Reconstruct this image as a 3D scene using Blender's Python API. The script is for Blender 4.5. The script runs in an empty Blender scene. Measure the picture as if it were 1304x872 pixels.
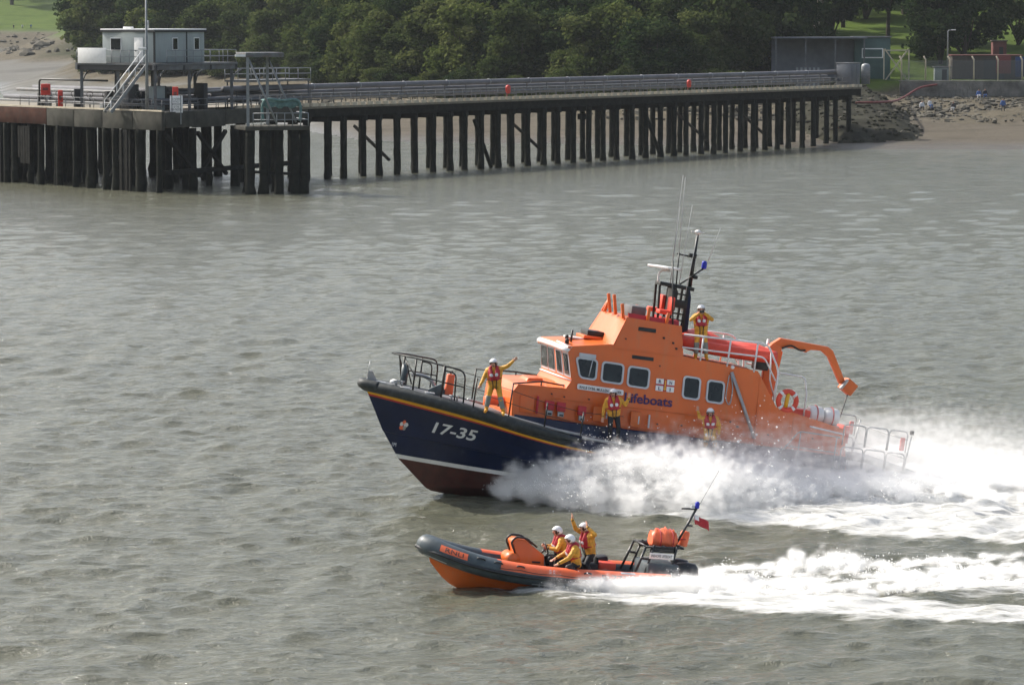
import bpy, bmesh, math, random
import numpy as np
from mathutils import Matrix, Vector

random.seed(7)
rng = np.random.default_rng(7)
R = math.radians
scene = bpy.context.scene
COL = scene.collection

# ------------------------------------------------------------------ camera
F_PX, CAM_H, HORIZON = 4400.0, 15.0, 22.0        # focal length in photo pixels, eye height, horizon row
cam_d = bpy.data.cameras.new('camera')
cam = bpy.data.objects.new('camera', cam_d)
COL.objects.link(cam)
cam_d.sensor_width = 36.0
cam_d.lens = 36.0 * F_PX / 1304.0
cam_d.clip_start = 1.0
cam_d.clip_end = 20000.0
cam.location = (0, 0, CAM_H)
cam.rotation_euler = (math.pi / 2 - math.atan((436.0 - HORIZON) / F_PX), 0, 0)
scene.camera = cam

# ------------------------------------------------------------------ sky and sun
SUN_EL, SUN_AZ = 43.0, -58.0                      # azimuth from +Y towards +X
world = bpy.data.worlds.new('World')
scene.world = world
world.use_nodes = True
wn, wl = world.node_tree.nodes, world.node_tree.links
wn.clear()
w_out = wn.new('ShaderNodeOutputWorld')
w_bg = wn.new('ShaderNodeBackground')
w_sky = wn.new('ShaderNodeTexSky')
w_sky.sky_type = 'NISHITA'
w_sky.sun_disc = False
w_sky.sun_elevation = R(SUN_EL)
w_sky.sun_rotation = R(SUN_AZ)
w_sky.air_density = 1.0
w_sky.dust_density = 4.0
w_sky.ozone_density = 1.0
w_hsv = wn.new('ShaderNodeHueSaturation')
w_hsv.inputs['Saturation'].default_value = 0.72
wl.new(w_sky.outputs[0], w_hsv.inputs['Color'])
wl.new(w_hsv.outputs[0], w_bg.inputs['Color'])
w_bg.inputs['Strength'].default_value = 0.14
wl.new(w_bg.outputs[0], w_out.inputs['Surface'])

sun_d = bpy.data.lights.new('sun', 'SUN')
sun_d.energy = 3.7
sun_d.angle = R(0.6)
sun_d.color = (1.0, 0.94, 0.85)
sun = bpy.data.objects.new('sun', sun_d)
COL.objects.link(sun)
sv = Vector((math.sin(R(SUN_AZ)) * math.cos(R(SUN_EL)), math.cos(R(SUN_AZ)) * math.cos(R(SUN_EL)), math.sin(R(SUN_EL))))
sun.rotation_euler = sv.to_track_quat('Z', 'Y').to_euler()
sun.location = sv * 200

scene.view_settings.view_transform = 'Standard'
scene.view_settings.look = 'None'
scene.view_settings.exposure = 0.58
scene.view_settings.gamma = 1.0
scene.view_settings.use_curve_mapping = False
scene.render.engine = 'CYCLES'
cy = scene.cycles
cy.use_denoising = True
cy.max_bounces = 18
cy.diffuse_bounces = 6
cy.volume_bounces = 16
cy.volume_step_rate = 2.0
cy.use_adaptive_sampling = True
cy.adaptive_threshold = 0.02
cy.glossy_bounces = 3
cy.transmission_bounces = 3
cy.transparent_max_bounces = 8
cy.caustics_reflective = False
cy.caustics_refractive = False
cy.sample_clamp_indirect = 6.0

HAZE = 0.00005
# ------------------------------------------------------------------ helpers
def tag(o, label=None, cat=None, group=None, kind=None):
    if label: o['label'] = label
    if cat: o['category'] = cat
    if group: o['group'] = group
    if kind: o['kind'] = kind
    return o

def empty(name, M, label=None, cat=None, group=None):
    o = bpy.data.objects.new(name, None)
    COL.objects.link(o)
    o.empty_display_size = 0.2
    o.matrix_world = M
    return tag(o, label, cat, group)

def link(name, me, parent=None, M=None):
    o = bpy.data.objects.new(name, me)
    COL.objects.link(o)
    if parent is not None:
        o.parent = parent
        if M is not None: o.matrix_local = M
    elif M is not None:
        o.matrix_world = M
    return o

def copy_tree(o, parent=None):
    c = o.copy()
    COL.objects.link(c)
    c.parent = parent
    for ch in o.children:
        if ch is not c: copy_tree(ch, c)
    return c

class MB:
    """Collects shapes into one mesh."""
    def __init__(s):
        s.v, s.f, s.m, s.sm = [], [], [], []
    def add(s, vs, fs, mat=0, smooth=True):
        b = len(s.v)
        s.v.extend([tuple(p) for p in vs])
        for f in fs:
            s.f.append([i + b for i in f]); s.m.append(mat); s.sm.append(smooth)
        return s
    def box(s, c, d, mat=0, M=None):
        x, y, z = d[0] / 2, d[1] / 2, d[2] / 2
        vs = [Vector((sx * x, sy * y, sz * z)) for sz in (-1, 1) for sy in (-1, 1) for sx in (-1, 1)]
        if M is not None: vs = [M @ p for p in vs]
        vs = [p + Vector(c) for p in vs]
        return s.add(vs, [(0, 2, 3, 1), (4, 5, 7, 6), (0, 1, 5, 4), (2, 6, 7, 3), (0, 4, 6, 2), (1, 3, 7, 5)], mat, False)
    def hexa(s, b, t, mat=0):
        """bottom quad, top quad (both counter-clockwise from above)"""
        return s.add(list(b) + list(t), [(3, 2, 1, 0), (4, 5, 6, 7), (0, 1, 5, 4), (1, 2, 6, 5), (2, 3, 7, 6), (3, 0, 4, 7)], mat, False)
    def beam(s, a, b, w, h, mat=0, up=(0, 0, 1)):
        a, b = Vector(a), Vector(b)
        d = (b - a); L = d.length; d.normalize()
        u = Vector(up)
        if abs(d.dot(u)) > 0.98: u = Vector((1, 0, 0))
        sd = d.cross(u).normalized(); u = sd.cross(d).normalized()
        q = lambda p: [p + sd * w / 2 * i + u * h / 2 * j for i, j in ((-1, -1), (1, -1), (1, 1), (-1, 1))]
        return s.add(q(a) + q(b), [(0, 1, 2, 3), (7, 6, 5, 4), (0, 4, 5, 1), (1, 5, 6, 2), (2, 6, 7, 3), (3, 7, 4, 0)], mat, False)
    def tube(s, path, r, n=6, mat=0, closed=False, rs=None):
        P = [Vector(p) for p in path]
        k = len(P)
        ring_v, fs = [], []
        prev_u = None
        for i in range(k):
            if closed: d = P[(i + 1) % k] - P[i - 1]
            elif i == 0: d = P[1] - P[0]
            elif i == k - 1: d = P[-1] - P[-2]
            else: d = (P[i + 1] - P[i]).normalized() + (P[i] - P[i - 1]).normalized()
            if d.length < 1e-9: d = Vector((0, 0, 1))
            d.normalize()
            if prev_u is None:
                u = Vector((0, 0, 1)) if abs(d.z) < 0.9 else Vector((1, 0, 0))
            else: u = prev_u
            u = (u - d * u.dot(d)).normalized()
            prev_u = u
            w = d.cross(u)
            rr = rs[i] if rs is not None else r
            for j in range(n):
                a = 2 * math.pi * j / n
                ring_v.append(P[i] + (u * math.cos(a) + w * math.sin(a)) * rr)
        for i in range(k if closed else k - 1):
            i2 = (i + 1) % k
            for j in range(n):
                j2 = (j + 1) % n
                fs.append((i * n + j, i * n + j2, i2 * n + j2, i2 * n + j))
        if not closed:
            fs.append(tuple(range(n - 1, -1, -1)))
            fs.append(tuple((k - 1) * n + j for j in range(n)))
        return s.add(ring_v, fs, mat, True)
    def lathe(s, prof, n=16, mat=0, M=None):
        vs, fs = [], []
        k = len(prof)
        for (r, z) in prof:
            for j in range(n):
                a = 2 * math.pi * j / n
                vs.append(Vector((max(r, 1e-4) * math.cos(a), max(r, 1e-4) * math.sin(a), z)))
        for i in range(k - 1):
            for j in range(n):
                j2 = (j + 1) % n
                fs.append((i * n + j, i * n + j2, (i + 1) * n + j2, (i + 1) * n + j))
        fs.append(tuple(range(n - 1, -1, -1)))
        fs.append(tuple((k - 1) * n + j for j in range(n)))
        if M is not None: vs = [M @ p for p in vs]
        return s.add(vs, fs, mat, True)
    def prism(s, poly, f0, f1, mat=0):
        """poly: list of 2D points; f0, f1 map a 2D point to the two 3D faces"""
        n = len(poly)
        vs = [f0(p) for p in poly] + [f1(p) for p in poly]
        fs = [tuple(range(n - 1, -1, -1)), tuple(range(n, 2 * n))]
        fs += [(i, (i + 1) % n, n + (i + 1) % n, n + i) for i in range(n)]
        return s.add(vs, fs, mat, False)
    def grid(s, rows, mat=0, smooth=True, flip=False, closed=False):
        k, n = len(rows), len(rows[0])
        vs = [p for r in rows for p in r]
        fs = []
        for i in range(k - 1):
            for j in range(n if closed else n - 1):
                j2 = (j + 1) % n
                q = (i * n + j, i * n + j2, (i + 1) * n + j2, (i + 1) * n + j)
                fs.append(q[::-1] if flip else q)
        return s.add(vs, fs, mat, smooth)
    def mesh(s, name, mats, fix=True, bevel=0.0, segs=2, sharp=35):
        me = bpy.data.meshes.new(name)
        me.from_pydata([tuple(p) for p in s.v], [], s.f)
        for m in (mats if isinstance(mats, (list, tuple)) else [mats]): me.materials.append(m)
        me.polygons.foreach_set('material_index', s.m)
        me.polygons.foreach_set('use_smooth', s.sm)
        if fix or bevel > 0:
            bm = bmesh.new(); bm.from_mesh(me)
            if bevel > 0:
                bmesh.ops.remove_doubles(bm, verts=bm.verts, dist=1e-4)
                es = [e for e in bm.edges if len(e.link_faces) == 2 and e.calc_face_angle(0) > R(sharp)]
                bmesh.ops.bevel(bm, geom=es, offset=bevel, segments=segs, profile=0.5, affect='EDGES', clamp_overlap=True)
            if fix: bmesh.ops.recalc_face_normals(bm, faces=bm.faces)
            bm.to_mesh(me); bm.free()
            if bevel > 0:
                me.polygons.foreach_set('use_smooth', [True] * len(me.polygons))
                me.set_sharp_from_angle(angle=R(40))
        me.update()
        return me
    def build(s, name, mats, parent=None, M=None, **k):
        return link(name, s.mesh(name, mats, **k), parent, M)

def smooth_path(pts, n=6, closed=False):
    """Catmull-Rom through points"""
    P = [Vector(p) for p in pts]; k = len(P); out = []
    for i in range(k if closed else k - 1):
        if closed: p0, p1, p2, p3 = P[i - 1], P[i], P[(i + 1) % k], P[(i + 2) % k]
        else: p0, p1, p2, p3 = P[max(i - 1, 0)], P[i], P[i + 1], P[min(i + 2, k - 1)]
        for j in range(n):
            t = j / n
            out.append(0.5 * ((2 * p1) + (p2 - p0) * t + (2 * p0 - 5 * p1 + 4 * p2 - p3) * t * t + (3 * p1 - p0 - 3 * p2 + p3) * t ** 3))
    if not closed: out.append(P[-1])
    return out

def round_path(pts, r, n=4):
    """polyline with rounded corners"""
    P = [Vector(p) for p in pts]; out = [P[0]]
    for i in range(1, len(P) - 1):
        a, b, c = P[i - 1], P[i], P[i + 1]
        d1 = (a - b); d2 = (c - b)
        rr = min(r, d1.length * 0.45, d2.length * 0.45)
        p, q = b + d1.normalized() * rr, b + d2.normalized() * rr
        for j in range(n + 1):
            t = j / n
            out.append((1 - t) ** 2 * p + 2 * t * (1 - t) * b + t * t * q)
    out.append(P[-1])
    return out

def rrect(w, h, r, n=4):
    """rounded rectangle outline, centred, counter-clockwise"""
    out = []
    for cx, cy_, a0 in ((w / 2 - r, h / 2 - r, 0), (-w / 2 + r, h / 2 - r, 90), (-w / 2 + r, -h / 2 + r, 180), (w / 2 - r, -h / 2 + r, 270)):
        for j in range(n + 1):
            a = R(a0 + 90 * j / n)
            out.append((cx + r * math.cos(a), cy_ + r * math.sin(a)))
    return out

def text_mesh(body, size=1.0, depth=0.0, shear=0.0, offset=0.0):
    """outline of lettering: list of 2D verts and faces (left aligned, baseline 0)"""
    cu = bpy.data.curves.new('lettering', 'FONT')
    cu.body = body; cu.size = size; cu.shear = shear; cu.offset = offset
    cu.fill_mode = 'FRONT' if hasattr(cu, 'fill_mode') else cu.fill_mode
    cu.dimensions = '2D'; cu.resolution_u = 3
    o = bpy.data.objects.new('lettering', cu)
    COL.objects.link(o)
    bpy.context.view_layer.update()
    dg = bpy.context.evaluated_depsgraph_get()
    me = bpy.data.meshes.new_from_object(o.evaluated_get(dg))
    vs = [(v.co.x, v.co.y) for v in me.vertices]
    fs = [tuple(p.vertices) for p in me.polygons]
    bpy.data.objects.remove(o); bpy.data.curves.remove(cu); bpy.data.meshes.remove(me)
    return vs, fs

def lettering(name, body, width, height, place, mat, parent, **k):
    """place(u, v) maps 0..width, 0..height to a 3D point on the surface"""
    vs, fs = text_mesh(body, 1.0, **k)
    xs = [v[0] for v in vs]; ys = [v[1] for v in vs]
    x0, x1, y0, y1 = min(xs), max(xs), min(ys), max(ys)
    mb = MB()
    mb.add([place((x - x0) / (x1 - x0) * width, (y - y0) / (y1 - y0) * height) for x, y in vs], fs, 0, False)
    return mb.build(name, mat, parent, fix=False)

# ------------------------------------------------------------------ materials
def srgb(h):
    h = h.lstrip('#')
    c = [int(h[i:i + 2], 16) / 255 for i in (0, 2, 4)]
    return tuple((x / 12.92 if x <= 0.04045 else ((x + 0.055) / 1.055) ** 2.4) for x in c)

def mat(name, col, rough=0.5, metal=0.0, var=0.12, scale=3.0, bump=0.0, bscale=20.0, col2=None, dirt=None, spec=0.5, coat=0.0):
    m = bpy.data.materials.new(name); m.use_nodes = True
    nt = m.node_tree; N, Lk = nt.nodes, nt.links
    p = N['Principled BSDF']
    p.inputs['Roughness'].default_value = rough
    p.inputs['Metallic'].default_value = metal
    p.inputs['Specular IOR Level'].default_value = spec
    if coat: p.inputs['Coat Weight'].default_value = coat
    tc = N.new('ShaderNodeTexCoord')
    nz = N.new('ShaderNodeTexNoise'); nz.inputs['Scale'].default_value = scale; nz.inputs['Detail'].default_value = 5
    Lk.new(tc.outputs['Object'], nz.inputs['Vector'])
    rp = N.new('ShaderNodeValToRGB')
    a = tuple(c * (1 - var) for c in col); b = tuple(min(c * (1 + var), 1.0) for c in col)
    if col2: a, b = col, col2
    rp.color_ramp.elements[0].position = 0.3; rp.color_ramp.elements[1].position = 0.7
    rp.color_ramp.elements[0].color = (*a, 1); rp.color_ramp.elements[1].color = (*b, 1)
    Lk.new(nz.outputs['Fac'], rp.inputs['Fac'])
    last = rp.outputs['Color']
    if dirt:
        n2 = N.new('ShaderNodeTexNoise'); n2.inputs['Scale'].default_value = dirt[1]; n2.inputs['Detail'].default_value = 8; n2.inputs['Roughness'].default_value = 0.7
        mp = N.new('ShaderNodeMapping'); mp.inputs['Scale'].default_value = dirt[3] if len(dirt) > 3 else (1, 1, 1)
        Lk.new(tc.outputs['Object'], mp.inputs['Vector']); Lk.new(mp.outputs[0], n2.inputs['Vector'])
        r2 = N.new('ShaderNodeValToRGB'); r2.color_ramp.elements[0].position = 0.5; r2.color_ramp.elements[1].position = 0.72
        r2.color_ramp.elements[0].color = (0, 0, 0, 1); r2.color_ramp.elements[1].color = (dirt[2],) * 3 + (1,)
        Lk.new(n2.outputs['Fac'], r2.inputs['Fac'])
        mx = N.new('ShaderNodeMix'); mx.data_type = 'RGBA'
        Lk.new(r2.outputs['Color'], mx.inputs[0]); Lk.new(last, mx.inputs[6]); mx.inputs[7].default_value = (*dirt[0], 1)
        last = mx.outputs[2]
    Lk.new(last, p.inputs['Base Color'])
    if bump:
        n3 = N.new('ShaderNodeTexNoise'); n3.inputs['Scale'].default_value = bscale; n3.inputs['Detail'].default_value = 4
        Lk.new(tc.outputs['Object'], n3.inputs['Vector'])
        bp = N.new('ShaderNodeBump'); bp.inputs['Strength'].default_value = bump; bp.inputs['Distance'].default_value = 0.05
        Lk.new(n3.outputs['Fac'], bp.inputs['Height']); Lk.new(bp.outputs[0], p.inputs['Normal'])
    return m

GR = (0.20, 0.19, 0.17)
M = dict(
    orange=mat('orange_paint', (0.70, 0.138, 0.018), 0.38, var=0.05, scale=1.2, bump=0.05, bscale=1.6, dirt=((0.55, 0.19, 0.07), 4.5, 0.55, (1, 1, 0.2)), coat=0.15),
    orange2=mat('orange_hatch_paint', (0.60, 0.13, 0.02), 0.45, var=0.1),
    navy=mat('navy_paint', (0.004, 0.012, 0.050), 0.3, var=0.2, scale=1.5, dirt=((0.05, 0.06, 0.09), 3.0, 0.16, (1, 1, 0.4)), coat=0.15, spec=0.3),
    antifoul=mat('red_antifouling', (0.075, 0.022, 0.018), 0.6, var=0.3, scale=2.5, dirt=((0.05, 0.04, 0.03), 4, 0.6)),
    white=mat('white_paint', (0.78, 0.78, 0.76), 0.4, var=0.06, dirt=((0.5, 0.49, 0.45), 6, 0.4)),
    red=mat('red_paint', (0.45, 0.02, 0.03), 0.45),
    yellow=mat('yellow_stripe', (0.80, 0.42, 0.02), 0.4, var=0.06),
    rubber=mat('dark_rubber', (0.020, 0.026, 0.027), 0.6, var=0.3, scale=4, dirt=((0.10, 0.11, 0.11), 5, 0.5)),
    greytube=mat('grey_hypalon', (0.055, 0.075, 0.085), 0.45, var=0.2, scale=3, dirt=((0.13, 0.15, 0.16), 6, 0.4)),
    deck=mat('grey_deck_paint', (0.16, 0.17, 0.18), 0.75, var=0.15, scale=6, bump=0.2, bscale=60),
    black=mat('black_metal', (0.012, 0.014, 0.013), 0.45, var=0.2),
    silver=mat('grey_metal', (0.36, 0.37, 0.37), 0.42, metal=0.35, var=0.12),
    aerial=mat('grey_aerial', (0.40, 0.41, 0.41), 0.5, var=0.05),
    wrail=mat('white_rail_paint', (0.72, 0.72, 0.72), 0.4, var=0.08),
    frame=mat('window_frame_grey', (0.50, 0.53, 0.55), 0.45, var=0.06),
    cover=mat('red_orange_cover', (0.68, 0.07, 0.035), 0.5, var=0.12, scale=5),
    salmon=mat('orange_hypalon', (0.80, 0.15, 0.055), 0.48, var=0.08, scale=4, dirt=((0.6, 0.2, 0.12), 6, 0.4)),
    yellowsuit=mat('yellow_oilskin', (0.66, 0.33, 0.03), 0.55, var=0.28, scale=11, bump=0.7, bscale=16),
    greypatch=mat('grey_knee_patch', (0.22, 0.24, 0.22), 0.7, var=0.15),
    drysuit=mat('black_drysuit', (0.012, 0.014, 0.018), 0.6, var=0.3, scale=9, bump=0.35, bscale=14),
    vest=mat('red_lifejacket', (0.40, 0.018, 0.03), 0.6, var=0.2, scale=12),
    skin=mat('skin', (0.55, 0.28, 0.19), 0.55, var=0.08),
    hair=mat('dark_hair', (0.03, 0.02, 0.015), 0.7),
    helmet=mat('white_helmet', (0.80, 0.80, 0.80), 0.25, var=0.03),
    boot=mat('yellow_boot', (0.75, 0.36, 0.03), 0.5),
    blue=mat('blue_lamp', (0.01, 0.02, 0.40), 0.25),
    purple=mat('dark_blue_lettering', (0.04, 0.012, 0.09), 0.5, var=0.05),
    letter=mat('white_lettering', (0.70, 0.72, 0.74), 0.5, var=0.04),
    blackletter=mat('black_lettering', (0.02, 0.02, 0.025), 0.6, var=0.05),
    sternblack=mat('outboard_black', (0.02, 0.022, 0.025), 0.35, var=0.2),
    steelgrey=mat('weathered_steel', (0.11, 0.118, 0.122), 0.6, var=0.25, scale=2, dirt=((0.12, 0.07, 0.04), 1.5, 0.6)),
    galv=mat('galvanised_steel', (0.22, 0.235, 0.24), 0.5, metal=0.2, var=0.2, scale=2),
    pipe=mat('pipe_cladding', (0.14, 0.143, 0.155), 0.75, spec=0.25, metal=0.0, var=0.15, scale=0.7),
    concrete=mat('stained_concrete', (0.062, 0.060, 0.050), 0.95, spec=0.2, var=0.35, scale=0.9, bump=0.3, bscale=6, dirt=((0.05, 0.055, 0.045), 0.7, 0.8, (1, 1, 0.3))),
    rustcon=mat('rust_stained_concrete', (0.085, 0.040, 0.028), 0.95, spec=0.2, var=0.3, scale=0.9, dirt=((0.07, 0.05, 0.04), 1.2, 0.9)),
    pile=mat('wet_dark_timber', (0.013, 0.014, 0.011), 0.9, spec=0.12, var=0.5, scale=1.4, bump=0.5, bscale=7, dirt=((0.012, 0.016, 0.010), 1.6, 0.9)),
    plank=mat('dark_planks', (0.015, 0.015, 0.013), 0.9, var=0.4, scale=2, spec=0.12),
    kerb=mat('pale_kerb_timber', (0.50, 0.44, 0.33), 0.85, var=0.2, scale=1),
    decktop=mat('jetty_deck', (0.20, 0.18, 0.14), 0.9, var=0.2, scale=1),
    cabin=mat('grey_green_cladding', (0.30, 0.34, 0.335), 0.6, var=0.08, scale=0.6, dirt=((0.2, 0.22, 0.2), 1.5, 0.5, (1, 1, 0.2))),
    darktrim=mat('dark_trim', (0.02, 0.022, 0.024), 0.6),
    glass=mat('dark_glass', (0.010, 0.014, 0.015), 0.05, var=0.5, scale=2.0, spec=0.35),
    hutred=mat('faded_hut_red', (0.11, 0.035, 0.03), 0.8, var=0.3, scale=0.8),
    redbox=mat('red_box', (0.55, 0.035, 0.02), 0.5, var=0.15),
    teal=mat('teal_netting', (0.10, 0.19, 0.18), 0.8, var=0.3, scale=4),
    stone=mat('wall_stone', (0.19, 0.18, 0.16), 0.9, var=0.4, scale=0.8, bump=0.5, bscale=4),
    rock=mat('shore_rock', (0.085, 0.078, 0.06), 1.0, var=0.45, scale=0.6, bump=0.5, bscale=3),
    bark=mat('bark', (0.06, 0.045, 0.03), 0.95, var=0.4, scale=2, bump=0.5, bscale=6),
    palebark=mat('pale_bark', (0.36, 0.31, 0.25), 0.9, var=0.3, scale=1.5),
    greenshed=mat('green_shed_paint', (0.05, 0.10, 0.09), 0.6, var=0.2, scale=0.8),
    corrug=mat('grey_corrugated', (0.11, 0.12, 0.135), 0.5, metal=0.2, var=0.2, scale=0.7),
    bluepanel=mat('blue_panel', (0.015, 0.04, 0.13), 0.6),
    shaderock=mat('shade_dark_rock', (0.026, 0.026, 0.018), 1.0, var=0.5, scale=0.5, bump=0.8, bscale=2.5, spec=0.1),  # near-black: shadow under the jetty end is put into the rock colour
    redpanel=mat('red_panel', (0.15, 0.03, 0.025), 0.6),
    brown=mat('brown_panel', (0.055, 0.042, 0.035), 0.8, var=0.2),
    cloth_w=mat('white_cloth', (0.65, 0.65, 0.65), 0.8), cloth_b=mat('blue_cloth', (0.06, 0.12, 0.30), 0.8),
    cloth_d=mat('dark_cloth', (0.03, 0.03, 0.035), 0.8),
)

def mesh_wire_mat():
    """thin chain-link wire: the wires are opaque, the mesh between them is open"""
    m = bpy.data.materials.new('chain_link'); m.use_nodes = True
    nt = m.node_tree; N, Lk = nt.nodes, nt.links
    p = N['Principled BSDF']; p.inputs['Base Color'].default_value = (0.16, 0.17, 0.17, 1); p.inputs['Metallic'].default_value = 0.3; p.inputs['Roughness'].default_value = 0.5
    p.inputs['Alpha'].default_value = 0.22
    return m
M['chain'] = mesh_wire_mat()

class Pose:
    """boat frame: x forward, y to port, z up; heading to the left of the view and yaw degrees towards the viewer"""
    def __init__(s, pos, yaw, pitch):
        th, ph = R(yaw), R(pitch)
        h = Vector((-math.cos(th), -math.sin(th), 0)); pt = Vector((math.sin(th), -math.cos(th), 0)); up = Vector((0, 0, 1))
        f = h * math.cos(ph) + up * math.sin(ph); u = up * math.cos(ph) - h * math.sin(ph)
        s.M = Matrix(((f.x, pt.x, u.x, pos[0]), (f.y, pt.y, u.y, pos[1]), (f.z, pt.z, u.z, pos[2]), (0, 0, 0, 1)))
        s.h, s.pt = h, pt
    def w(s, p): return s.M @ Vector(p)
LIFE = Pose((11.75, 111.3, -0.978), 15, 8.5)
RIB = Pose((4.75, 91.9, -0.25), 15, 6.0)
# ------------------------------------------------------------------ noise on arrays
_lat = np.random.default_rng(11).random((256, 256))
def vnoise(x, y):
    xi, yi = np.floor(x).astype(np.int64), np.floor(y).astype(np.int64)
    fx, fy = x - xi, y - yi
    fx, fy = fx * fx * (3 - 2 * fx), fy * fy * (3 - 2 * fy)
    g = lambda i, j: _lat[i & 255, j & 255]
    return (g(xi, yi) * (1 - fx) + g(xi + 1, yi) * fx) * (1 - fy) + (g(xi, yi + 1) * (1 - fx) + g(xi + 1, yi + 1) * fx) * fy
def fbm(x, y, o=4):
    s, a, t = 0, 0.5, 0
    for k in range(o):
        s = s + a * vnoise(x * 2 ** k + 17.3 * k, y * 2 ** k + 9.1 * k); t += a; a *= 0.5
    return s / t
def sstep(a, b, x):
    t = np.clip((x - a) / (b - a), 0, 1)
    return t * t * (3 - 2 * t)

def grid_mesh(name, X, Y, Z, attrs, material):
    ny, nx = Z.shape
    me = bpy.data.meshes.new(name)
    co = np.stack([X, Y, Z], -1).reshape(-1, 3).astype(np.float32)
    idx = np.arange(nx * ny).reshape(ny, nx)
    q = np.stack([idx[:-1, :-1], idx[:-1, 1:], idx[1:, 1:], idx[1:, :-1]], -1).reshape(-1, 4)
    me.vertices.add(len(co)); me.vertices.foreach_set('co', co.ravel())
    me.loops.add(q.size); me.loops.foreach_set('vertex_index', q.ravel().astype(np.int32))
    me.polygons.add(len(q)); me.polygons.foreach_set('loop_start', (np.arange(len(q)) * 4).astype(np.int32))
    me.polygons.foreach_set('use_smooth', np.ones(len(q), dtype=bool))
    me.update(calc_edges=True)
    for k, a in attrs.items():
        at = me.attributes.new(k, 'FLOAT', 'POINT'); at.data.foreach_set('value', a.ravel().astype(np.float32))
    me.materials.append(material)
    return me

# ------------------------------------------------------------------ water
def water_material():
    m = bpy.data.materials.new('estuary_water'); m.use_nodes = True
    nt = m.node_tree; N, Lk = nt.nodes, nt.links
    p = N['Principled BSDF']
    p.inputs['Base Color'].default_value = (0.110, 0.112, 0.080, 1)
    p.inputs['Roughness'].default_value = 0.10
    p.inputs['IOR'].default_value = 1.333
    g = N.new('ShaderNodeNewGeometry')
    # fine ripples
    mp = N.new('ShaderNodeMapping'); mp.inputs['Scale'].default_value = (0.75, 1.25, 1); mp.inputs['Rotation'].default_value = (0, 0, R(18))
    Lk.new(g.outputs['Position'], mp.inputs['Vector'])
    n1 = N.new('ShaderNodeTexNoise'); n1.inputs['Scale'].default_value = 2.6; n1.inputs['Detail'].default_value = 6; n1.inputs['Roughness'].default_value = 0.62; n1.inputs['Distortion'].default_value = 0.4
    Lk.new(mp.outputs[0], n1.inputs['Vector'])
    bp = N.new('ShaderNodeBump'); bp.inputs['Strength'].default_value = 0.9; bp.inputs['Distance'].default_value = 0.15
    Lk.new(n1.outputs['Fac'], bp.inputs['Height'])
    n0 = N.new('ShaderNodeTexNoise'); n0.inputs['Scale'].default_value = 0.62; n0.inputs['Detail'].default_value = 3; n0.inputs['Distortion'].default_value = 0.5
    mp0 = N.new('ShaderNodeMapping'); mp0.inputs['Scale'].default_value = (0.7, 1.5, 1); mp0.inputs['Rotation'].default_value = (0, 0, R(12)); Lk.new(g.outputs['Position'], mp0.inputs['Vector']); Lk.new(mp0.outputs[0], n0.inputs['Vector'])
    bp0 = N.new('ShaderNodeBump'); bp0.inputs['Strength'].default_value = 0.8; bp0.inputs['Distance'].default_value = 0.13
    Lk.new(n0.outputs['Fac'], bp0.inputs['Height']); Lk.new(bp0.outputs[0], bp.inputs['Normal'])
    Lk.new(bp.outputs[0], p.inputs['Normal'])
    # foam
    at = N.new('ShaderNodeAttribute'); at.attribute_name = 'foam'
    n2 = N.new('ShaderNodeTexNoise'); n2.inputs['Scale'].default_value = 2.0; n2.inputs['Detail'].default_value = 10; n2.inputs['Roughness'].default_value = 0.72
    mp2 = N.new('ShaderNodeMapping'); mp2.inputs['Scale'].default_value = (0.30, 1.5, 1); mp2.inputs['Rotation'].default_value = (0, 0, R(-8))
    Lk.new(g.outputs['Position'], mp2.inputs['Vector']); Lk.new(mp2.outputs[0], n2.inputs['Vector'])
    ad = N.new('ShaderNodeMath'); ad.operation = 'MULTIPLY_ADD'; ad.inputs[1].default_value = 2.3; ad.inputs[2].default_value = -1.66
    Lk.new(n2.outputs['Fac'], ad.inputs[0])
    su = N.new('ShaderNodeMath'); su.operation = 'ADD'
    Lk.new(ad.outputs[0], su.inputs[0]); Lk.new(at.outputs['Fac'], su.inputs[1])
    mr = N.new('ShaderNodeMapRange'); mr.inputs['From Min'].default_value = 0.0; mr.inputs['From Max'].default_value = 0.55
    Lk.new(su.outputs[0], mr.inputs['Value'])
    fo = N.new('ShaderNodeBsdfPrincipled'); fo.inputs['Base Color'].default_value = (0.62, 0.62, 0.595, 1); fo.inputs['Roughness'].default_value = 0.9
    fo.inputs['Subsurface Weight'].default_value = 0.0
    b2 = N.new('ShaderNodeBump'); b2.inputs['Strength'].default_value = 0.9; b2.inputs['Distance'].default_value = 0.08
    Lk.new(n2.outputs['Fac'], b2.inputs['Height']); Lk.new(b2.outputs[0], fo.inputs['Normal'])
    mx = N.new('ShaderNodeMixShader')
    Lk.new(mr.outputs[0], mx.inputs[0]); Lk.new(p.outputs[0], mx.inputs[1]); Lk.new(fo.outputs[0], mx.inputs[2])
    Lk.new(mx.outputs[0], N['Material Output'].inputs['Surface'])
    return m

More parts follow.
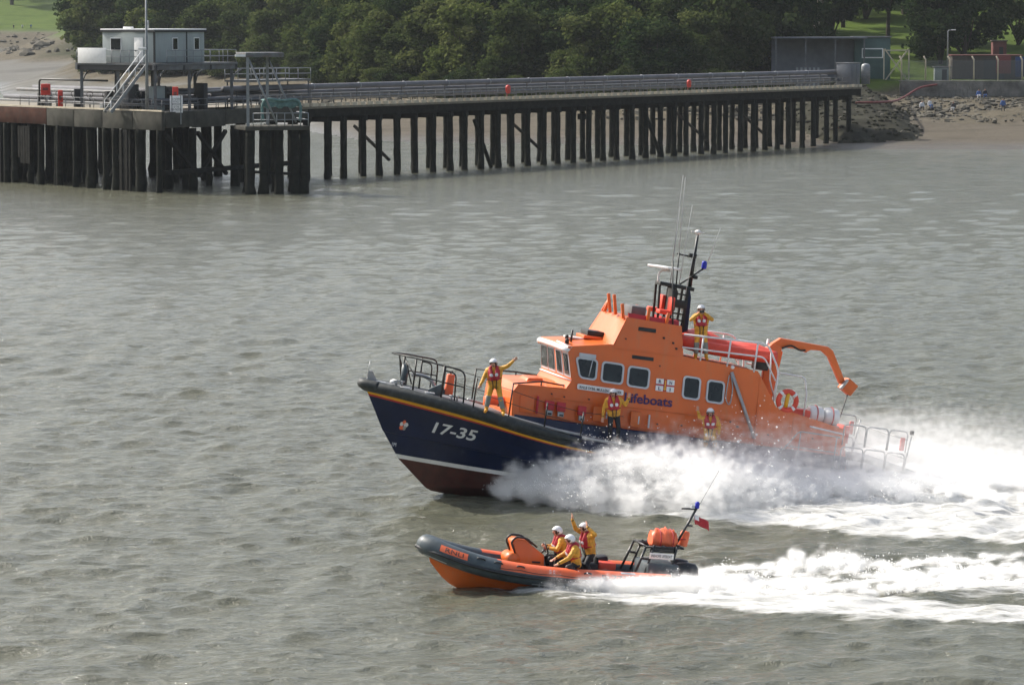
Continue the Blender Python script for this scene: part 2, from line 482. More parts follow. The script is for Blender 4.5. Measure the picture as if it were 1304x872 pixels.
def wake_fields(X, Y):
    """foam cover (0..1) and heave of the two wakes"""
    nz = fbm(X * 0.9, Y * 0.9, 4) - 0.5
    nz2 = fbm(X * 0.25 + 40, Y * 0.6 + 3, 3) - 0.5
    # lifeboat
    xs = [-1.6, -0.92, -0.3, 2.09, 3.48, 8.03, 10.1, 14.5, 40, 90]
    near = np.interp(X, xs, [108.6, 108.2, 107.2, 103.9, 102.8, 100.7, 98.7, 97.2, 92.5, 84])
    far = np.interp(X, [-1.6, 0, 13, 16.9, 40, 90], [108.7, 109.6, 112.0, 114.0, 120.5, 134])
    inn = np.minimum(Y - near, far - Y) + nz * 1.7
    f1 = sstep(-0.25, 1.3, inn) * (X > -1.6) * np.interp(X, [-1, 14, 40, 90], [1, 1, 0.8, 0.5])
    mid = np.exp(-((Y - (near * 0.35 + far * 0.65)) / 2.5) ** 2) * sstep(15, 20, X)
    f1 = f1 * (1 - 0.30 * mid)
    h1 = sstep(0, 2.5, inn) * (X > -1) * np.interp(X, [-1, 3, 14, 40], [0, 0.22, 0.25, 0.1]) * (0.6 + 2.2 * nz)
    # inshore boat
    xs = [-1.5, -0.86, 1.77, 4.54, 6.72, 8.92, 11.4, 12.7, 40, 90]
    near = np.interp(X, xs, [89.6, 89.3, 87.7, 86.9, 85.6, 85.2, 84.8, 84.6, 82, 76])
    far = np.interp(X, [-1.5, 0, 5.2, 9.0, 13.7, 40, 90], [89.6, 91.0, 92.5, 91.6, 91.5, 92.5, 95])
    inn = np.minimum(Y - near, far - Y) + nz * 1.1
    f2 = sstep(-0.1, 0.75, inn) * (X > -1.5) * np.interp(X, [-1.5, 1.5, 4, 12, 40], [0.3, 0.75, 1, 0.95, 0.7])
    tr = np.interp(X, [6, 8.3, 10.9, 13.2, 40], [91.0, 90.4, 88.7, 88.3, 87])
    trough = np.exp(-((Y - tr) / 0.85) ** 2) * sstep(6.0, 8.5, X)
    f2 = f2 * (1 - 0.75 * trough)
    h2 = sstep(0, 1.2, inn) * (X > 0) * 0.09 * (0.7 + 2.4 * nz) - 0.16 * trough
    return np.maximum(f1, f2), h1 + h2

def make_water():
    ys = [40.0]
    while ys[-1] < 470: ys.append(ys[-1] + max(0.10, 0.47 * ys[-1] ** 2 / 51800.0))
    while ys[-1] < 9000: ys.append(ys[-1] * 1.06)
    ys = np.array(ys)
    half = [0.0]
    while half[-1] < 2600:
        x = half[-1]
        half.append(x + (0.17 if x < 17 else 0.28 if x < 34 else 0.55 if x < 80 else x * 0.09))
    xs = np.array([-h for h in half[:0:-1]] + half)
    X, Y = np.meshgrid(xs, ys)
    dy = np.gradient(ys)[:, None]; dx = np.gradient(xs)[None, :]
    cell = np.maximum(dy, dx)
    Z = np.zeros_like(X); DX = np.zeros_like(X); DY = np.zeros_like(X)
    r = np.random.default_rng(5)
    n = 80
    lam = np.exp(r.uniform(np.log(0.5), np.log(5.5), n))
    ang = R(-68) + r.normal(0, 0.62, n)                      # direction of travel
    for l, a in zip(lam, ang):
        k = 2 * np.pi / l
        amp = 0.0057 * l ** 0.60 * r.uniform(0.5, 1.3)
        keep = sstep(1.7, 3.4, l / cell)
        if not keep.any(): continue
        # slowly varying groups so that crests stay short
        ph = k * (X * np.cos(a) + Y * np.sin(a)) + r.uniform(0, 6.28)
        gx, gy = r.uniform(0, 99, 2)
        env = 0.35 + 1.3 * vnoise(X / (3.2 * l) + gx, Y / (3.2 * l) + gy)
        A = amp * keep * env * (1 - 0.35 * sstep(140, 240, Y))
        Z += A * np.cos(ph); DX -= A * np.cos(a) * np.sin(ph); DY -= A * np.sin(a) * np.sin(ph)
    foam, heave = wake_fields(X, Y)
    calm = 1 - 0.5 * sstep(0.2, 0.9, foam)
    lump = (fbm(X * 1.3, Y * 3.0, 4) - 0.5) * 0.24 * sstep(0.1, 0.8, foam) * (cell < 0.5)
    crest = Z / np.std(Z[(ys > 75) & (ys < 140)][:, np.abs(xs) < 18])
    caps = sstep(2.1, 3.3, crest) * sstep(0.52, 0.74, fbm(X * 0.33 + 50, Y * 0.33, 2)) * 0.62 * (1 - sstep(125, 190, Y))
    Z = Z * calm + heave + lump
    # hollow of the hulls: the water is pressed down in front of the fore-feet
    foam = np.maximum(foam, caps)
    me = grid_mesh('water', X + DX * 1.15, Y + DY * 1.15, Z, dict(foam=foam), water_material())
    o = link('water', me); tag(o, kind='structure')
make_water()

# ------------------------------------------------------------------ terrain
PROF = [(-1500, [(300, -6), (820, -1.2), (900, 0.2), (1200, 2.6), (1255, 3.2), (1275, 6), (1300, 9.5), (1400, 22), (1600, 40), (3000, 90), (9000, 100)]),
        (-160, [(300, -6), (820, -1.2), (900, 0.2), (1200, 2.6), (1255, 3.2), (1275, 6), (1300, 9.5), (1400, 22), (1600, 40), (3000, 90), (9000, 100)]),
        (-110, [(300, -6), (700, -1.2), (760, 0.2), (850, 2), (880, 4.5), (900, 7), (1000, 16), (1200, 35), (3000, 90), (9000, 100)]),
        (-60, [(300, -6), (560, -1), (600, 0.3), (640, 2.2), (660, 3.5), (700, 8), (800, 20), (1000, 40), (3000, 90), (9000, 100)]),
        (-35, [(300, -6), (470, -1), (500, 0.2), (600, 2.6), (620, 3.5), (650, 7), (750, 20), (1000, 42), (3000, 90), (9000, 100)]),
        (-17, [(300, -6), (410, -0.5), (422, 0.1), (470, 2.2), (500, 4), (520, 6), (600, 15), (800, 35), (3000, 90), (9000, 100)]),
        (20, [(300, -6), (395, -0.6), (410, 0.2), (440, 1.8), (455, 3.8), (475, 6), (500, 8), (600, 18), (800, 40), (3000, 90), (9000, 100)]),
        (44, [(300, -6), (388, -0.4), (394, 0.1), (425, 1.6), (445, 3.2), (460, 4.6), (468, 6.4), (485, 6.6), (520, 11), (580, 17), (800, 40), (3000, 90), (9000, 100)]),
        (54, [(300, -6), (388, -0.4), (394, 0.1), (425, 1.6), (445, 3.2), (463, 4.2), (464.8, 4.3), (465.6, 6.4), (485, 6.6), (520, 11), (580, 17), (800, 40), (3000, 90), (9000, 100)]),
        (1500, [(300, -6), (388, -0.4), (394, 0.1), (425, 1.6), (445, 3.2), (463, 4.2), (464.8, 4.3), (465.6, 6.4), (485, 6.6), (520, 11), (580, 17), (800, 40), (3000, 90), (9000, 100)])]
def ground_z(x, y):
    x = np.asarray(x, float); y = np.asarray(y, float)
    ks = [k for k, _ in PROF]
    z = np.zeros(np.broadcast(x, y).shape)
    tabs = [np.interp(y, [a for a, _ in pr], [b for _, b in pr]) for _, pr in PROF]
    i = np.clip(np.searchsorted(ks, x) - 1, 0, len(ks) - 2)
    for j in range(len(ks) - 1):
        t = np.clip((x - ks[j]) / (ks[j + 1] - ks[j]), 0, 1)
        z = np.where(i == j, tabs[j] * (1 - t) + tabs[j + 1] * t, z)
    return z
def gz(x, y): return float(ground_z(np.array([x]), np.array([y]))[0])

def terrain_material():
    m = bpy.data.materials.new('shore_and_grass'); m.use_nodes = True
    nt = m.node_tree; N, Lk = nt.nodes, nt.links
    p = N['Principled BSDF']; p.inputs['Roughness'].default_value = 0.9; p.inputs['Specular IOR Level'].default_value = 0.08
    g = N.new('ShaderNodeNewGeometry')
    def noise(sc, det=6, rough=0.65, s=(1, 1, 1)):
        mp = N.new('ShaderNodeMapping'); mp.inputs['Scale'].default_value = s
        Lk.new(g.outputs['Position'], mp.inputs['Vector'])
        n = N.new('ShaderNodeTexNoise'); n.inputs['Scale'].default_value = sc; n.inputs['Detail'].default_value = det; n.inputs['Roughness'].default_value = rough
        Lk.new(mp.outputs[0], n.inputs['Vector']); return n
    def ramp(src, cols):
        r = N.new('ShaderNodeValToRGB'); e = r.color_ramp.elements
        e[0].position, e[0].color = cols[0][0], (*cols[0][1], 1)
        e[1].position, e[1].color = cols[-1][0], (*cols[-1][1], 1)
        for ps, c in cols[1:-1]:
            x = e.new(ps); x.color = (*c, 1)
        Lk.new(src, r.inputs['Fac']); return r
    sand = ramp(noise(0.22, 8, 0.7, (0.5, 1, 1)).outputs['Fac'], [(0.3, (0.066, 0.058, 0.045)), (0.55, (0.105, 0.092, 0.071)), (0.75, (0.078, 0.070, 0.055))])
    mud = ramp(noise(0.045, 8, 0.7, (0.35, 1, 1)).outputs['Fac'], [(0.3, (0.075, 0.073, 0.065)), (0.5, (0.15, 0.148, 0.135)), (0.7, (0.10, 0.098, 0.085))])
    stones = ramp(noise(0.9, 8, 0.75).outputs['Fac'], [(0.3, (0.035, 0.032, 0.024)), (0.55, (0.12, 0.105, 0.075)), (0.75, (0.065, 0.058, 0.042))])
    grass = ramp(noise(0.12, 8, 0.7).outputs['Fac'], [(0.3, (0.040, 0.066, 0.010)), (0.55, (0.068, 0.105, 0.016)), (0.75, (0.085, 0.108, 0.024))])
    def mix(a, b, attr):
        at = N.new('ShaderNodeAttribute'); at.attribute_name = attr
        x = N.new('ShaderNodeMix'); x.data_type = 'RGBA'
        Lk.new(at.outputs['Fac'], x.inputs[0]); Lk.new(a, x.inputs[6]); Lk.new(b, x.inputs[7]); return x.outputs[2]
    c = mix(sand.outputs[0], mud.outputs[0], 'mud')
    c = mix(c, stones.outputs[0], 'stones')
    c = mix(c, grass.outputs[0], 'grass')
    earth = ramp(noise(0.5, 8, 0.7).outputs['Fac'], [(0.3, (0.018, 0.022, 0.010)), (0.55, (0.035, 0.040, 0.018)), (0.75, (0.045, 0.040, 0.022))])
    c = mix(c, earth.outputs[0], 'earth')
    Lk.new(c, p.inputs['Base Color'])
    n3 = noise(0.8, 6, 0.7); bp = N.new('ShaderNodeBump'); bp.inputs['Strength'].default_value = 0.6; bp.inputs['Distance'].default_value = 0.5
    Lk.new(n3.outputs['Fac'], bp.inputs['Height']); Lk.new(bp.outputs[0], p.inputs['Normal'])
    wt = N.new('ShaderNodeAttribute'); wt.attribute_name = 'wet'
    mr = N.new('ShaderNodeMapRange'); mr.inputs['To Min'].default_value = 0.9; mr.inputs['To Max'].default_value = 0.3
    Lk.new(wt.outputs['Fac'], mr.inputs['Value']); Lk.new(mr.outputs[0], p.inputs['Roughness'])
    return m

def make_terrain():
    ys = [375.0]
    while ys[-1] < 9000: ys.append(ys[-1] + (0.9 if ys[-1] < 540 else 4 if ys[-1] < 850 else 5 if ys[-1] < 1420 else ys[-1] * 0.05))
    half = [0.0]
    while half[-1] < 2600: half.append(half[-1] + (1.0 if half[-1] < 80 else 4 if half[-1] < 300 else half[-1] * 0.12))
    xs = np.array([-h for h in half[:0:-1]] + half); ys = np.array(ys)
    X, Y = np.meshgrid(xs, ys)
    Z = ground_z(X, Y)
    n = fbm(X * 0.13, Y * 0.13, 5) - 0.5
    land = sstep(0.2, 3.0, Z)
    wallzone = (X > 50) & (Y > 460) & (Y < 480)
    Z = Z + n * (0.25 + 0.9 * land * ~wallzone) + (fbm(X * 0.6, Y * 0.6, 3) - 0.5) * 0.35 * sstep(1, 3, Z) * (Z < 6)
    left = sstep(-75, -110, X)
    gline = 4.9 + 4.2 * left
    grass = sstep(gline, gline + 1.0, Z + n * 1.2)
    lo = 1.7 + 1.6 * left
    stones = sstep(lo, lo + 0.8, Z + (fbm(X * 0.1, Y * 0.1 + 7, 4) - 0.5) * 2.2) * (1 - grass)
    mud = np.maximum(sstep(-15, -30, X), 0)
    earth = sstep(4.4, 5.2, Z + n) * sstep(44, 40, X) * (1 - sstep(-112, -128, X))
    me = grid_mesh('ground', X, Y, Z, dict(earth=earth, grass=grass, stones=stones, mud=mud, wet=sstep(0.9, 0.1, Z)), terrain_material())
    o = link('ground', me); tag(o, kind='structure')
make_terrain()

def make_rocks():
    """boulders strewn over the foreshore, one joined mass"""
    ico = bmesh.new(); bmesh.ops.create_icosphere(ico, subdivisions=1, radius=1.0)
    bv = np.array([v.co[:] for v in ico.verts]); bf = np.array([[v.index for v in f.verts] for f in ico.faces]); ico.free()
    spots = []
    r = np.random.default_rng(21)
    while len(spots) < 2600:
        u = r.random()
        if u < 0.55: x, y = r.uniform(10, 90), r.uniform(428, 464)
        elif u < 0.75: x, y = r.uniform(-40, 45), r.uniform(440, 520)
        else: x, y = r.uniform(-230, -70), r.uniform(900, 1300)
        z = gz(x, y)
        if u < 0.55 and not (2.0 < z < 4.6): continue
        if 0.55 <= u < 0.75 and not (2.5 < z < 6): continue
        if u >= 0.75 and not (2.7 < z < 9): continue
        if u < 0.55 and r.random() > fbm(np.array([x * 0.12]), np.array([y * 0.12]), 3)[0] * 1.5: continue
        s = r.uniform(0.12, 0.42) ** 1.0 * (1 if u < 0.75 else 2.6) * (1.8 if r.random() < 0.06 else 1)
        spots.append((x, y, z, s))
    n = len(spots); S = np.array(spots)
    V = bv[None] * (1 + 0.35 * (r.random((n, len(bv), 1)) - 0.5) * 2)
    V = V * (S[:, 3][:, None, None] * r.uniform(0.6, 1.3, (n, 1, 3)) * np.array([1.2, 1.2, 0.75]))
    V = V + S[:, None, :3]
    Fq = (bf[None] + (np.arange(n) * len(bv))[:, None, None]).reshape(-1, 3)
    me = bpy.data.meshes.new('rocks')
    me.from_pydata(V.reshape(-1, 3).tolist(), [], Fq.tolist())
    me.materials.append(M['rock'])
    tag(link('rocks', me), 'loose grey brown rocks strewn over the foreshore', 'rocks', kind='stuff')
make_rocks()

# ------------------------------------------------------------------ trees
def leaf_material(name, c1, c2, c3):
    m = bpy.data.materials.new(name); m.use_nodes = True
    nt = m.node_tree; N, Lk = nt.nodes, nt.links
    N.remove(N['Principled BSDF'])
    at = N.new('ShaderNodeAttribute'); at.attribute_name = 'tone'
    oi = N.new('ShaderNodeObjectInfo')
    ad = N.new('ShaderNodeMath'); ad.operation = 'MULTIPLY_ADD'; ad.inputs[1].default_value = 0.5; ad.inputs[2].default_value = -0.25
    Lk.new(oi.outputs['Random'], ad.inputs[0])
    s = N.new('ShaderNodeMath'); s.operation = 'ADD'; s.use_clamp = True
    Lk.new(at.outputs['Fac'], s.inputs[0]); Lk.new(ad.outputs[0], s.inputs[1])
    rp = N.new('ShaderNodeValToRGB'); e = rp.color_ramp.elements
    e[0].color = (*c1, 1); e[1].color = (*c3, 1); x = e.new(0.5); x.color = (*c2, 1)
    Lk.new(s.outputs[0], rp.inputs['Fac'])
    d = N.new('ShaderNodeBsdfDiffuse'); t = N.new('ShaderNodeBsdfTranslucent')
    Lk.new(rp.outputs[0], d.inputs['Color']); Lk.new(rp.outputs[0], t.inputs['Color'])
    mx = N.new('ShaderNodeMixShader'); mx.inputs[0].default_value = 0.36
    Lk.new(d.outputs[0], mx.inputs[1]); Lk.new(t.outputs[0], mx.inputs[2])
    Lk.new(mx.outputs[0], N['Material Output'].inputs['Surface'])
    return m
LEAF = [leaf_material('dark_leaves', (0.020, 0.036, 0.014), (0.035, 0.056, 0.020), (0.066, 0.086, 0.030)),
        leaf_material('olive_leaves', (0.036, 0.054, 0.017), (0.060, 0.083, 0.026), (0.100, 0.116, 0.040)),
        leaf_material('bright_leaves', (0.055, 0.080, 0.020), (0.09, 0.115, 0.032), (0.14, 0.155, 0.055))]

def crown_mesh(seed, nl, leaf, low, height=1.0, spread=0.34, leaves=9000):
    """unit tree crown (height 1, base of crown at `low`) made of leaf clumps"""
    r = np.random.default_rng(seed)
    cs, rs = [], []
    for i in range(nl):
        t = r.uniform(0, 1)
        z = low + (1 - low) * (0.12 + 0.76 * t)
        w = spread * (math.sin(math.pi * (0.16 + 0.74 * t)) ** 0.7)
        a = r.uniform(0, 6.283); q = w * math.sqrt(r.uniform(0.05, 1))
        cs.append((q * math.cos(a), q * math.sin(a), z)); rs.append(r.uniform(0.075, 0.15))
    cs, rs = np.array(cs), np.array(rs)
    pick = r.choice(nl, leaves, p=rs ** 2 / (rs ** 2).sum())
    d = r.normal(size=(leaves, 3)); d /= np.linalg.norm(d, axis=1)[:, None]
    rad = rs[pick] * (r.uniform(0.30, 1.0, leaves) ** 0.5) * (1 + 0.22 * r.normal(size=leaves))
    P = cs[pick] + d * rad[:, None] * np.array([1.1, 1.1, 0.85])
    nrm = d * 0.8 + r.normal(size=(leaves, 3)) * 0.65 + np.array([0, 0, 0.25])
    nrm /= np.linalg.norm(nrm, axis=1)[:, None]
    up = r.normal(size=(leaves, 3)); u = np.cross(nrm, up); u /= np.linalg.norm(u, axis=1)[:, None]
    w = np.cross(nrm, u)
    sz = leaf * r.uniform(0.5, 1.3, leaves)[:, None]
    V = np.stack([P - u * sz - w * sz * 0.5, P + u * sz * 0.3 - w * sz * 0.8, P + u * sz + w * sz * 0.5, P - u * sz * 0.4 + w * sz * 0.8], 1).reshape(-1, 3)
    me = bpy.data.meshes.new('crown')
    me.from_pydata(V.tolist(), [], np.arange(leaves * 4).reshape(-1, 4).tolist())
    lobe_tone = r.uniform(0.2, 0.8, nl)
    tone = np.repeat(np.clip(lobe_tone[pick] + 0.16 * r.normal(size=leaves), 0, 1), 4)
    at = me.attributes.new('tone', 'FLOAT', 'POINT'); at.data.foreach_set('value', tone.astype(np.float32))
    return me, cs
def trunk_mesh(seed, cs, low, rad=0.022, pale=False):
    r = random.Random(seed); mb = MB()
    mb.tube([(0, 0, -0.04), (r.uniform(-.01, .01), r.uniform(-.01, .01), low * 0.6), (r.uniform(-.02, .02), r.uniform(-.02, .02), low + 0.12), (0, 0, low + 0.36)], rad, 8,
            rs=[rad * 1.35, rad, rad * 0.75, rad * 0.25])
    for k in range(6):
        c = cs[r.randrange(len(cs))]
        z0 = low * r.uniform(0.75, 1.1)
        mb.tube([(0, 0, z0), (c[0] * 0.45, c[1] * 0.45, z0 + (c[2] - z0) * 0.35), tuple(c)], rad, 5, rs=[rad * 0.55, rad * 0.35, rad * 0.08])
    return mb.mesh('trunk', M['palebark'] if pale else M['bark'])
CROWNS = []
for i in range(5):
    low = [-0.02, 0.0, -0.03, 0.02, -0.01][i]
    me, cs = crown_mesh(100 + i, [34, 42, 50, 38, 46][i], 0.019, low, leaves=11000)
    CROWNS.append((me, trunk_mesh(i, cs, low)))
hi_me, hi_cs = crown_mesh(140, 40, 0.019, 0.40, spread=0.40, leaves=9000)
HIGH = (hi_me, trunk_mesh(40, hi_cs, 0.40, 0.024))
_crown_cache = {}
def tree(x, y, h, w, kind, leaf, label, group, rz=None, lean=0, high=False, pale=False, cat='tree', z=None, name='tree'):
    base = HIGH if high else CROWNS[kind]
    key = (high, kind, leaf)
    if key not in _crown_cache:
        me = base[0].copy(); me.materials.clear(); me.materials.append(LEAF[leaf]); _crown_cache[key] = me
    zz = gz(x, y) if z is None else z
    Mx = Matrix.Translation((x, y, zz)) @ Matrix.Rotation(rng.uniform(0, 6.28) if rz is None else rz, 4, 'Z') @ Matrix.Rotation(lean, 4, 'X')
    e = empty(name, Mx, label, cat, group)
    S = Matrix.Diagonal((w, w, h, 1))
    link('trunk', base[1], e, S)
    link('crown', _crown_cache[key], e, S)
    return e

def px_x(px, y): return (px - 652.0) / F_PX * y
# front row of the wood along the shore: photo column, distance
def front_y(px, zmin):
    y = 400.0
    while gz(px_x(px, y), y) < zmin and y < 1400: y += 4
    return y
LOOK = ('broad', 'rounded', 'bushy', 'spreading', 'full')
px, i = 128.0, 0
while px < 915:
    y = front_y(px, 4.6) + rng.uniform(-2, 5)
    h = rng.uniform(9.0, 14.0) * (y / 500) ** 0.75
    lf = (1, 1, 0, 1, 0, 1, 2)[(i * 3) % 7]
    tree(px_x(px, y), y, h, h * rng.uniform(0.95, 1.25), i % 5, lf, ('broad dark green tree', 'broad olive green tree', 'broad bright green tree')[lf] + ' at the front edge of the wood behind the jetty', ('dark', 'olive', 'bright')[lf] + ' front trees of the shore wood', z=gz(px_x(px, y), y) - 0.6)
    px += rng.uniform(24, 36); i += 1
px, i = 120.0, 0
while px < 985:
    y = front_y(px, 3.7) + rng.uniform(-1, 3)
    h = rng.uniform(3.0, 5.2) * (y / 500) ** 0.7
    tree(px_x(px, y), y, h, h * rng.uniform(1.2, 1.7), (i + 2) % 5, (0, 1, 0, 1, 1)[(i * 2) % 5], 'low dark shrub on the bank between the beach and the wood', 'shrubs along the wood edge', cat='shrub', name='shrub', z=gz(px_x(px, y), y) - 0.5)
    px += rng.uniform(14, 23); i += 1
for k, (dy, hh, n) in enumerate(((16, 15, 27), (38, 17, 24), (70, 19, 20))):
    for i in range(n):
        px = 122 + (1010 - 122) * (i + rng.uniform(0.1, 0.9)) / n
        f_ = front_y(px, 4.6); y = f_ + dy * (f_ / 500) + rng.uniform(-7, 7)
        h = hh * rng.uniform(0.85, 1.15) * (f_ / 500) ** 0.6
        tree(px_x(px, y), y, h, h * rng.uniform(0.85, 1.1), (i + k) % 5, (0, 1, 0, 1, 0)[(i * 2 + k) % 5], 'tall dark tree standing deeper in the wood above the front trees', 'back trees of the shore wood')
tree(px_x(936, 478), 478, 9.6, 11.0, 2, 2, 'rounded bright green tree beside the open shed at the jetty landing', None)
tree(px_x(742, 503), 503, 10.5, 11.5, 1, 2, 'sunlit yellowish green tree bulging out of the wood behind the jetty', None)
for px, y, h in ((962, 520, 14), (1000, 540, 16), (985, 575, 18)):
    tree(px_x(px, y), y, h, h, 2, 0, 'dark tree rising behind the open shed', 'dark trees behind the open shed')
# parkland trees on the right
for i, (px, y, h, w) in enumerate(((1072, 545, 17, 12), (1129, 512, 16, 12), (1182, 522, 15, 13), (1232, 516, 15, 13))):
    tree(px_x(px, y), y, h, w, 0, 0, 'tall dark tree with bare trunk on the grass slope behind the green shed', 'parkland trees above the landing', high=True)
for px, y, h in ((1012, 497, 12), (1058, 528, 14), (1100, 556, 17), (1150, 565, 17), (1196, 498, 13), (1226, 507, 14)):
    tree(px_x(px, y), y, h, h * 1.05, 4, 0, 'dense dark low crowned tree on the slope behind the huts', 'dense trees behind the huts')
tree(px_x(1295, 520), 520, 15, 14, 0, 1, 'tall olive tree with low crown above the red hut roof', None)
for i in range(13):
    px = 1000 + 25 * i + rng.uniform(-8, 8); y = 595 + rng.uniform(-20, 30)
    h = rng.uniform(15, 19)
    tree(px_x(px, y), y, h, h * 0.95, i % 5, 0, 'dark tree on the crest behind the parkland slope', 'crest trees behind the parkland')
pl = MB(); pl.tube([(0, 0, -0.5), (0.1, 0, 3.5), (0.55, 0, 6.0), (0.5, 0, 11)], 0.3, 8, rs=[0.5, 0.42, 0.36, 0.25])
pe = empty('bare_trunk_tree', Matrix.Translation((px_x(1037, 512), 512, gz(px_x(1037, 512), 512))), 'tree with pale bare forked trunk on the slope behind the shed', 'tree')
pl.build('trunk', M['palebark'], pe)
p2 = MB(); p2.tube([(0.15, 0, 2.2), (0.9, 0.3, 5.5), (1.2, 0.3, 11)], 0.2, 8, rs=[0.26, 0.22, 0.15]); p2.build('limb', M['bark'], pe)
link('crown', _crown_cache[(True, 0, 0)], pe, Matrix.Translation((0, 0, 2)) @ Matrix.Diagonal((9, 9, 17, 1)))
# far park on the left
for px, y, h, w in ((18, 1385, 30, 26), (66, 1480, 26, 26), (92, 1470, 24, 22), (-20, 1420, 34, 30)):
    tree(px_x(px, y), y, h, w, 0, 0, 'tall dark tree on the sunny grass bank across the bay', 'trees on the grass bank', high=True)
# ------------------------------------------------------------------ jetty
DECK = 6.8
U = Vector((0.5516, 0.8341, 0.0))                 # along the trestle, out to in
NEAR = Vector((0.8341, -0.5516, 0.0))             # towards the open-water side
A0 = Vector((-16.91, 321.35, 0)); TL = 104.0      # near edge of the trestle
W = 5.6
def tp(t, n, z): return A0 + U * t - NEAR * n + Vector((0, 0, z))

jetty = empty('jetty_trestle', Matrix.Translation(A0), 'long dark timber jetty trestle on paired piles carrying grey pipes to the shore', 'jetty')
def J(mb, name, mats, **k):
    mb.v = [Vector(v) - A0 for v in mb.v]
    return mb.build(name, mats, jetty, **k)
T0, T1 = -16.0, TL + 2
def span(mb, t0, t1, n0, n1, z0, z1, mat=0):
    b = [tp(t0, n0, z0), tp(t1, n0, z0), tp(t1, n1, z0), tp(t0, n1, z0)]
    t = [tp(t0, n0, z1), tp(t1, n0, z1), tp(t1, n1, z1), tp(t0, n1, z1)]
    return mb.hexa(b[::-1], t[::-1], mat)
J(span(MB(), T0, T1, 0.05, W, DECK - 0.22, DECK), 'deck', M['decktop'])
mb = MB(); span(mb, T0, T1, 0.3, 0.62, DECK - 1.0, DECK - 0.224); span(mb, T0, T1, W - 0.6, W - 0.3, DECK - 1.0, DECK - 0.224); span(mb, T0, T1, 2.6, 2.9, DECK - 0.9, DECK - 0.224)
J(mb, 'girder', M['plank'])
# kerb of separate pale baulks, far too many and too small to pick apart
mb = MB(); t = T0 + 2
while t < T1 - 1:
    span(mb, t, t + 0.74, -0.10, 0.22, DECK - 0.02, DECK + 0.30 + rng.uniform(-.02, .02)); t += 1.25
tag(J(mb, 'kerb_baulks', M['kerb']), kind='stuff')

def pile_mesh(seed, r0, L):
    r = random.Random(seed); mb = MB(); n = 9; pts, rs = [], []
    k = 15
    for i in range(k):
        z = L * i / (k - 1)
        wet = 1.0 if z < 3.6 else 0.0
        rr = r0 * (1 + wet * r.uniform(0.0, 0.30))
        pts.append((r.uniform(-.02, .02), r.uniform(-.02, .02), z)); rs.append(rr)
    mb.tube(pts, r0, n, rs=rs)
    me = mb.mesh('pile', M['pile'])
    for v in me.vertices:
        if v.co.z < 3.8:
            v.co.x *= 1 + r.uniform(-.12, .16); v.co.y *= 1 + r.uniform(-.12, .16)
    return me
PILES = [pile_mesh(i, 0.30, 8.6) for i in range(4)]
cap_me = MB().box((0, 0, 0), (0.42, W - 0.1, 0.5)).mesh('cap_beam', M['plank'])
rotU = Matrix.Rotation(math.atan2(U.y, U.x), 4, 'Z')
nb = 38
for i in range(nb):
    t = -3.0 + i * 2.86 + rng.uniform(-.3, .3)
    for n in (0.35, W - 0.45):
        p = tp(t + rng.uniform(-.15, .15) + (0.9 if n > 2 else 0), n, 0)
        z0 = -2.8
        o = link('pile', PILES[rng.integers(4)], jetty, Matrix.Translation(p - A0 + Vector((0, 0, z0))) @ Matrix.Rotation(rng.uniform(0, 6), 4, 'Z') @ Matrix.Rotation(rng.uniform(-.012, .012), 4, 'X'))
    c = tp(t, W / 2, DECK - 1.26)
    link('cap_beam', cap_me, jetty, Matrix.Translation(c - A0) @ rotU)
for (ta, tb) in ((57.0, 60.2), (24.5, 27.5)):
    J(MB().tube([tp(ta, 0.4, 4.9), tp(tb, 0.4, 0.1)], 0.2, 8), 'raking_pile', M['pile'])
for tt in (10.2, 37.0, 70.5, 84.0): J(MB().beam(tp(tt, 0.5, 1.4), tp(tt + 0.6, W - 0.5, 4.6), 0.2, 0.25), 'cross_brace', M['plank'])
J(MB().box(tp(46, 1.2, 4.7), (1.6, 0.5, 0.6), M=rotU), 'timber_block', M['plank'])
# handrails
def rail_run(t0, t1, n, z0, hgt, step, name='handrail', rows=(1.0, 0.55), r=0.035, m='steelgrey'):
    mb = MB()
    for f in rows: mb.tube([tp(t0, n, z0 + hgt * f), tp(t1, n, z0 + hgt * f)], r, 5)
    t = t0
    while t <= t1 + 0.01:
        mb.tube([tp(t, n, z0), tp(t, n, z0 + hgt)], r, 5); t += step
    return J(mb, name, M[m])
rail_run(-10, TL - 1, 0.45, DECK, 1.15, 1.55)
rail_run(-10, TL - 1, W - 0.35, DECK, 1.15, 1.9)
# pipes with pale brackets
def pipe(n, z, r, m, name='pipe', t0=-12, t1=TL + 1):
    mb = MB(); mb.tube([tp(t, n, z) for t in np.linspace(t0, t1, 30)], r, 12); return J(mb, name, M[m])
pipe(3.1, 8.52, 0.27, 'pipe'); pipe(3.9, 7.75, 0.16, 'steelgrey'); pipe(2.4, 7.55, 0.13, 'steelgrey'); pipe(4.4, 8.0, 0.20, 'pipe')
mb = MB(); t = -10
while t < TL:
    mb.beam(tp(t, 2.0, 7.3), tp(t, 4.6, 7.3), 0.12, 0.12); mb.beam(tp(t, 3.1, 6.8), tp(t, 3.1, 8.3), 0.12, 0.12); mb.beam(tp(t, 4.4, 6.8), tp(t, 4.4, 7.8), 0.1, 0.1); t += 3.7
tag(J(mb, 'pipe_supports', M['steelgrey']), kind='stuff')
mb = MB(); t = -6
while t < TL: mb.tube([tp(t, 3.1, 8.52), tp(t + 0.12, 3.1, 8.52)], 0.31, 12); t += 7.4
tag(J(mb, 'pipe_flanges', M['galv']), kind='stuff')
for t, lab in ((11.0, None), (50.0, None), (73.5, None)):
    pass
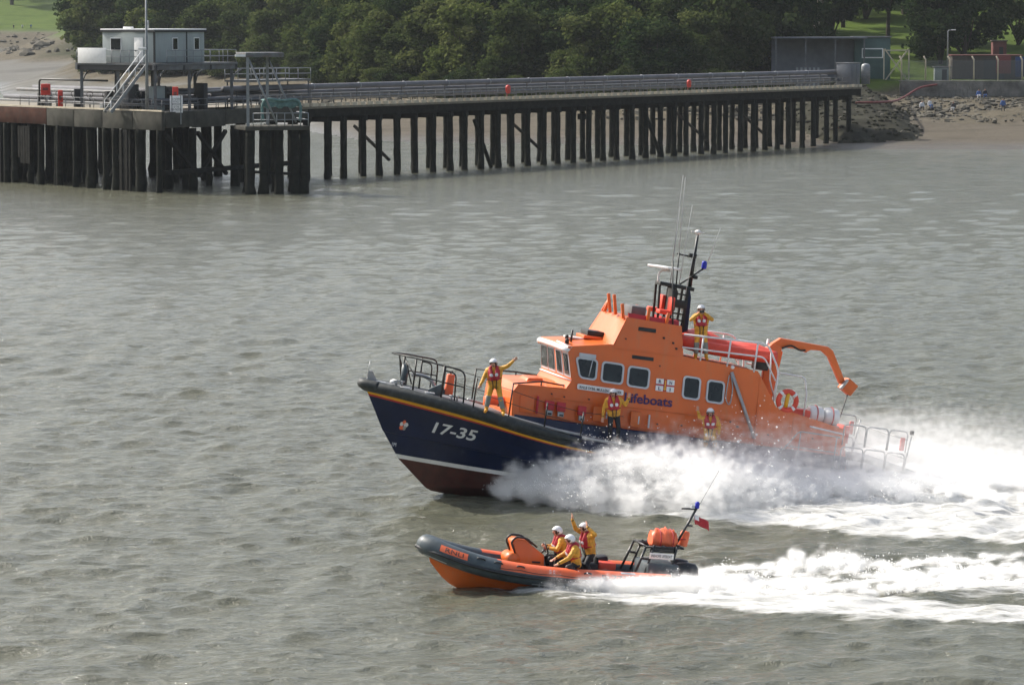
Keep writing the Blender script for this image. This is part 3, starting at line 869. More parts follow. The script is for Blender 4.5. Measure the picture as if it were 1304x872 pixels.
def lifebuoy_box(t, n, label, z=DECK):
    e = empty('lifebuoy_box', Matrix.Translation(tp(t, n, z)) @ rotU, label, 'lifebuoy box')
    mb = MB(); mb.prism(rrect(0.62, 0.85, 0.28), lambda p: (p[0], -0.12, 1.0 + p[1]), lambda p: (p[0], 0.12, 1.0 + p[1]))
    mb.build('housing', M['redbox'], e, bevel=0.03); MB().beam((0, 0.17, 0), (0, 0.17, 0.95), 0.08, 0.08).build('post', M['redbox'], e)
lifebuoy_box(30.4, 0.3, 'red lifebuoy housing on the trestle rail out over deep water')
lifebuoy_box(66.0, 0.3, 'red lifebuoy housing on the trestle rail near the beach')
# raised walkway over the pipes
we = empty('pipe_walkway', Matrix.Translation(tp(-6, 3.4, DECK)), 'small raised steel walkway with handrails crossing the jetty pipes', 'walkway')
def Wk(mb, name, m):
    o0 = tp(-6, 3.4, DECK); mb.v = [Vector(v) - o0 for v in mb.v]; return mb.build(name, M[m], we)
mb = MB(); span(mb, -9.5, 0.2, 2.3, 4.9, 9.1, 9.3); Wk(mb, 'platform', 'steelgrey')
for t in (-9.2, -4.5, -0.1): 
    for n in (2.4, 4.8): Wk(MB().beam(tp(t, n, DECK), tp(t, n, 9.1), 0.12, 0.12), 'leg', 'steelgrey')
for n in (2.35, 4.85):
    mb = MB()
    for z in (9.8, 10.3): mb.tube([tp(-9.5, n, z), tp(0.2, n, z)], 0.04, 5)
    for t in np.linspace(-9.5, 0.2, 6): mb.tube([tp(t, n, 9.3), tp(t, n, 10.3)], 0.04, 5)
    Wk(mb, 'handrail', 'galv')

# ------------------------------------------------------------------ jetty head
C0 = Vector((-29.86, 295.16, 0)); HL = Vector((-0.6335, 0.7737, 0)).normalized()   # corner, left along the front edge
HB = Vector((0.42, 0.907, 0)).normalized()                                          # back along the right side
def hp(a, b, z): return C0 + HL * a + HB * b + Vector((0, 0, z))
head = empty('pier_platform', Matrix.Translation(C0), 'broad jetty head with stained concrete edge beam on dense dark piles', 'jetty')
def H(mb, name, mats, **k):
    mb.v = [Vector(v) - C0 for v in mb.v]; return mb.build(name, mats if isinstance(mats, list) else M[mats], head, **k)
def hspan(mb, a0, a1, b0, b1, z0, z1, mat=0):
    P = [(a0, b0), (a0, b1), (a1, b1), (a1, b0)]
    return mb.hexa([hp(a, b, z0) for a, b in P], [hp(a, b, z1) for a, b in P], mat)
H(hspan(MB(), 0.4, 48, 0.4, 27, DECK - 0.3, DECK), 'deck', 'decktop')
segs = [(0, 4.6), (4.6, 9.4), (9.4, 14.0), (14.0, 18.6)]
for a0, a1 in segs: H(hspan(MB(), a0 + 0.03, a1 - 0.03, 0, 0.55, DECK - 1.45, DECK + 0.12 + rng.uniform(-.04, .04)), 'edge_beam', 'concrete', bevel=0.04)
H(hspan(MB(), 18.63, 48, 0, 0.55, DECK - 1.35, DECK + 0.1), 'edge_beam', 'rustcon', bevel=0.04)
for b0, b1 in ((0.58, 5.5), (5.5, 11), (11, 19), (19, 27)): H(hspan(MB(), 0, 0.5, b0 + 0.02, b1 - 0.02, DECK - 1.3 + rng.uniform(-.1, .1), DECK + 0.1), 'edge_beam', 'concrete', bevel=0.04)
mb = MB(); hspan(mb, 0, 48, -0.03, 0.16, DECK + 0.15, DECK + 0.28); H(mb, 'kerb', 'kerb')
BIGP = [pile_mesh(20 + i, 0.40, 8.2) for i in range(4)]
def hpile(a, b, s=1.0, tilt=0):
    p = hp(a, b, -2.8)
    link('pile', BIGP[rng.integers(4)], head, Matrix.Translation(p - C0) @ Matrix.Rotation(rng.uniform(0, 6), 4, 'Z') @ Matrix.Rotation(tilt, 4, 'X') @ Matrix.Diagonal((s, s, 1, 1)))
for b in (0.35, 6.0, 13.0, 19.0, 24.5):
    a = 0.4 if b > 1 else 0.45
    while a < 47:
        hpile(a + rng.uniform(-.25, .25), b + rng.uniform(-.3, .3), rng.uniform(0.6, 1.15), rng.uniform(-.02, .02))
        a += rng.choice([1.2, 1.5, 2.2, 3.4]) if b < 8 else rng.uniform(3.4, 6.0)
for a0, b0, a1, b1 in ((0.4, 1.0, 0.4, 6.4), (0.4, 6.5, 0.4, 11.5), (0.4, 11.4, 0.4, 6.6), (5, 0.4, 8.5, 0.4), (24, 3, 29, 3)):
    H(MB().beam(hp(a0, b0, 5.0), hp(a1, b1, 1.2), 0.3, 0.3), 'brace', 'plank')
for z, b in ((1.7, 0.2), (1.7, 7.1)): H(MB().beam(hp(0.3, b + 0.4, z), hp(0.3, b + 19, z), 0.35, 0.4), 'waling', 'plank')
# planked fender panels on the outer face
for a0, a1, z0, z1 in ((5.0, 6.6, -0.8, 5.3), (21.5, 23.4, 2.2, 5.2), (26.5, 34, -0.8, 4.2)):
    a = a0
    while a < a1: H(hspan(MB(), a, a + 0.36, -0.05 + rng.uniform(-.06, .06), 0.25, z0 + rng.uniform(-.5, .3), z1), 'fender_plank', 'plank'); a += 0.42
# rails and pipework on the deck
def hrail(a0, b0, a1, b1, z, h, n, m='steelgrey', name='handrail', rows=(1.0, 0.5), r=0.035, own=None):
    mb = MB()
    for f in rows: mb.tube([hp(a0, b0, z + h * f), hp(a1, b1, z + h * f)], r, 5)
    for k in range(n + 1):
        f = k / n; p = hp(a0 + (a1 - a0) * f, b0 + (b1 - b0) * f, z); mb.tube([p, p + Vector((0, 0, h))], r, 5)
    if own: mb.v = [Vector(v) - own[1] for v in mb.v]; return mb.build(name, M[m], own[0])
    return H(mb, name, m)
hrail(0.8, 0.9, 24, 0.9, DECK, 1.1, 15); hrail(0.6, 2, 0.6, 26, DECK, 1.1, 15)
for b, z, r_, m in ((4.0, 7.7, 0.18, 'pipe'), (5.0, 7.5, 0.13, 'steelgrey'), (6.2, 8.3, 0.16, 'steelgrey'), (9.0, 8.4, 0.25, 'pipe'), (3.0, 7.4, 0.10, 'steelgrey'), (12.0, 7.8, 0.22, 'pipe')):
    H(MB().tube(round_path([hp(30, b, z), hp(6 + b * 0.4, b, z), hp(3.0 + b * 0.35, b + 2.5, z), hp(3.0 + b * 0.35, 27, z)], 0.8), r_, 10), 'pipe', m)
H(MB().tube(round_path([hp(22, 2.2, 7.0), hp(22, 2.2, 9.4), hp(11, 2.6, 9.4)], 0.4), 0.09, 8), 'pipe', 'black')
for k in range(14):
    a, b = rng.uniform(6, 24), rng.uniform(2, 7); h = rng.uniform(0.5, 1.9)
    H(MB().box(hp(a, b, DECK + h / 2), (rng.uniform(.2, .6), rng.uniform(.2, .6), h), M=Matrix.Rotation(rng.uniform(0, 3), 3, 'Z')), 'valve_stand', ('steelgrey', 'darktrim', 'steelgrey', 'galv')[k % 4], bevel=0.03)
for k in range(6):
    a, b = 7 + k * 2.6, 3.5
    mb = MB(); mb.tube([hp(a, b, 6.8), hp(a, b, 8.1)], 0.06, 6); mb.tube([hp(a, b, 8.1) + Vector((0.28 * math.cos(q), 0, 0.28 * math.sin(q))) for q in np.linspace(0, 6.0, 12)], 0.03, 5, closed=True)
    H(mb, 'valve_wheel', 'darktrim')
def red_thing(a, b, w, h, z0, label, nm, cat):
    p = hp(a, b, DECK); e = empty(nm, Matrix.Translation(p), label, cat)
    MB().box((0, 0, z0 + h / 2), (w, 0.35, h)).build('case', M['redbox'], e, bevel=0.05)
    MB().box((0, -0.19, z0 + h * 0.55), (w * 0.55, 0.04, h * 0.25)).build('panel', M['redpanel'], e)
    MB().beam((0, 0.1, 0), (0, 0.1, z0 + 0.05), 0.1, 0.1).build('post', M['steelgrey'], e)
red_thing(20.2, 1.5, 0.85, 1.0, 1.2, 'square red cabinet on the jetty head among the pipework', 'fire_cabinet', 'cabinet')
red_thing(17.2, 1.0, 0.42, 1.5, 0.2, 'tall narrow red extinguisher box at the edge of the jetty head', 'extinguisher_box', 'box')
red_thing(-0.2 + 1.2, 3.4, 0.5, 1.3, 0.9, 'red and grey box beside the foot of the steel stairs', 'call_box', 'box')

# raised cabin platform
PZ = 11.0
K0 = Vector((-31.2, 302.5, 0)); KL = Vector((-0.80, 0.60, 0)); KB = Vector((0.60, 0.80, 0))
def kp(a, b, z): return K0 + KL * a + KB * b + Vector((0, 0, z))
plat = empty('raised_platform', Matrix.Translation(K0 + Vector((0, 0, DECK))), 'raised steel platform on posts carrying the grey cabin', 'platform')
def K(mb, name, m, par=None, o0=None, **k):
    o0 = o0 or (K0 + Vector((0, 0, DECK))); mb.v = [Vector(v) - o0 for v in mb.v]; return mb.build(name, M[m] if isinstance(m, str) else m, par or plat, **k)
def kspan(mb, a0, a1, b0, b1, z0, z1):
    P = [(a0, b0), (a0, b1), (a1, b1), (a1, b0)]
    return mb.hexa([kp(a, b, z0) for a, b in P], [kp(a, b, z1) for a, b in P])
K(kspan(MB(), -1.2, 8.4, -1.2, 9.6, PZ - 0.18, PZ), 'floor', 'steelgrey')
for b in (-1.1, 2.5, 6, 9.4): K(kspan(MB(), -1.15, 8.35, b, b + 0.2, PZ - 0.62, PZ - 0.183), 'floor_beam', 'darktrim')
for a in (-1.1, 8.1): K(kspan(MB(), a, a + 0.25, -1.25, 9.65, PZ - 0.6, PZ - 0.19), 'edge_girder', 'steelgrey')
for a in (-0.8, 3.6, 8.0):
    for b in (-0.8, 3.6, 9.2):
        K(MB().beam(kp(a, b, DECK), kp(a, b, PZ - 0.63), 0.25, 0.25), 'post', 'steelgrey')
        K(MB().tube(smooth_path([kp(a, b, PZ - 2.0), kp(a, b + 0.5, PZ - 1.0), kp(a, b + 1.3, PZ - 0.7)], 4), 0.07, 6), 'knee_brace', 'steelgrey')
def krail(a0, b0, a1, b1, n):
    mb = MB()
    for z in (PZ + 0.55, PZ + 1.1): mb.tube([kp(a0, b0, z), kp(a1, b1, z)], 0.035, 5)
    for k in range(n + 1):
        f = k / n; mb.tube([kp(a0 + (a1 - a0) * f, b0 + (b1 - b0) * f, PZ), kp(a0 + (a1 - a0) * f, b0 + (b1 - b0) * f, PZ + 1.1)], 0.035, 5)
    K(mb, 'handrail', 'galv')
krail(0.9, -1.1, 8.3, -1.1, 7); krail(-1.1, 0.4, -1.1, 9.5, 8); krail(-1.1, 9.5, 8.3, 9.5, 6); krail(8.3, -1.1, 8.3, 9.5, 8)
# equipment under it
for k in range(9):
    a, b = rng.uniform(0, 7.5), rng.uniform(0, 7); h = rng.uniform(0.8, 2.4)
    K(MB().box(kp(a, b, DECK + h / 2), (rng.uniform(.5, 1.6), rng.uniform(.4, 1.2), h), M=Matrix.Rotation(0.9, 3, 'Z')), 'pump_cabinet', ('darktrim', 'steelgrey', 'cabin')[k % 3], bevel=0.04)
# cabin
cab0 = kp(0.0, 0.0, PZ)
cab = empty('grey_cabin', Matrix.Translation(cab0), 'flat roofed pale grey portable cabin with white door on the raised platform', 'cabin')
def Kc(mb, name, m, par=None, **k): return K(mb, name, m, par or cab, cab0, **k)
def cspan(mb, a0, a1, b0, b1, z0, z1): return kspan(mb, a0, a1, b0, b1, PZ + z0, PZ + z1)
Kc(cspan(MB(), 0, 6.2, 0, 6.5, 0.02, 2.85), 'wall', 'cabin', bevel=0.03)
Kc(cspan(MB(), -0.14, 6.34, -0.14, 6.64, 2.853, 2.97), 'roof', 'white', bevel=0.02)
Kc(cspan(MB(), -0.17, 6.37, -0.17, 6.67, 2.70, 2.852), 'fascia', 'darktrim')
for a, b in ((-0.03, -0.03), (-0.03, 4.1)): Kc(cspan(MB(), a, a + 0.14, b, b + 0.14, 0.02, 2.69), 'corner_trim', 'darktrim')
def cwin(a0, a1, b0, b1, z0, z1):
    front = b1 - b0 < 0.2
    w = Kc(cspan(MB(), a0, a1, b0, b1, z0, z1), 'window', 'white')
    if front: p = Kc(cspan(MB(), a0 + .08, a1 - .08, b0 - 0.02, b0 + 0.01, z0 + .08, z1 - .08), 'pane', 'glass')
    else: p = Kc(cspan(MB(), a0 - 0.02, a0 + 0.01, b0 + .07, b1 - .07, z0 + .07, z1 - .07), 'pane', 'glass')
    p.parent = w
cwin(3.9, 5.2, -0.05, 0.02, 1.05, 2.2)
for b in (2.3, 5.1): cwin(-0.05, 0.02, b, b + 0.7, 1.1, 2.2)
dr = Kc(cspan(MB(), 1.3, 2.35, -0.06, 0.02, 0.05, 2.2), 'door', 'white', bevel=0.015)
hd = Kc(cspan(MB(), 2.1, 2.2, -0.12, -0.062, 1.0, 1.12), 'handle', 'darktrim'); hd.parent = dr
Kc(MB().tube([kp(3.5, 3, PZ + 2.97), kp(3.5, 3, PZ + 3.7)], 0.08, 8), 'vent_pipe', 'galv')
Kc(cspan(MB(), 3.0, 4.0, 0.3, 0.6, 2.98, 3.15), 'floodlight', 'white', bevel=0.03)
# stairs
st0 = kp(0.5, -1.2, DECK)
stair = empty('steel_stairs', Matrix.Translation(st0), 'steel stairs with white handrails climbing to the cabin platform', 'stairs')
sdir = (KL * 0.35 - KB * 0.94).normalized(); sw = Vector((-sdir.y, sdir.x, 0))
top = kp(0.0, -1.25, PZ); foot = top + sdir * 3.6 - Vector((0, 0, PZ - DECK))
for k in range(14):
    f = (k + 0.5) / 14; p = foot + (top - foot) * f
    K(MB().box(p, (1.15, 0.26, 0.05), M=Matrix.Rotation(math.atan2(sw.y, sw.x), 3, 'Z')), 'tread', 'steelgrey', stair, st0)
for s in (-0.62, 0.62):
    K(MB().beam(foot + sw * s, top + sw * s, 0.06, 0.28), 'stringer', 'galv', stair, st0)
    mb = MB(); up = Vector((0, 0, 1.0))
    mb.tube([foot + sw * s + up, top + sw * s + up], 0.05, 6)
    for f in (0, 0.33, 0.66, 1): mb.tube([foot + (top - foot) * f + sw * s, foot + (top - foot) * f + sw * s + up], 0.035, 5)
    K(mb, 'handrail', 'white', stair, st0)
# signs, pole
def board(name, c, right, w, h, m, label, cat='sign', frame='white', text=None, post=None):
    right = Vector(right).normalized(); nrm = Vector((right.y, -right.x, 0))
    e = empty(name, Matrix.Translation(c), label, cat)
    rot = Matrix.Rotation(math.atan2(right.y, right.x), 3, 'Z')
    MB().box((0, 0, 0), (w, 0.06, h), M=rot).build('panel', M[m], e, bevel=0.01)
    if text:
        for i, ln in enumerate(text):
            hh = h * 0.62 / len(text); z0 = h / 2 - h * 0.12 - (i + 1) * (h * 0.78 / len(text)) + hh * 0.2
            ww = w * 0.84 * min(1, len(ln) / max(len(x) for x in text))
            lettering('lettering', ln, ww, hh, lambda u, v: right * (u - ww / 2) + nrm * 0.034 + Vector((0, 0, z0 + v)), M['blackletter'], e)
    if post:
        for s in post: MB().beam(right * s * w + Vector((0, 0, -h / 2 - 1.0)), right * s * w + Vector((0, 0, h / 2)), 0.08, 0.08).build('post', M['galv'], e)
    return e
board('banner', kp(6.3, -1.25, PZ + 0.62), -KL, 3.4, 1.35, 'white', 'long white banner board tied to the platform rail under the cabin window')
board('notice_board', hp(-0.05, 2.4, DECK + 0.75), (0.95, -0.1, 0), 1.1, 1.45, 'white', 'white notice board with lines of blue black print at the jetty corner', text=['NO MOORING', 'WITHOUT', 'PERMISSION', 'OF THE', 'PIER MASTER'], post=(-0.35, 0.35))
pe = empty('signal_pole', Matrix.Translation(hp(3.2, 1.0, DECK)), 'tall slender grey pole in front of the cabin carrying a lamp', 'pole')
MB().tube([(0, 0, 0), (0, 0, 5), (0, 0, 11.5)], 0.14, 8, rs=[0.17, 0.12, 0.07]).build('shaft', M['galv'], pe)
MB().box((-0.35, -0.1, 5.5), (0.7, 0.35, 0.22)).build('lamp', M['white'], pe, bevel=0.04)
# access gantry on its own low stage
G0 = Vector((-22.6, 294.0, 0)); GZ = 5.75
GX = Vector((0.96, 0.28, 0)).normalized(); GY = Vector((-0.28, 0.96, 0)).normalized()
def gp(a, b, z): return G0 + GX * a + GY * b + Vector((0, 0, z))
gan = empty('access_gantry', Matrix.Translation(G0 + Vector((0, 0, GZ))), 'pale steel gantry frame with teal netting over a low boat landing stage', 'gantry')
def G(mb, name, m, **k):
    o0 = G0 + Vector((0, 0, GZ)); mb.v = [Vector(v) - o0 for v in mb.v]; return mb.build(name, M[m], gan, **k)
def gspan(mb, a0, a1, b0, b1, z0, z1):
    P = [(a0, b0), (a1, b0), (a1, b1), (a0, b1)]
    return mb.hexa([gp(a, b, z0) for a, b in P], [gp(a, b, z1) for a, b in P])
G(gspan(MB(), -0.1, 5.5, -0.2, 4.5, GZ - 0.35, GZ), 'stage', 'concrete', bevel=0.03)
for a, b in ((0.2, 0.1), (2.7, 3.8)):
    G(MB().beam(gp(a, b, GZ), gp(a, b, 11.9), 0.24, 0.24), 'column', 'galv')
    G(MB().tube([gp(a + 0.1, b, 11.4), gp(a + 2.4, b - 0.5, GZ + 0.2)], 0.09, 6), 'stay', 'galv')
G(gspan(MB(), 0.0, 3.3, -0.1, 4.0, 11.6, 12.0), 'top_frame', 'steelgrey', bevel=0.03)
G(MB().beam(gp(-0.9, 0.0, 11.75), gp(0.0, 0.0, 11.75), 0.12, 0.2), 'arm', 'white')
mb = MB(); rows = []
for i in range(13):
    a = 1.7 + 3.2 * i / 12
    rows.append([gp(a, 0.95, GZ + 1.55 + 0.12 * math.cos(1.7 * i)), gp(a, 1.1, GZ + 2.15 + 0.1 * math.sin(i * 1.3)), gp(a, 1.9, GZ + 2.2 + 0.07 * math.sin(i * 2.3))])
mb.grid(rows); nt_ = G(mb, 'netting', 'teal', fix=False); sol = nt_.modifiers.new('thickness', 'SOLIDIFY'); sol.thickness = 0.03
mb = MB(); mb.tube(smooth_path([gp(1.7, 0.9, GZ + 0.4), gp(1.6, 0.9, GZ + 1.6), gp(2.0, 0.9, GZ + 2.25), gp(3.3, 0.9, GZ + 2.15), gp(4.6, 0.9, GZ + 2.2), gp(4.95, 0.9, GZ + 1.6), gp(4.9, 0.9, GZ + 0.4)], 5), 0.12, 7); G(mb, 'net_roll', 'teal')
mb = MB()
for z in (0.55, 1.1): mb.tube([gp(0.6, -0.1, GZ + z), gp(5.4, -0.1, GZ + z)], 0.04, 5); mb.tube([gp(5.4, -0.1, GZ + z), gp(5.4, 4.4, GZ + z)], 0.04, 5)
for a in np.linspace(0.6, 5.4, 8): mb.tube([gp(a, -0.1, GZ), gp(a, -0.1, GZ + 1.1)], 0.04, 5)
G(mb, 'handrail', 'galv')
for a, b in ((0.4, 0.3), (1.6, 0.4), (2.9, 0.3), (4.3, 0.3), (5.1, 0.4), (1.0, 3.9), (3.4, 3.9), (5.0, 3.9)):
    link('pile', PILES[rng.integers(4)], gan, Matrix.Translation(gp(a, b, -2.9) - (G0 + Vector((0, 0, GZ)))) @ Matrix.Diagonal((1.35, 1.35, 0.97, 1)))
G(MB().beam(gp(0.3, 0.3, 1.9), gp(5.1, 0.3, 1.6), 0.2, 0.25), 'waling', 'plank')

# ------------------------------------------------------------------ landing: sheds, wall, fence
def at_ground(px, y): x = px_x(px, y); return Vector((x, y, gz(x, y)))
# grey switch cabinet at the pier root
p = tp(TL + 1.2, 1.6, DECK)
e = empty('switch_cabinet', Matrix.Translation(p) @ rotU, 'grey blue metal cabinet standing at the shore end of the jetty', 'cabinet')
MB().box((0, 0, 1.4), (2.2, 2.0, 2.7)).build('case', M['corrug'], e, bevel=0.05)
MB().box((0, 0, 2.79), (2.35, 2.15, 0.08)).build('roof', M['steelgrey'], e, bevel=0.02)
for s in (-0.5, 0.5): MB().box((s, -1.02, 1.4), (0.9, 0.05, 2.3)).build('door', M['corrug'], e, bevel=0.02)
# rocky bank that carries the jetty root
rows = []; r_ = np.random.default_rng(9)
for a in np.linspace(0, 1, 46):
    row = []; yy = 392 + 78 * a
    for q in np.linspace(-15, 19, 40):
        xx = 43.5 + q
        top = float(np.interp(yy, [392, 402, 412, 440, 470], [-2.5, 0.6, 2.2, 4.8, 6.2]))
        d = max(0, -q - 5, (q - 3) * 0.9)
        z = top - 0.62 * d + (fbm(np.array([xx * 0.5]), np.array([yy * 0.5]), 4)[0] - 0.5) * 1.7
        row.append((xx, yy, max(z, gz(xx, yy) - 1.2)))
    rows.append(row)
bk = MB(); bk.grid(rows); ao = bk.build('rock_bank', M['shaderock'], None); tag(ao, 'dark rocky bank where the jetty meets the land', 'bank')
ico = bmesh.new(); bmesh.ops.create_icosphere(ico, subdivisions=1, radius=1.0); iv = [v.co.copy() for v in ico.verts]; jf = [tuple(v.index for v in f.verts) for f in ico.faces]; ico.free()
bk = MB()
for q in range(1700):
    p = rows[r_.integers(46)][r_.integers(40)]
    if p[2] < gz(p[0], p[1]) - 0.5: continue
    s_ = r_.uniform(0.15, 0.48); k3 = r_.uniform(0.6, 1.3, 3)
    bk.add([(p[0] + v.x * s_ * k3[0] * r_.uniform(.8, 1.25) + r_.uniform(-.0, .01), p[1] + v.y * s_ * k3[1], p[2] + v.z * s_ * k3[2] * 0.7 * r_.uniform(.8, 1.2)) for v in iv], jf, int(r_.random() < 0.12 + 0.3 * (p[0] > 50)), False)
tag(bk.build('boulders', [M['shaderock'], M['rock']], ao, fix=False), kind='stuff')  # painted-shade rock dominates near the jetty, more plain rock farther right
for px, lab in ((1084, 'domed grey tank nearer the open shed'), (1101, 'domed grey tank nearer the grey cabinet')):
    g = at_ground(px, 452); g.z = 6.3
    e = empty('domed_tank', Matrix.Translation(g), lab, 'tank', 'domed tanks at the jetty landing')
    MB().lathe([(0.6, 0), (0.6, 2.2), (0.55, 2.45), (0.38, 2.62), (0.0, 2.7)], 16).build('shell', M['galv'], e); MB().lathe([(0.63, 1.0), (0.63, 1.08)], 16).build('band', M['steelgrey'], e)
# open sided shed with flat roof and green end
g = at_ground(1000, 470)
sh0 = Vector((px_x(985, 468), 468, 6.2))
shed = empty('open_shed', Matrix.Translation(sh0), 'long low open shed with flat grey roof beside the trees', 'shed')
MB().box((6.2, 2.5, 6.0), (12.6, 6, 0.22)).build('roof', M['corrug'], shed, bevel=0.03)
for x in (0.2, 4.2, 8.2, 12.1): MB().beam((x, -0.3, -0.6), (x, -0.3, 5.9), 0.18, 0.18).build('post', M['steelgrey'], shed)
MB().box((6.2, 5.2, 2.4), (12.4, 0.15, 6.8)).build('back_wall', M['corrug'], shed)
g2 = Vector((px_x(1087, 472), 472, 6.2))
gs = empty('green_shed', Matrix.Translation(g2), 'dark green shed with a pale framed window behind the domed tanks', 'shed')
MB().box((2.4, 2, 2.9), (4.9, 4, 6.2)).build('wall', M['greenshed'], gs, bevel=0.03); MB().box((2.4, 2, 6.1), (5.3, 4.4, 0.16)).build('roof', M['steelgrey'], gs)
wf = MB().box((2.4, -0.05, 3.9), (2.9, 0.08, 1.35)).build('window', M['white'], gs); MB().box((2.4, -0.10, 3.9), (2.6, 0.04, 1.05)).build('pane', M['greenshed'], wf)
# corrugated screen: one sheet per fold
e = empty('corrugated_screen', Matrix.Translation((px_x(1014, 455), 455, 5.6)), 'pale grey corrugated sheet screen in front of the open shed', 'screen')
for i in range(11): MB().box((i * 0.28, 0.05 * (i % 2), 1.4), (0.27, 0.06, 2.8)).build('sheet', M['corrug' if i % 2 else 'galv'], e)
# stone sea wall, blocks too small to pick apart
mb = MB(); r_ = random.Random(4)
z = 3.9
while z < 6.35:
    x = 52.0 + r_.uniform(0, 0.4)
    h = r_.uniform(0.24, 0.36)
    while x < 110:
        w = r_.uniform(0.3, 0.75); mb.box((x + w / 2, 464.6 + r_.uniform(-.06, .06), z + h / 2), (w - 0.04, 0.6, h - 0.03)); x += w
    z += h
mb.box((81, 464.72, 5.0), (58, 0.45, 2.5))
sw_ = link('sea_wall', mb.mesh('sea_wall', M['stone'])); tag(sw_, 'old grey stone sea wall above the rocky beach', 'wall')
cp_ = MB().box((81, 464.7, 6.45), (58.2, 0.75, 0.16)); cp_.build('coping', M['stone'], sw_, bevel=0.03)
# chain link fence with cranked concrete posts
fe = empty('chain_link_fence', Matrix.Translation((54, 466.3, 6.4)), 'chain link fence with cranked concrete posts on top of the sea wall', 'fence')
for i in range(11):
    x = i * 3.25 - 1.6
    MB().tube([(x, 0, -0.3), (x, 0, 2.9), (x - 0.28, -0.1, 3.35)], 0.10, 6).build('post', M['kerb'], fe)
    if i < 10:
        b_ = MB(); b_.box((x + 1.62, 0, 1.45), (3.2, 0.012, 2.7)); b_.build('wire_mesh', M['chain'], fe)
# huts and boards behind the fence
def hut(px, y, w, d, h, wall, roof, label, nm='hut', z=6.4):
    c = Vector((px_x(px, y), y, z)); e = empty(nm, Matrix.Translation(c), label, 'hut')
    MB().box((0, d / 2, h / 2), (w, d, h)).build('wall', M[wall], e, bevel=0.02); MB().box((0, d / 2, h + 0.08), (w + 0.3, d + 0.3, 0.16)).build('roof', M[roof], e, bevel=0.02)
    o_ = MB().box((w * 0.1, -0.03, h * 0.45), (w * 0.3, 0.06, h * 0.8)).build('door', M['darktrim'], e)
    return e
hut(1255, 474, 9.5, 4, 3.3, 'brown', 'hutred', 'low brown hut with red roof edge behind the fence')
hut(1271, 486, 1.9, 2, 5.2, 'hutred', 'brown', 'small red hut top standing above the brown hut', 'lookout_hut')
board('red_board', Vector((px_x(1276, 467.5), 467.5, 8.6)), (1, 0, 0), 2.0, 2.4, 'redpanel', 'red sign board hung behind the chain link fence')
board('blue_board', Vector((px_x(1300, 467.5), 467.5, 8.3)), (1, 0, 0), 1.9, 2.7, 'bluepanel', 'blue sign board hung behind the chain link fence')
hut(1199, 469, 2.2, 1.2, 1.8, 'cabin', 'steelgrey', 'small grey green equipment box behind the fence', 'equipment_box')
lp = empty('lamp_post', Matrix.Translation((px_x(1205, 475), 475, 6.4)), 'slender pale lamp post rising behind the fence', 'lamp post')
MB().tube([(0, 0, 0), (0, 0, 6.6), (0.1, 0, 6.8), (0.5, 0, 6.85)], 0.09, 7, rs=[.13, .09, .08, .07]).build('column', M['galv'], lp); MB().box((0.75, 0, 6.85), (0.6, 0.25, 0.12)).build('lantern', M['white'], lp, bevel=0.03)
for px, yy, lab in ((1140, 470, 'rough timber crossed frame beside the grey cabinet'),):
    c = Vector((px_x(px, yy), yy, 6.3)); e = empty('timber_frame', Matrix.Translation(c), lab, 'frame')
    for a, b in (((-1.6, 0), (1.6, 4.4)), ((1.6, 0), (-1.6, 4.4)), ((-1.7, 0), (-1.7, 4.4)), ((1.7, 0), (1.7, 4.2)), ((-1.8, 4.2), (1.8, 4.2))):
        MB().beam((a[0], 0.1 * (a[0] > 0), a[1]), (b[0], 0.1 * (a[0] > 0), b[1]), 0.16, 0.16).build('beam', M['kerb'], e)
rp_ = [tp(TL + 2, 1, 4.9), tp(TL + 9, 0, 4.9), Vector((px_x(1150, 452), 452, 4.6)), Vector((px_x(1170, 462), 462, 5.6)), Vector((px_x(1192, 464), 464, 6.0))]
tag(link('red_hose', MB().tube(smooth_path(rp_, 6), 0.14, 7).mesh('red_hose', M['redpanel'])), 'red pipe running along the rocks from the jetty root to the wall', 'pipe')
# ------------------------------------------------------------------ large lifeboat
LM = LIFE.M
boat = empty('lifeboat', LM, 'large orange and navy lifeboat number 17-35 planing bow up through spray', 'boat')
def curve(pts, n=46):
    P = np.array(pts, float); t = np.linspace(0, 1, len(P))
    q = np.array([tuple(v) for v in smooth_path([tuple(p) for p in P], 12)])
    s = np.concatenate([[0], np.cumsum(np.linalg.norm(np.diff(q, axis=0), axis=1))]); s /= s[-1]
    u = np.linspace(0, 1, n) ** 0.85
    return np.stack([np.interp(u, s, q[:, k]) for k in range(3)], 1)
sheer = curve([(0, 2.55, 1.38), (4, 2.78, 1.38), (8, 2.85, 1.41), (11, 2.70, 1.49), (12.5, 2.48, 1.64), (14, 2.08, 1.86), (15.4, 1.50, 2.02), (16.5, 0.85, 2.13), (17.1, 0.36, 2.17), (17.38, 0.02, 2.18)])
rub = curve([(0, 2.57, 0.95), (4, 2.80, 0.94), (8, 2.86, 0.95), (11, 2.66, 1.10), (12.5, 2.40, 1.27), (14, 1.96, 1.52), (15.4, 1.36, 1.70), (16.5, 0.73, 1.82), (17.05, 0.30, 1.88), (17.32, 0.02, 1.90)])
kn = curve([(0, 2.52, 0.42), (4, 2.66, 0.40), (8, 2.64, 0.40), (11, 2.30, 0.44), (12.7, 1.85, 0.50), (14.2, 1.26, 0.57), (15.4, 0.72, 0.63), (16.2, 0.30, 0.67), (16.62, 0.02, 0.69)])
boot = curve([(0, 2.46, 0.0), (4, 2.55, 0.0), (8, 2.45, 0.0), (10.5, 2.05, 0.0), (12.3, 1.55, 0.0), (13.8, 1.00, 0.0), (14.9, 0.54, 0.01), (15.7, 0.22, 0.02), (16.11, 0.02, 0.03)])
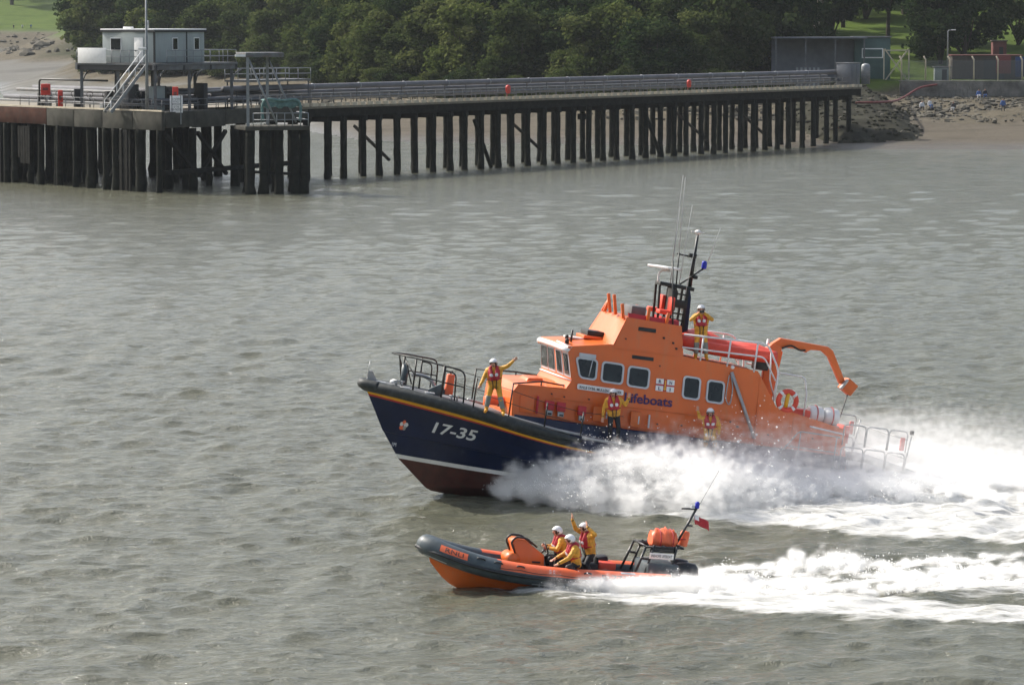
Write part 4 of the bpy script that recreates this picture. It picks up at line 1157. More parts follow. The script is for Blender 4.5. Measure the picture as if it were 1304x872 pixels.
boot2 = boot + np.stack([np.linspace(0, -0.09, 46), -0.035 * np.ones(46), np.full(46, -0.13)], 1); boot2[-1, 1] = 0.02
chine = curve([(0, 2.25, -0.38), (4, 2.28, -0.38), (8, 2.10, -0.40), (10.5, 1.62, -0.46), (12.3, 1.08, -0.56), (13.5, 0.62, -0.68), (14.4, 0.26, -0.82), (15.0, 0.03, -0.92)])
keel = curve([(0, 0, -0.80), (4, 0, -0.92), (8, 0, -1.02), (11, 0, -1.06), (13, 0, -1.08), (14, 0, -1.06), (14.8, 0, -1.0)])
def lerp(a, b, t): return a * (1 - t) + b * t
y0, y1, y2 = rub, lerp(rub, kn, 0.085), lerp(rub, kn, 0.135)
strips = [(sheer, rub, 3), (y0, y1, 1), (y1, y2, 2), (y2, lerp(y2, kn, 0.5) - np.array([0, 0.05, 0]) * np.sin(np.linspace(0, 3.14, 46))[:, None], 0)]
strips.append((strips[-1][1], kn, 0))
kn2 = kn - np.array([0, 0.05, 0.02]); kn2[-1] = kn[-1] - np.array([0.03, 0, 0.02])
strips += [(kn, kn2, 0), (kn2, boot, 0), (boot, boot2, 4), (boot2, chine, 5), (chine, keel, 5)]
hull = MB()
for a, b, m in strips:
    for s in (1, -1):
        sc = np.array([1, s, 1]); hull.grid([[tuple(p) for p in a * sc], [tuple(p) for p in b * sc]], m, True, flip=(s < 0))
chain_ = [sheer, rub, y1, y2, strips[3][1], kn, kn2, boot, boot2, chine, keel]
hull.add([tuple(c[0]) for c in chain_] + [(c[0][0], -c[0][1], c[0][2]) for c in reversed(chain_[:-1])], [tuple(range(2 * len(chain_) - 1))], 0, False)
hull.m = [0 if (m == 3 and max(hull.v[i][0] for i in f) < 11.6) else m for m, f in zip(hull.m, hull.f)]
hull_o = hull.build('hull', [M['navy'], M['yellow'], M['red'], M['rubber'], M['white'], M['antifoul']], boat, fix=False)
# surface lookup for lettering on the topsides
def hull_y(x, z):
    zs, ys_ = [], []
    for c in (kn, strips[3][1], y2, rub):
        zs.append(np.interp(x, c[:, 0], c[:, 2])); ys_.append(np.interp(x, c[:, 0], c[:, 1]))
    return float(np.interp(z, zs, ys_))
# deck
dk = MB(); rows = []
for f in (1, 0.6, 0.2, -0.2, -0.6, -1):
    rows.append([(p[0] - (0.05 if p[1] < 0.1 else 0), p[1] * f * 0.99, p[2] - 0.02 + 0.09 * (1 - f * f)) for p in sheer])
dk.grid(rows, 0, True); dk.build('deck', M['deck'], boat)
# rubber gunwale fender, thick at the bow
for s in (1, -1):
    pts = [(p[0], s * (p[1] - 0.02), p[2] - 0.13) for p in sheer if p[0] > 10.9]
    rs = [0.06 + 0.125 * min(1, max(0, (p[0] - 10.9) / 1.6)) for p in pts]
    MB().tube(pts, 0.18, 10, rs=rs).build('gunwale_fender', M['rubber'], boat)
    MB().tube([(p[0], s * (p[1] + 0.01), p[2] - 0.03) for p in sheer if p[0] < 11.3], 0.045, 6).build('deck_edge_strip', M['silver'], boat)
    MB().tube([(p[0], s * (p[1] - 0.10), p[2] + 0.035) for p in sheer if 10.9 < p[0] < 13.5], 0.05, 6).build('toe_rail', M['silver'], boat)
MB().tube(smooth_path([(17.05, 0.42, 2.07), (17.42, 0.16, 2.09), (17.48, 0, 2.09), (17.42, -0.16, 2.09), (17.05, -0.42, 2.07)], 5), 0.16, 10).build('bow_fender', M['rubber'], boat)
MB().tube(smooth_path([(0.35, 2.6, 1.42), (0.0, 2.58, 1.45), (-0.12, 2.2, 1.47), (-0.16, 0, 1.48), (-0.12, -2.2, 1.47), (0.35, -2.6, 1.42)], 6), 0.20, 10).build('stern_fender', M['greytube'], boat)

# superstructure
def hw(z): return 2.12 - (z - 1.4) * 0.161
def hwx(x, z): return hw(z) - max(0, x - 11.3) * 0.13 - max(0, 4.8 - x) * 0.02
prof = [(13.05, 1.34), (13.07, 2.52), (12.93, 2.74), (11.45, 2.80), (11.28, 3.10), (11.50, 4.10), (10.15, 4.33), (7.75, 4.24), (5.27, 4.09), (4.55, 3.05), (2.16, 2.62), (1.97, 1.34)]
bulge = {0: .05, 1: .10, 2: .10, 3: .16, 4: .26, 5: .26}
crown = {2: .08, 3: .16, 4: .06, 5: .10, 6: .10, 7: .05, 8: .05, 10: .06}
body = MB(); rows = []
for f, inner in ((1, 0), (0.46, 1), (-0.46, 1), (-1, 0)):
    rows.append([(x + (bulge.get(i, 0) if inner else 0), f * hwx(x, z), z + (crown.get(i, 0) if inner else 0)) for i, (x, z) in enumerate(prof)])
body.grid(rows, 0, False)
body.add(rows[0], [tuple(range(len(prof)))], 0, False); body.add(rows[-1], [tuple(range(len(prof)))], 0, False)
bo = body.build('superstructure', M['orange'], boat, bevel=0.045, segs=3, sharp=25)
def side_box(x0, x1, z0, z1, proud, name, m, parent=boat, depth=0.05, bev=0.012, s=1):
    mb = MB()
    P = [(x0, z0), (x1, z0), (x1, z1), (x0, z1)]
    mb.add([(x, s * (hwx(x, z) - depth), z) for x, z in P] + [(x, s * (hwx(x, z) + proud), z) for x, z in P], [(0, 1, 2, 3), (7, 6, 5, 4), (0, 4, 5, 1), (1, 5, 6, 2), (2, 6, 7, 3), (3, 7, 4, 0)], 0, False)
    return mb.build(name, m if not isinstance(m, str) else M[m], parent, bevel=bev)
for s in (1, -1):
    mb = MB(); xs = np.linspace(13.0, 2.0, 14)
    mb.grid([[(x, s * (hwx(x, 1.36) + 0.012), 1.36) for x in xs], [(x, s * (hwx(x, 1.80) + 0.012), 1.80 + 0.05 * (x > 11.5)) for x in xs], [(x, s * (hwx(x, 1.82) - 0.03), 1.83) for x in xs]], 0, False)
    mb.build('cabin_skirt', M['navy'], boat)
# flying bridge
hp_ = [(10.12, 4.28), (9.70, 5.23), (7.94, 5.18), (7.74, 4.18)]
fb = MB(); rows = []
for f, inner in ((1, 0), (0.5, 1), (-0.5, 1), (-1, 0)):
    rows.append([(x + (0.12 if inner and i < 2 else 0), f * (hw(z) - 0.006), z + (0.05 if inner and i in (1, 2) else 0)) for i, (x, z) in enumerate(hp_)])
fb.grid(rows, 0, False); fb.add(rows[0], [(0, 1, 2, 3)], 0, False); fb.add(rows[-1], [(0, 1, 2, 3)], 0, False)
fb.build('flying_bridge', M['orange'], boat, bevel=0.04, segs=3, sharp=25)
def cm(P, name, m, r=0.03, par=boat, n=6): return MB().tube(P, r, n).build(name, M[m], par)
cw = MB(); cw.grid([[(9.62, 1.38, 5.2), (7.95, 1.40, 5.15), (7.9, -1.40, 5.15)], [(9.66, 1.34, 5.40), (7.98, 1.36, 5.36), (7.92, -1.36, 5.36)]], 0, False)
co_ = cw.build('bridge_coaming', M['red'], boat); co_.modifiers.new('thickness', 'SOLIDIFY').thickness = 0.04
for i, (x, y, z, dx, h) in enumerate(((9.78, 1.28, 5.20, 0.10, 0.46), (9.88, 0.75, 5.27, 0.14, 0.62), (9.90, 0.2, 5.28, 0.14, 0.60), (9.88, -0.5, 5.27, -0.12, 0.42), (9.86, -0.8, 5.26, -0.18, 0.40), (9.02, 1.42, 5.18, 0.0, 0.50), (8.4, 1.42, 5.16, -0.03, 0.40), (8.6, -1.38, 5.16, -0.06, 0.42))):
    MB().beam((x, y, z), (x + dx, y, z + h), 0.07, 0.10).build('bridge_upright', M['orange'], boat, bevel=0.015)
MB().box((9.2, 0.5, 5.42), (0.5, 0.9, 0.42)).build('bridge_console', M['steelgrey'], boat, bevel=0.05)
for y in (0.55, -0.45):
    sh_ = MB(); sh_.box((8.25, y, 5.55), (0.42, 0.42, 0.14)); sh_.box((8.05, y, 5.80), (0.12, 0.42, 0.5)); sh_.build('bridge_seat', M['cover'], boat, bevel=0.04)
for x0, x1, z0, z1 in ((9.32, 8.74, 4.90, 5.02), (9.44, 8.73, 4.02, 4.13)):
    side_box(x1, x0, z0, z1, 0.015, 'vent_slot', 'black'); side_box(x1, x0, z0, z1, 0.015, 'vent_slot', 'black', s=-1)
for x, z in ((8.46, 4.78), (8.14, 4.66), (8.02, 4.5)): side_box(x - .03, x + .03, z - .03, z + .03, 0.05, 'deck_socket', 'black')
# windows
def window(xc, zc, w, h, skew=0.0, s=1, trap=0.0):
    out, inn = rrect(w, h, 0.13, 5), rrect(w - 0.115, h - 0.115, 0.09, 5)
    def S(p, off):
        x = xc - s * 0 + p[0] + trap * (1 if p[0] > 0 else 0) * p[1] * 0.7; z = zc + p[1] + skew * p[0]
        return (x, s * (hwx(x, z) + off), z)
    mb = MB(); n = len(out)
    vs = [S(p, -0.01) for p in out] + [S(p, 0.032) for p in out] + [S(p, 0.032) for p in inn] + [S(p, 0.0) for p in inn]
    fs = []
    for a in range(3): fs += [(a * n + i, a * n + (i + 1) % n, (a + 1) * n + (i + 1) % n, (a + 1) * n + i) for i in range(n)]
    mb.add(vs, fs, 0, False); f = mb.build('window', M['frame'], boat)
    g = MB(); g.add([S(p, 0.010) for p in inn], [tuple(range(n))], 0, False); g.build('pane', M['glass'], f)
    return f
for s in (1, -1):
    w1 = window(10.86, 3.53, 0.66, 0.66, 0.02, s, trap=0.42); window(10.03, 3.50, 0.74, 0.66, 0.02, s); window(9.17, 3.465, 0.74, 0.66, 0.02, s)
    window(7.40, 3.345, 0.60, 0.72, 0.02, s); window(6.60, 3.32, 0.60, 0.72, 0.02, s)
    side_box(10.62, 11.16, 3.86, 3.99, 0.05, 'window_visor', 'frame', s=s)
    cm([(10.72, s * (hw(3.8) + 0.05), 3.84), (10.80, s * (hw(3.3) + 0.05), 3.30)], 'wiper', 'frame', 0.015)
# wheelhouse front panes
def front_pt(f, t, off):
    lo = (11.28, 3.10, 0); hi = (11.50, 4.10, 0)
    x = 11.28 + 0.22 * t; z = 3.10 + 1.0 * t
    q = hw(z); ai = 0.46 * q
    y = f * q
    inner = 0.26 if abs(y) <= ai else 0.26 * (q - abs(y)) / (q - ai)
    cr = (0.06 + 0.04 * t) * (1 if abs(y) <= ai else (q - abs(y)) / (q - ai))
    return (x + inner + off, y, z + cr)
for f0, f1 in ((0.95, 0.74), (0.71, 0.49), (0.43, 0.02), (-0.02, -0.43), (-0.49, -0.71), (-0.74, -0.95)):
    mb = MB(); q = [front_pt(f0, 0.08, 0.012), front_pt(f1, 0.08, 0.012), front_pt(f1, 0.82, 0.012), front_pt(f0, 0.82, 0.012)]
    mb.add(q, [(0, 1, 2, 3)], 0, False); fr_ = mb.build('front_window', M['frame'], boat)
    k = 0.035 if abs(f0 - f1) < 0.3 else 0.03
    sg = 1 if f0 > f1 else -1
    q = [front_pt(f0 - k, 0.15, 0.035), front_pt(f1 + k, 0.15, 0.035), front_pt(f1 + k, 0.76, 0.035), front_pt(f0 - k, 0.76, 0.035)]
    g = MB(); g.add(q, [(0, 1, 2, 3)], 0, False); g.build('pane', M['glass'], fr_)
MB().tube([front_pt(f, 0.90, 0.04) for f in (0.99, 0.8, 0.47, 0.2, -0.2, -0.47, -0.8, -0.99)], 0.085, 9).build('front_visor', M['white'], boat)
cm([front_pt(f, 0.0, 0.03) for f in (0.97, 0.47, -0.47, -0.97)], 'window_sill', 'white', 0.03)
MB().tube([front_pt(f, 1.0, -0.1) for f in (0.98, 0.6, 0.46)], 0.04, 6).build('roof_light_bar', M['white'], boat)
MB().box((10.38, 0.2, 4.56), (0.55, 0.75, 0.20)).build('roof_display', M['black'], boat, bevel=0.02)
MB().box((10.45, 0.2, 4.45), (0.65, 0.9, 0.10)).build('display_plinth', M['orange'], boat, bevel=0.02)
MB().box((11.0, 0.3, 4.36), (0.55, 0.5, 0.06)).build('roof_hatch', M['white'], boat, bevel=0.02)
cm([(11.25, 0.9, 4.2), (11.25, 0.9, 4.62)], 'horn', 'black', 0.035); MB().lathe([(0.07, 0), (0.07, 0.12), (0.02, 0.16)], 10, M=Matrix.Translation((11.45, 1.15, 4.2))).build('searchlight', M['black'], boat)
MB().lathe([(0.06, 0), (0.06, 0.1), (0.02, 0.14)], 10, M=Matrix.Translation((11.3, 0.55, 4.3))).build('searchlight', M['black'], boat)
# name board, lettering, flag
def side_place(x0, z0, off, tilt=0.0, s=1): return lambda u, v: (x0 - u, s * (hwx(x0 - u, z0 + v + tilt * u) + off), z0 + v + tilt * u)
nb_ = MB(); P_ = rrect(1.52, 0.17, 0.05)
nb_.add([(10.375 + a, hwx(10.375 + a, 2.945 + b) + 0.018, 2.945 + b + 0.015 * a) for a, b in P_], [tuple(range(len(P_)))], 0, False); nbo = nb_.build('name_board', M['white'], boat); nbo.modifiers.new('thickness', 'SOLIDIFY').thickness = 0.02
lettering('lettering', 'RNLB SYBIL MULLEN GLOVER', 1.38, 0.085, side_place(11.06, 2.905, 0.048, -0.015), M['blackletter'], nbo, offset=0.012)
lettering('lettering', 'Lifeboats', 1.58, 0.30, side_place(9.56, 2.655, 0.012, 0.015), M['purple'], boat, offset=0.02)
lettering('lettering', '17-35', 1.24, 0.36, lambda u, v: (15.30 - u - 0.12 * v, hull_y(15.30 - u - 0.12 * v, 0.90 + v - 0.055 * u) + 0.02, 0.90 + v - 0.055 * u), M['letter'], boat, offset=0.02)
fl = MB(); F0 = side_place(8.59, 3.12, 0.014)
def fq(u0, u1, v0, v1, m, off=0.014):
    S_ = side_place(8.58, 3.13, off, 0.01); fl.add([S_(u0, v0), S_(u1, v0), S_(u1, v1), S_(u0, v1)], [(0, 1, 2, 3)], m, False)
for u0 in (0.0, 0.36):
    for v0 in (0.0, 0.215): fq(u0, u0 + 0.25, v0, v0 + 0.165, 0)
fq(0.0, 0.61, 0.168, 0.212, 1); fq(0.255, 0.355, 0, 0.38, 1, 0.018); fq(0.285, 0.325, 0.03, 0.35, 2, 0.022); fq(0.26, 0.35, 0.06, 0.10, 2, 0.022)
flo = fl.build('service_flag_emblem', [M['white'], M['red'], M['yellow']], boat, fix=False)
for ch, u0, v0 in (('R', 0.085, 0.245), ('N', 0.44, 0.245), ('L', 0.09, 0.03), ('I', 0.465, 0.03)):
    S_ = side_place(8.58 - u0, 3.13 + v0, 0.024); lettering('lettering', ch, 0.03 if ch == 'I' else 0.085, 0.10, S_, M['purple'], flo, offset=0.02)
# emblem on the bow
em = MB()
for a in range(5):
    q = R(90 + 72 * a); c_ = (16.12 + 0.065 * math.cos(q), 0.98 + 0.10 * math.sin(q)); P_ = [(c_[0] + (0.05 + 0.02 * (a % 2)) * math.cos(t + a), c_[1] + 0.08 * math.sin(t + a)) for t in np.linspace(0, 6.28, 7)[:-1]]
    em.add([(x, hull_y(x, z) + 0.035, z) for x, z in P_], [tuple(range(6))], a % 3, False)
em.build('bow_crest', [M['salmon'], M['letter'], M['silver']], boat, fix=False)
lettering('draught_mark', '1M', 0.12, 0.12, lambda u, v: (16.32 - u, hull_y(16.32 - u, 0.7) * 0.75 + 0.03, 0.27 + v), M['letter'], boat)
# side lockers and hatches
for x0, x1, z0, z1 in ((11.80, 12.08, 2.13, 2.40), (11.44, 11.71, 2.13, 2.40), (10.77, 11.03, 2.09, 2.37)):
    side_box(x0, x1, z0, z1, 0.06, 'vent_cowl', 'red'); side_box(x0 + .03, x1 - .05, z0 - 0.17, z0 - 0.02, 0.035, 'vent_grille', 'silver'); side_box(x0 + .05, x1 - .10, z0 - 0.15, z0 - 0.09, 0.045, 'vent_gap', 'black')
for x0, x1, z0, z1 in ((10.01, 10.52, 1.98, 2.41), (8.95, 9.29, 1.93, 2.40)):
    h_ = side_box(x0, x1, z0, z1, 0.016, 'side_hatch', 'orange2'); side_box(x0 + .06, x0 + .1, z0 + .1, z1 - .12, 0.04, 'handle', 'frame', h_)
side_box(8.66, 8.71, 1.95, 2.36, 0.03, 'grab_handle', 'frame')
side_box(12.42, 12.86, 1.95, 2.45, 0.012, 'hatch_cover', 'orange'); side_box(12.28, 12.34, 1.95, 2.5, 0.03, 'hatch_hinge', 'red')
mb = MB()
mb.tube([(x, hwx(x, 2.5) + 0.012, 2.5 + 0.01 * math.sin(x)) for x in np.linspace(11.9, 5.2, 12)], 0.012, 5); mb.build('side_moulding', M['orange2'], boat)
cm([(6.14, hw(4.0) + 0.06, 4.0), (5.18, hw(2.04) + 0.06, 2.04)], 'side_boom', 'silver', 0.055, n=8)
MB().lathe([(0.02, 0), (0.07, 0.04), (0.07, 0.09), (0.02, 0.13)], 10, M=Matrix.Translation((6.1, hw(4.1) - 0.03, 4.08))).build('deck_light', M['white'], boat)
cm(smooth_path([(6.2, hw(3.9) + .05, 3.9), (6.25, hw(3.2) + .05, 3.2), (6.1, hw(3.0) + .05, 3.0), (6.05, hw(3.5) + 0.05, 3.5), (6.15, hw(3.9) + .05, 3.9)], 4), 'rope_coil', 'silver', 0.02)
side_box(5.72, 5.78, 2.3, 2.36, 0.05, 'deck_socket', 'black')
for x0, x1, z0, z1 in ((5.15, 5.17, 1.9, 4.0), (8.0, 10.1, 4.255, 4.27), (3.9, 3.92, 1.9, 2.85), (5.2, 12.2, 1.865, 1.885)): side_box(x0, x1, z0, z1, 0.008, 'panel_seam', 'orange2', bev=0)
for x, z in ((11.9, 2.62), (11.5, 2.58), (10.7, 2.6), (6.0, 2.45), (4.7, 2.2), (3.2, 2.25), (8.4, 2.1), (7.6, 2.15), (9.7, 4.6), (8.5, 3.9)): side_box(x - .022, x + .022, z - .022, z + .022, 0.03, 'side_fitting', 'black')
# forward coachroof hatch, bow gear
hh = MB(); hh.hexa([(12.55, 0.05, 2.82), (12.55, 0.95, 2.80), (11.95, 0.95, 2.84), (11.95, 0.05, 2.86)][::-1], [(12.45, 0.1, 2.98), (12.45, 0.9, 2.96), (11.98, 0.9, 3.0), (11.98, 0.1, 3.02)][::-1]); hh.build('coachroof_hatch', M['orange'], boat, bevel=0.02)
cm([(16.2, 0.05, 2.2), (16.2, 0.05, 2.86)], 'bow_post', 'greytube', 0.115, n=12)
cm(smooth_path([(16.05, 0.35, 2.56), (15.7, 0.4, 2.58), (15.4, 0.45, 2.45), (15.25, 0.5, 2.15)], 5), 'anchor_arm', 'silver', 0.06, n=8)
MB().box((15.28, 0.75, 2.18), (0.5, 0.12, 0.34), M=Matrix.Rotation(0.5, 3, 'Y')).build('anchor_fluke', M['greytube'], boat, bevel=0.03)
fn = MB(); fn.prism([(17.36, 2.16), (17.36, 2.50), (17.22, 2.50), (17.02, 2.18)], lambda p: (p[0], 0.04, p[1]), lambda p: (p[0], -0.04, p[1])); fn.build('bow_fairlead', M['silver'], boat)
cm([(17.36, 0, 2.3), (17.34, 0, 2.8)], 'jack_staff', 'silver', 0.012)
MB().lathe([(0.13, 0), (0.12, 0.06), (0.05, 0.12), (0.03, 0.13)], 12, M=Matrix.Translation((16.6, 0.42, 2.24))).build('deck_light', M['white'], boat)
for x, y in ((16.95, 0.22), (16.3, 0.75), (15.55, 1.0)): MB().box((x, y, 2.21 - (17 - x) * 0.06), (0.3, 0.14, 0.04)).build('deck_plate', M['white'], boat, bevel=0.01)
for x, y, z in ((16.45, 0.55, 2.18), (14.9, 1.55, 2.0)):
    mb = MB()
    for d in (-0.09, 0.09): mb.tube([(x + d, y, z), (x + d, y, z + 0.18)], 0.035, 8)
    mb.tube([(x - 0.17, y, z + 0.15), (x + 0.17, y, z + 0.15)], 0.03, 7); mb.build('mooring_bitts', M['silver'], boat)
# forward rails
def dz(x): return float(np.interp(x, sheer[:, 0], sheer[:, 2]))
def dyv(x): return float(np.interp(x, sheer[:, 0], sheer[:, 1]))
for s in (1, -1):
    top = round_path([(16.65, 0.05 * s, 3.14), (16.0, 0.80 * s, 3.11), (15.3, 1.45 * s, 3.03), (14.72, 1.78 * s, 2.99), (14.66, 1.80 * s, 2.00)], 0.28)
    r0 = MB().tube(top, 0.027, 6).build('bow_rail', M['black'], boat)
    MB().tube([(16.35, 0.36 * s, 3.05), (16.08, 0.74 * s, 2.62), (15.3, 1.46 * s, 2.53), (14.68, 1.79 * s, 2.48)], 0.022, 6).build('mid_rail', M['black'], r0)
    MB().tube([(16.35, 0.36 * s, 3.12), (16.1, 0.70 * s, 2.3)], 0.024, 6).build('stanchion', M['black'], r0)
    for x, y in ((16.05, 0.78), (15.3, 1.46)): MB().tube([(x, y * s, dz(x)), (x + 0.02, y * s, 3.08 - (16 - x) * 0.06)], 0.03, 6).build('stanchion', M['black'], r0)
    MB().tube(round_path([(15.3, 1.46 * s, 2.9), (14.95, 1.58 * s, 2.86), (14.9, 1.6 * s, 2.02)], 0.2), 0.024, 6).build('gate_hoop', M['black'], r0)
    side = MB().tube([(14.38, 2.02 * s, 2.83), (13.31, 2.30 * s, 2.82), (12.19, 1.52 * s, 2.94), (11.32, 1.60 * s, 2.90)][1:], 0.026, 6).build('side_rail', M['black'], boat)
    for x, y, zt in ((14.38, 2.0, 2.83), (13.3, 2.3, 2.82), (12.18, 2.5, 2.38), (11.02, 2.62, 2.24)): MB().tube([(x, y * s, dz(x)), (x, y * s, zt)], 0.026, 6).build('stanchion', M['black'], side)
    MB().tube([(12.18, 1.52 * s, 2.68), (12.19, 1.52 * s, 2.94)], 0.026, 6).build('stanchion', M['black'], side)
    for za, zb, zc, zd in ((2.80, 2.60, 2.36, 2.22), (2.40, 2.20, 2.0, 1.85)):
        MB().tube([(14.38, 2.0 * s, za), (13.3, 2.3 * s, zb), (12.18, 2.5 * s, zc), (11.02, 2.62 * s, zd), (9.6, 2.2 * s, zd)], 0.009, 4).build('lifeline', M['black'], side)
# upper deck rails (white)
for s in (1, -1):
    y = 1.68 * s
    top = MB().tube(round_path([(7.85, y, 4.98), (5.25, y, 5.02), (5.0, y, 4.95), (4.56, y, 4.24), (4.60, y * 1.05, 2.98)], 0.2), 0.032, 7).build('upper_rail', M['wrail'], boat)
    MB().tube(round_path([(7.85, y, 4.57), (5.1, y, 4.59), (4.62, y, 3.9)], 0.15), 0.026, 6).build('mid_rail', M['wrail'], top)
    for x, zb in ((7.2, 4.22), (6.29, 4.15), (5.38, 4.08)): MB().tube([(x, y, zb), (x, y, 5.0)], 0.03, 6).build('stanchion', M['wrail'], top)
    MB().tube([(4.9, y, 4.8), (4.75, y * 0.9, 3.9), (4.5, y * .9, 3.3)], 0.026, 6).build('ladder_rail', M['wrail'], top)
    MB().tube(round_path([(4.52, y * 0.95, 4.16), (3.62, y * .95, 4.13), (3.48, y * .95, 3.6), (3.48, y * .95, 2.84)], 0.15), 0.026, 6).build('aft_hoop', M['wrail'], top)
# stern rails
for s in (1, -1):
    y = 2.3 * s
    r0 = MB().tube(round_path([(4.6, 2.5 * s, 1.45), (3.81, y, 2.45), (2.42, y, 2.42)], 0.12), 0.024, 6).build('stern_rail', M['silver'], boat)
    MB().tube([(4.2, y, 1.95), (2.42, y, 1.92)], 0.018, 5).build('mid_rail', M['silver'], r0)
    for x in (3.75, 2.52): MB().tube([(x, y, 1.38), (x, y, 2.44)], 0.024, 6).build('stanchion', M['silver'], r0)
    for x0, x1 in ((2.32, 1.58), (1.54, 0.82), (0.78, 0.16)):
        for z0, z1 in ((1.42, 2.14), (2.19, 2.86)):
            MB().tube(round_path([(x0, y, z0), (x0, y, z1), (x1, y, z1), (x1, y, z0)], 0.14), 0.022, 6).build('rail_panel', M['silver'], r0)
    MB().tube([(0.16, y, 1.4), (0.02, y, 2.75)], 0.03, 6).build('stern_post', M['silver'], r0)
    MB().box((0.30, y, 2.45), (0.14, 0.10, 0.42)).build('lamp_box', M['redbox'], r0, bevel=0.02)
MB().tube([(0.14, 2.3, 2.6), (0.1, -2.3, 2.6)], 0.024, 6).build('taffrail', M['silver'], boat); MB().tube([(0.14, 2.3, 2.0), (0.1, -2.3, 2.0)], 0.02, 6).build('taffrail', M['silver'], boat)
MB().box((0.05, 2.35, 2.85), (0.12, 0.12, 0.14)).build('stern_light', M['black'], boat, bevel=0.02)
cm([(3.35, hwx(3.3, 2.5) + .05, 2.62), (2.15, hwx(2.2, 2.4) + .05, 2.50)], 'boathook', 'wrail', 0.028)
MB().box((1.85, 0.9, 2.45), (0.22, 0.8, 0.55)).build('aft_bin', M['cover'], boat, bevel=0.03)
# aft deck fittings on the cabin top
MB().box((3.6, 1.25, 2.95), (0.75, 0.6, 0.28)).build('aft_locker', M['cover'], boat, bevel=0.04)
# crane
cr = MB()
cr.prism([(4.58, 3.05), (4.30, 3.05), (4.10, 4.9), (4.42, 5.02), (4.62, 4.8)], lambda p: (p[0], 0.42, p[1]), lambda p: (p[0], 0.22, p[1]))
cr.prism([(4.30, 2.9), (4.02, 2.9), (3.86, 4.75), (4.2, 4.95), (4.36, 4.85)], lambda p: (p[0], -0.1, p[1]), lambda p: (p[0], -0.3, p[1]))
cro = cr.build('crane_column', M['orange'], boat, bevel=0.02)
ca = MB(); ca.prism([(4.48, 4.80), (4.42, 5.0), (4.16, 5.20), (2.52, 5.12), (2.34, 5.02), (1.78, 4.10), (1.92, 3.98), (2.46, 4.80), (2.72, 4.97), (3.10, 4.95), (3.25, 4.84), (3.45, 4.92), (4.0, 4.92), (4.2, 4.7)], lambda p: (p[0], 0.36, p[1]), lambda p: (p[0], 0.14, p[1]))
ca.build('crane_arm', M['orange'], boat, bevel=0.02)
hd_ = MB(); hd_.box((1.62, 0.25, 3.93), (0.42, 0.42, 0.42), M=Matrix.Rotation(R(-32), 3, 'Y')); hd_.build('crane_head', M['orange2'], boat, bevel=0.03)
MB().box((1.83, 0.42, 4.0), (0.08, 0.14, 0.38), M=Matrix.Rotation(R(-32), 3, 'Y')).build('winch_plate', M['silver'], boat, bevel=0.01)
cm([(1.58, 0.25, 3.72), (1.78, 0.3, 2.75)], 'crane_wire', 'steelgrey', 0.02); cm(smooth_path([(4.1, .4, 4.88), (3.8, .4, 5.0), (3.5, .4, 4.9), (3.3, .4, 4.92)], 5), 'hydraulic_hose', 'black', 0.03)
# mast
mo = MB()
mo.beam((8.42, 0, 6.42), (7.26, 0, 6.36), 0.55, 0.12)
ms = mo.build('mast', M['black'], boat, bevel=0.01)
for x, y0_, z0 in ((8.40, 0.25, 5.2), (8.40, -0.25, 5.2), (7.95, 0.35, 5.2), (7.95, -0.35, 5.2), (7.48, 0.35, 5.1), (7.48, -0.35, 5.1)):
    MB().beam((x - (0.08 if x > 8.2 else 0), y0_, z0), (x, y0_ * 0.8, 6.36), 0.055 if x > 8.2 else 0.07, 0.07).build('mast_leg', M['black'], ms)
mb = MB(); mb.prism([(7.55, 4.9), (7.28, 4.9), (7.34, 6.1), (7.42, 6.36), (7.52, 6.36)], lambda p: (p[0], 0.30, p[1]), lambda p: (p[0], 0.24, p[1])); mb.build('mast_side_plate', M['navy'], ms)
mb = MB(); mb.prism([(8.0, 5.6), (7.86, 5.6), (7.82, 6.2), (7.9, 6.36), (7.98, 6.3)], lambda p: (p[0], 0.40, p[1]), lambda p: (p[0], -0.2, p[1])); mb.build('mast_fairing', M['black'], ms)
for z in (5.35, 5.55, 5.76, 5.97, 6.17): MB().beam((7.98, 0.36, z), (7.45, 0.36, z - 0.02), 0.04, 0.05).build('rung', M['black'], ms)
MB().box((7.72, 0.36, 5.86), (0.5, 0.06, 0.22)).build('mast_board', M['black'], ms, bevel=0.01)
MB().tube([(7.34, 0, 6.4), (7.33, 0, 7.4), (7.33, 0, 8.1)], 0.06, 8, rs=[0.07, 0.055, 0.045]).build('mast_pole', M['black'], ms)
MB().tube([(7.34, 0, 7.36), (7.95, 0.1, 7.42)], 0.025, 6).build('spreader', M['black'], ms); MB().box((7.42, 0.06, 7.42), (0.26, 0.14, 0.13)).build('mast_lamp', M['black'], ms, bevel=0.02)
MB().tube([(7.7, 0.05, 6.46), (6.98, 0.05, 7.06)], 0.028, 6).build('lamp_arm', M['black'], ms); MB().box((7.22, 0.06, 6.75), (0.14, 0.14, 0.12)).build('mast_horn', M['black'], ms, bevel=0.03)
MB().lathe([(0.075, 0), (0.085, 0.05), (0.085, 0.2), (0.06, 0.25)], 12, M=Matrix.Translation((6.98, 0.05, 7.05))).build('blue_lamp', M['blue'], ms)
MB().lathe([(0.05, 0), (0.10, 0.05), (0.12, 0.09), (0.04, 0.15)], 12, M=Matrix.Translation((7.33, 0, 8.1))).build('satellite_dome', M['white'], ms)
MB().box((7.33, 0, 8.18), (0.45, 0.04, 0.03)).build('mast_crosstree', M['white'], ms)
MB().tube(smooth_path([(8.40, 0, 6.45), (8.42, 0, 6.70), (8.3, 0, 6.82), (8.05, 0, 6.84)], 4), 0.035, 6).build('radar_bracket', M['white'], ms)
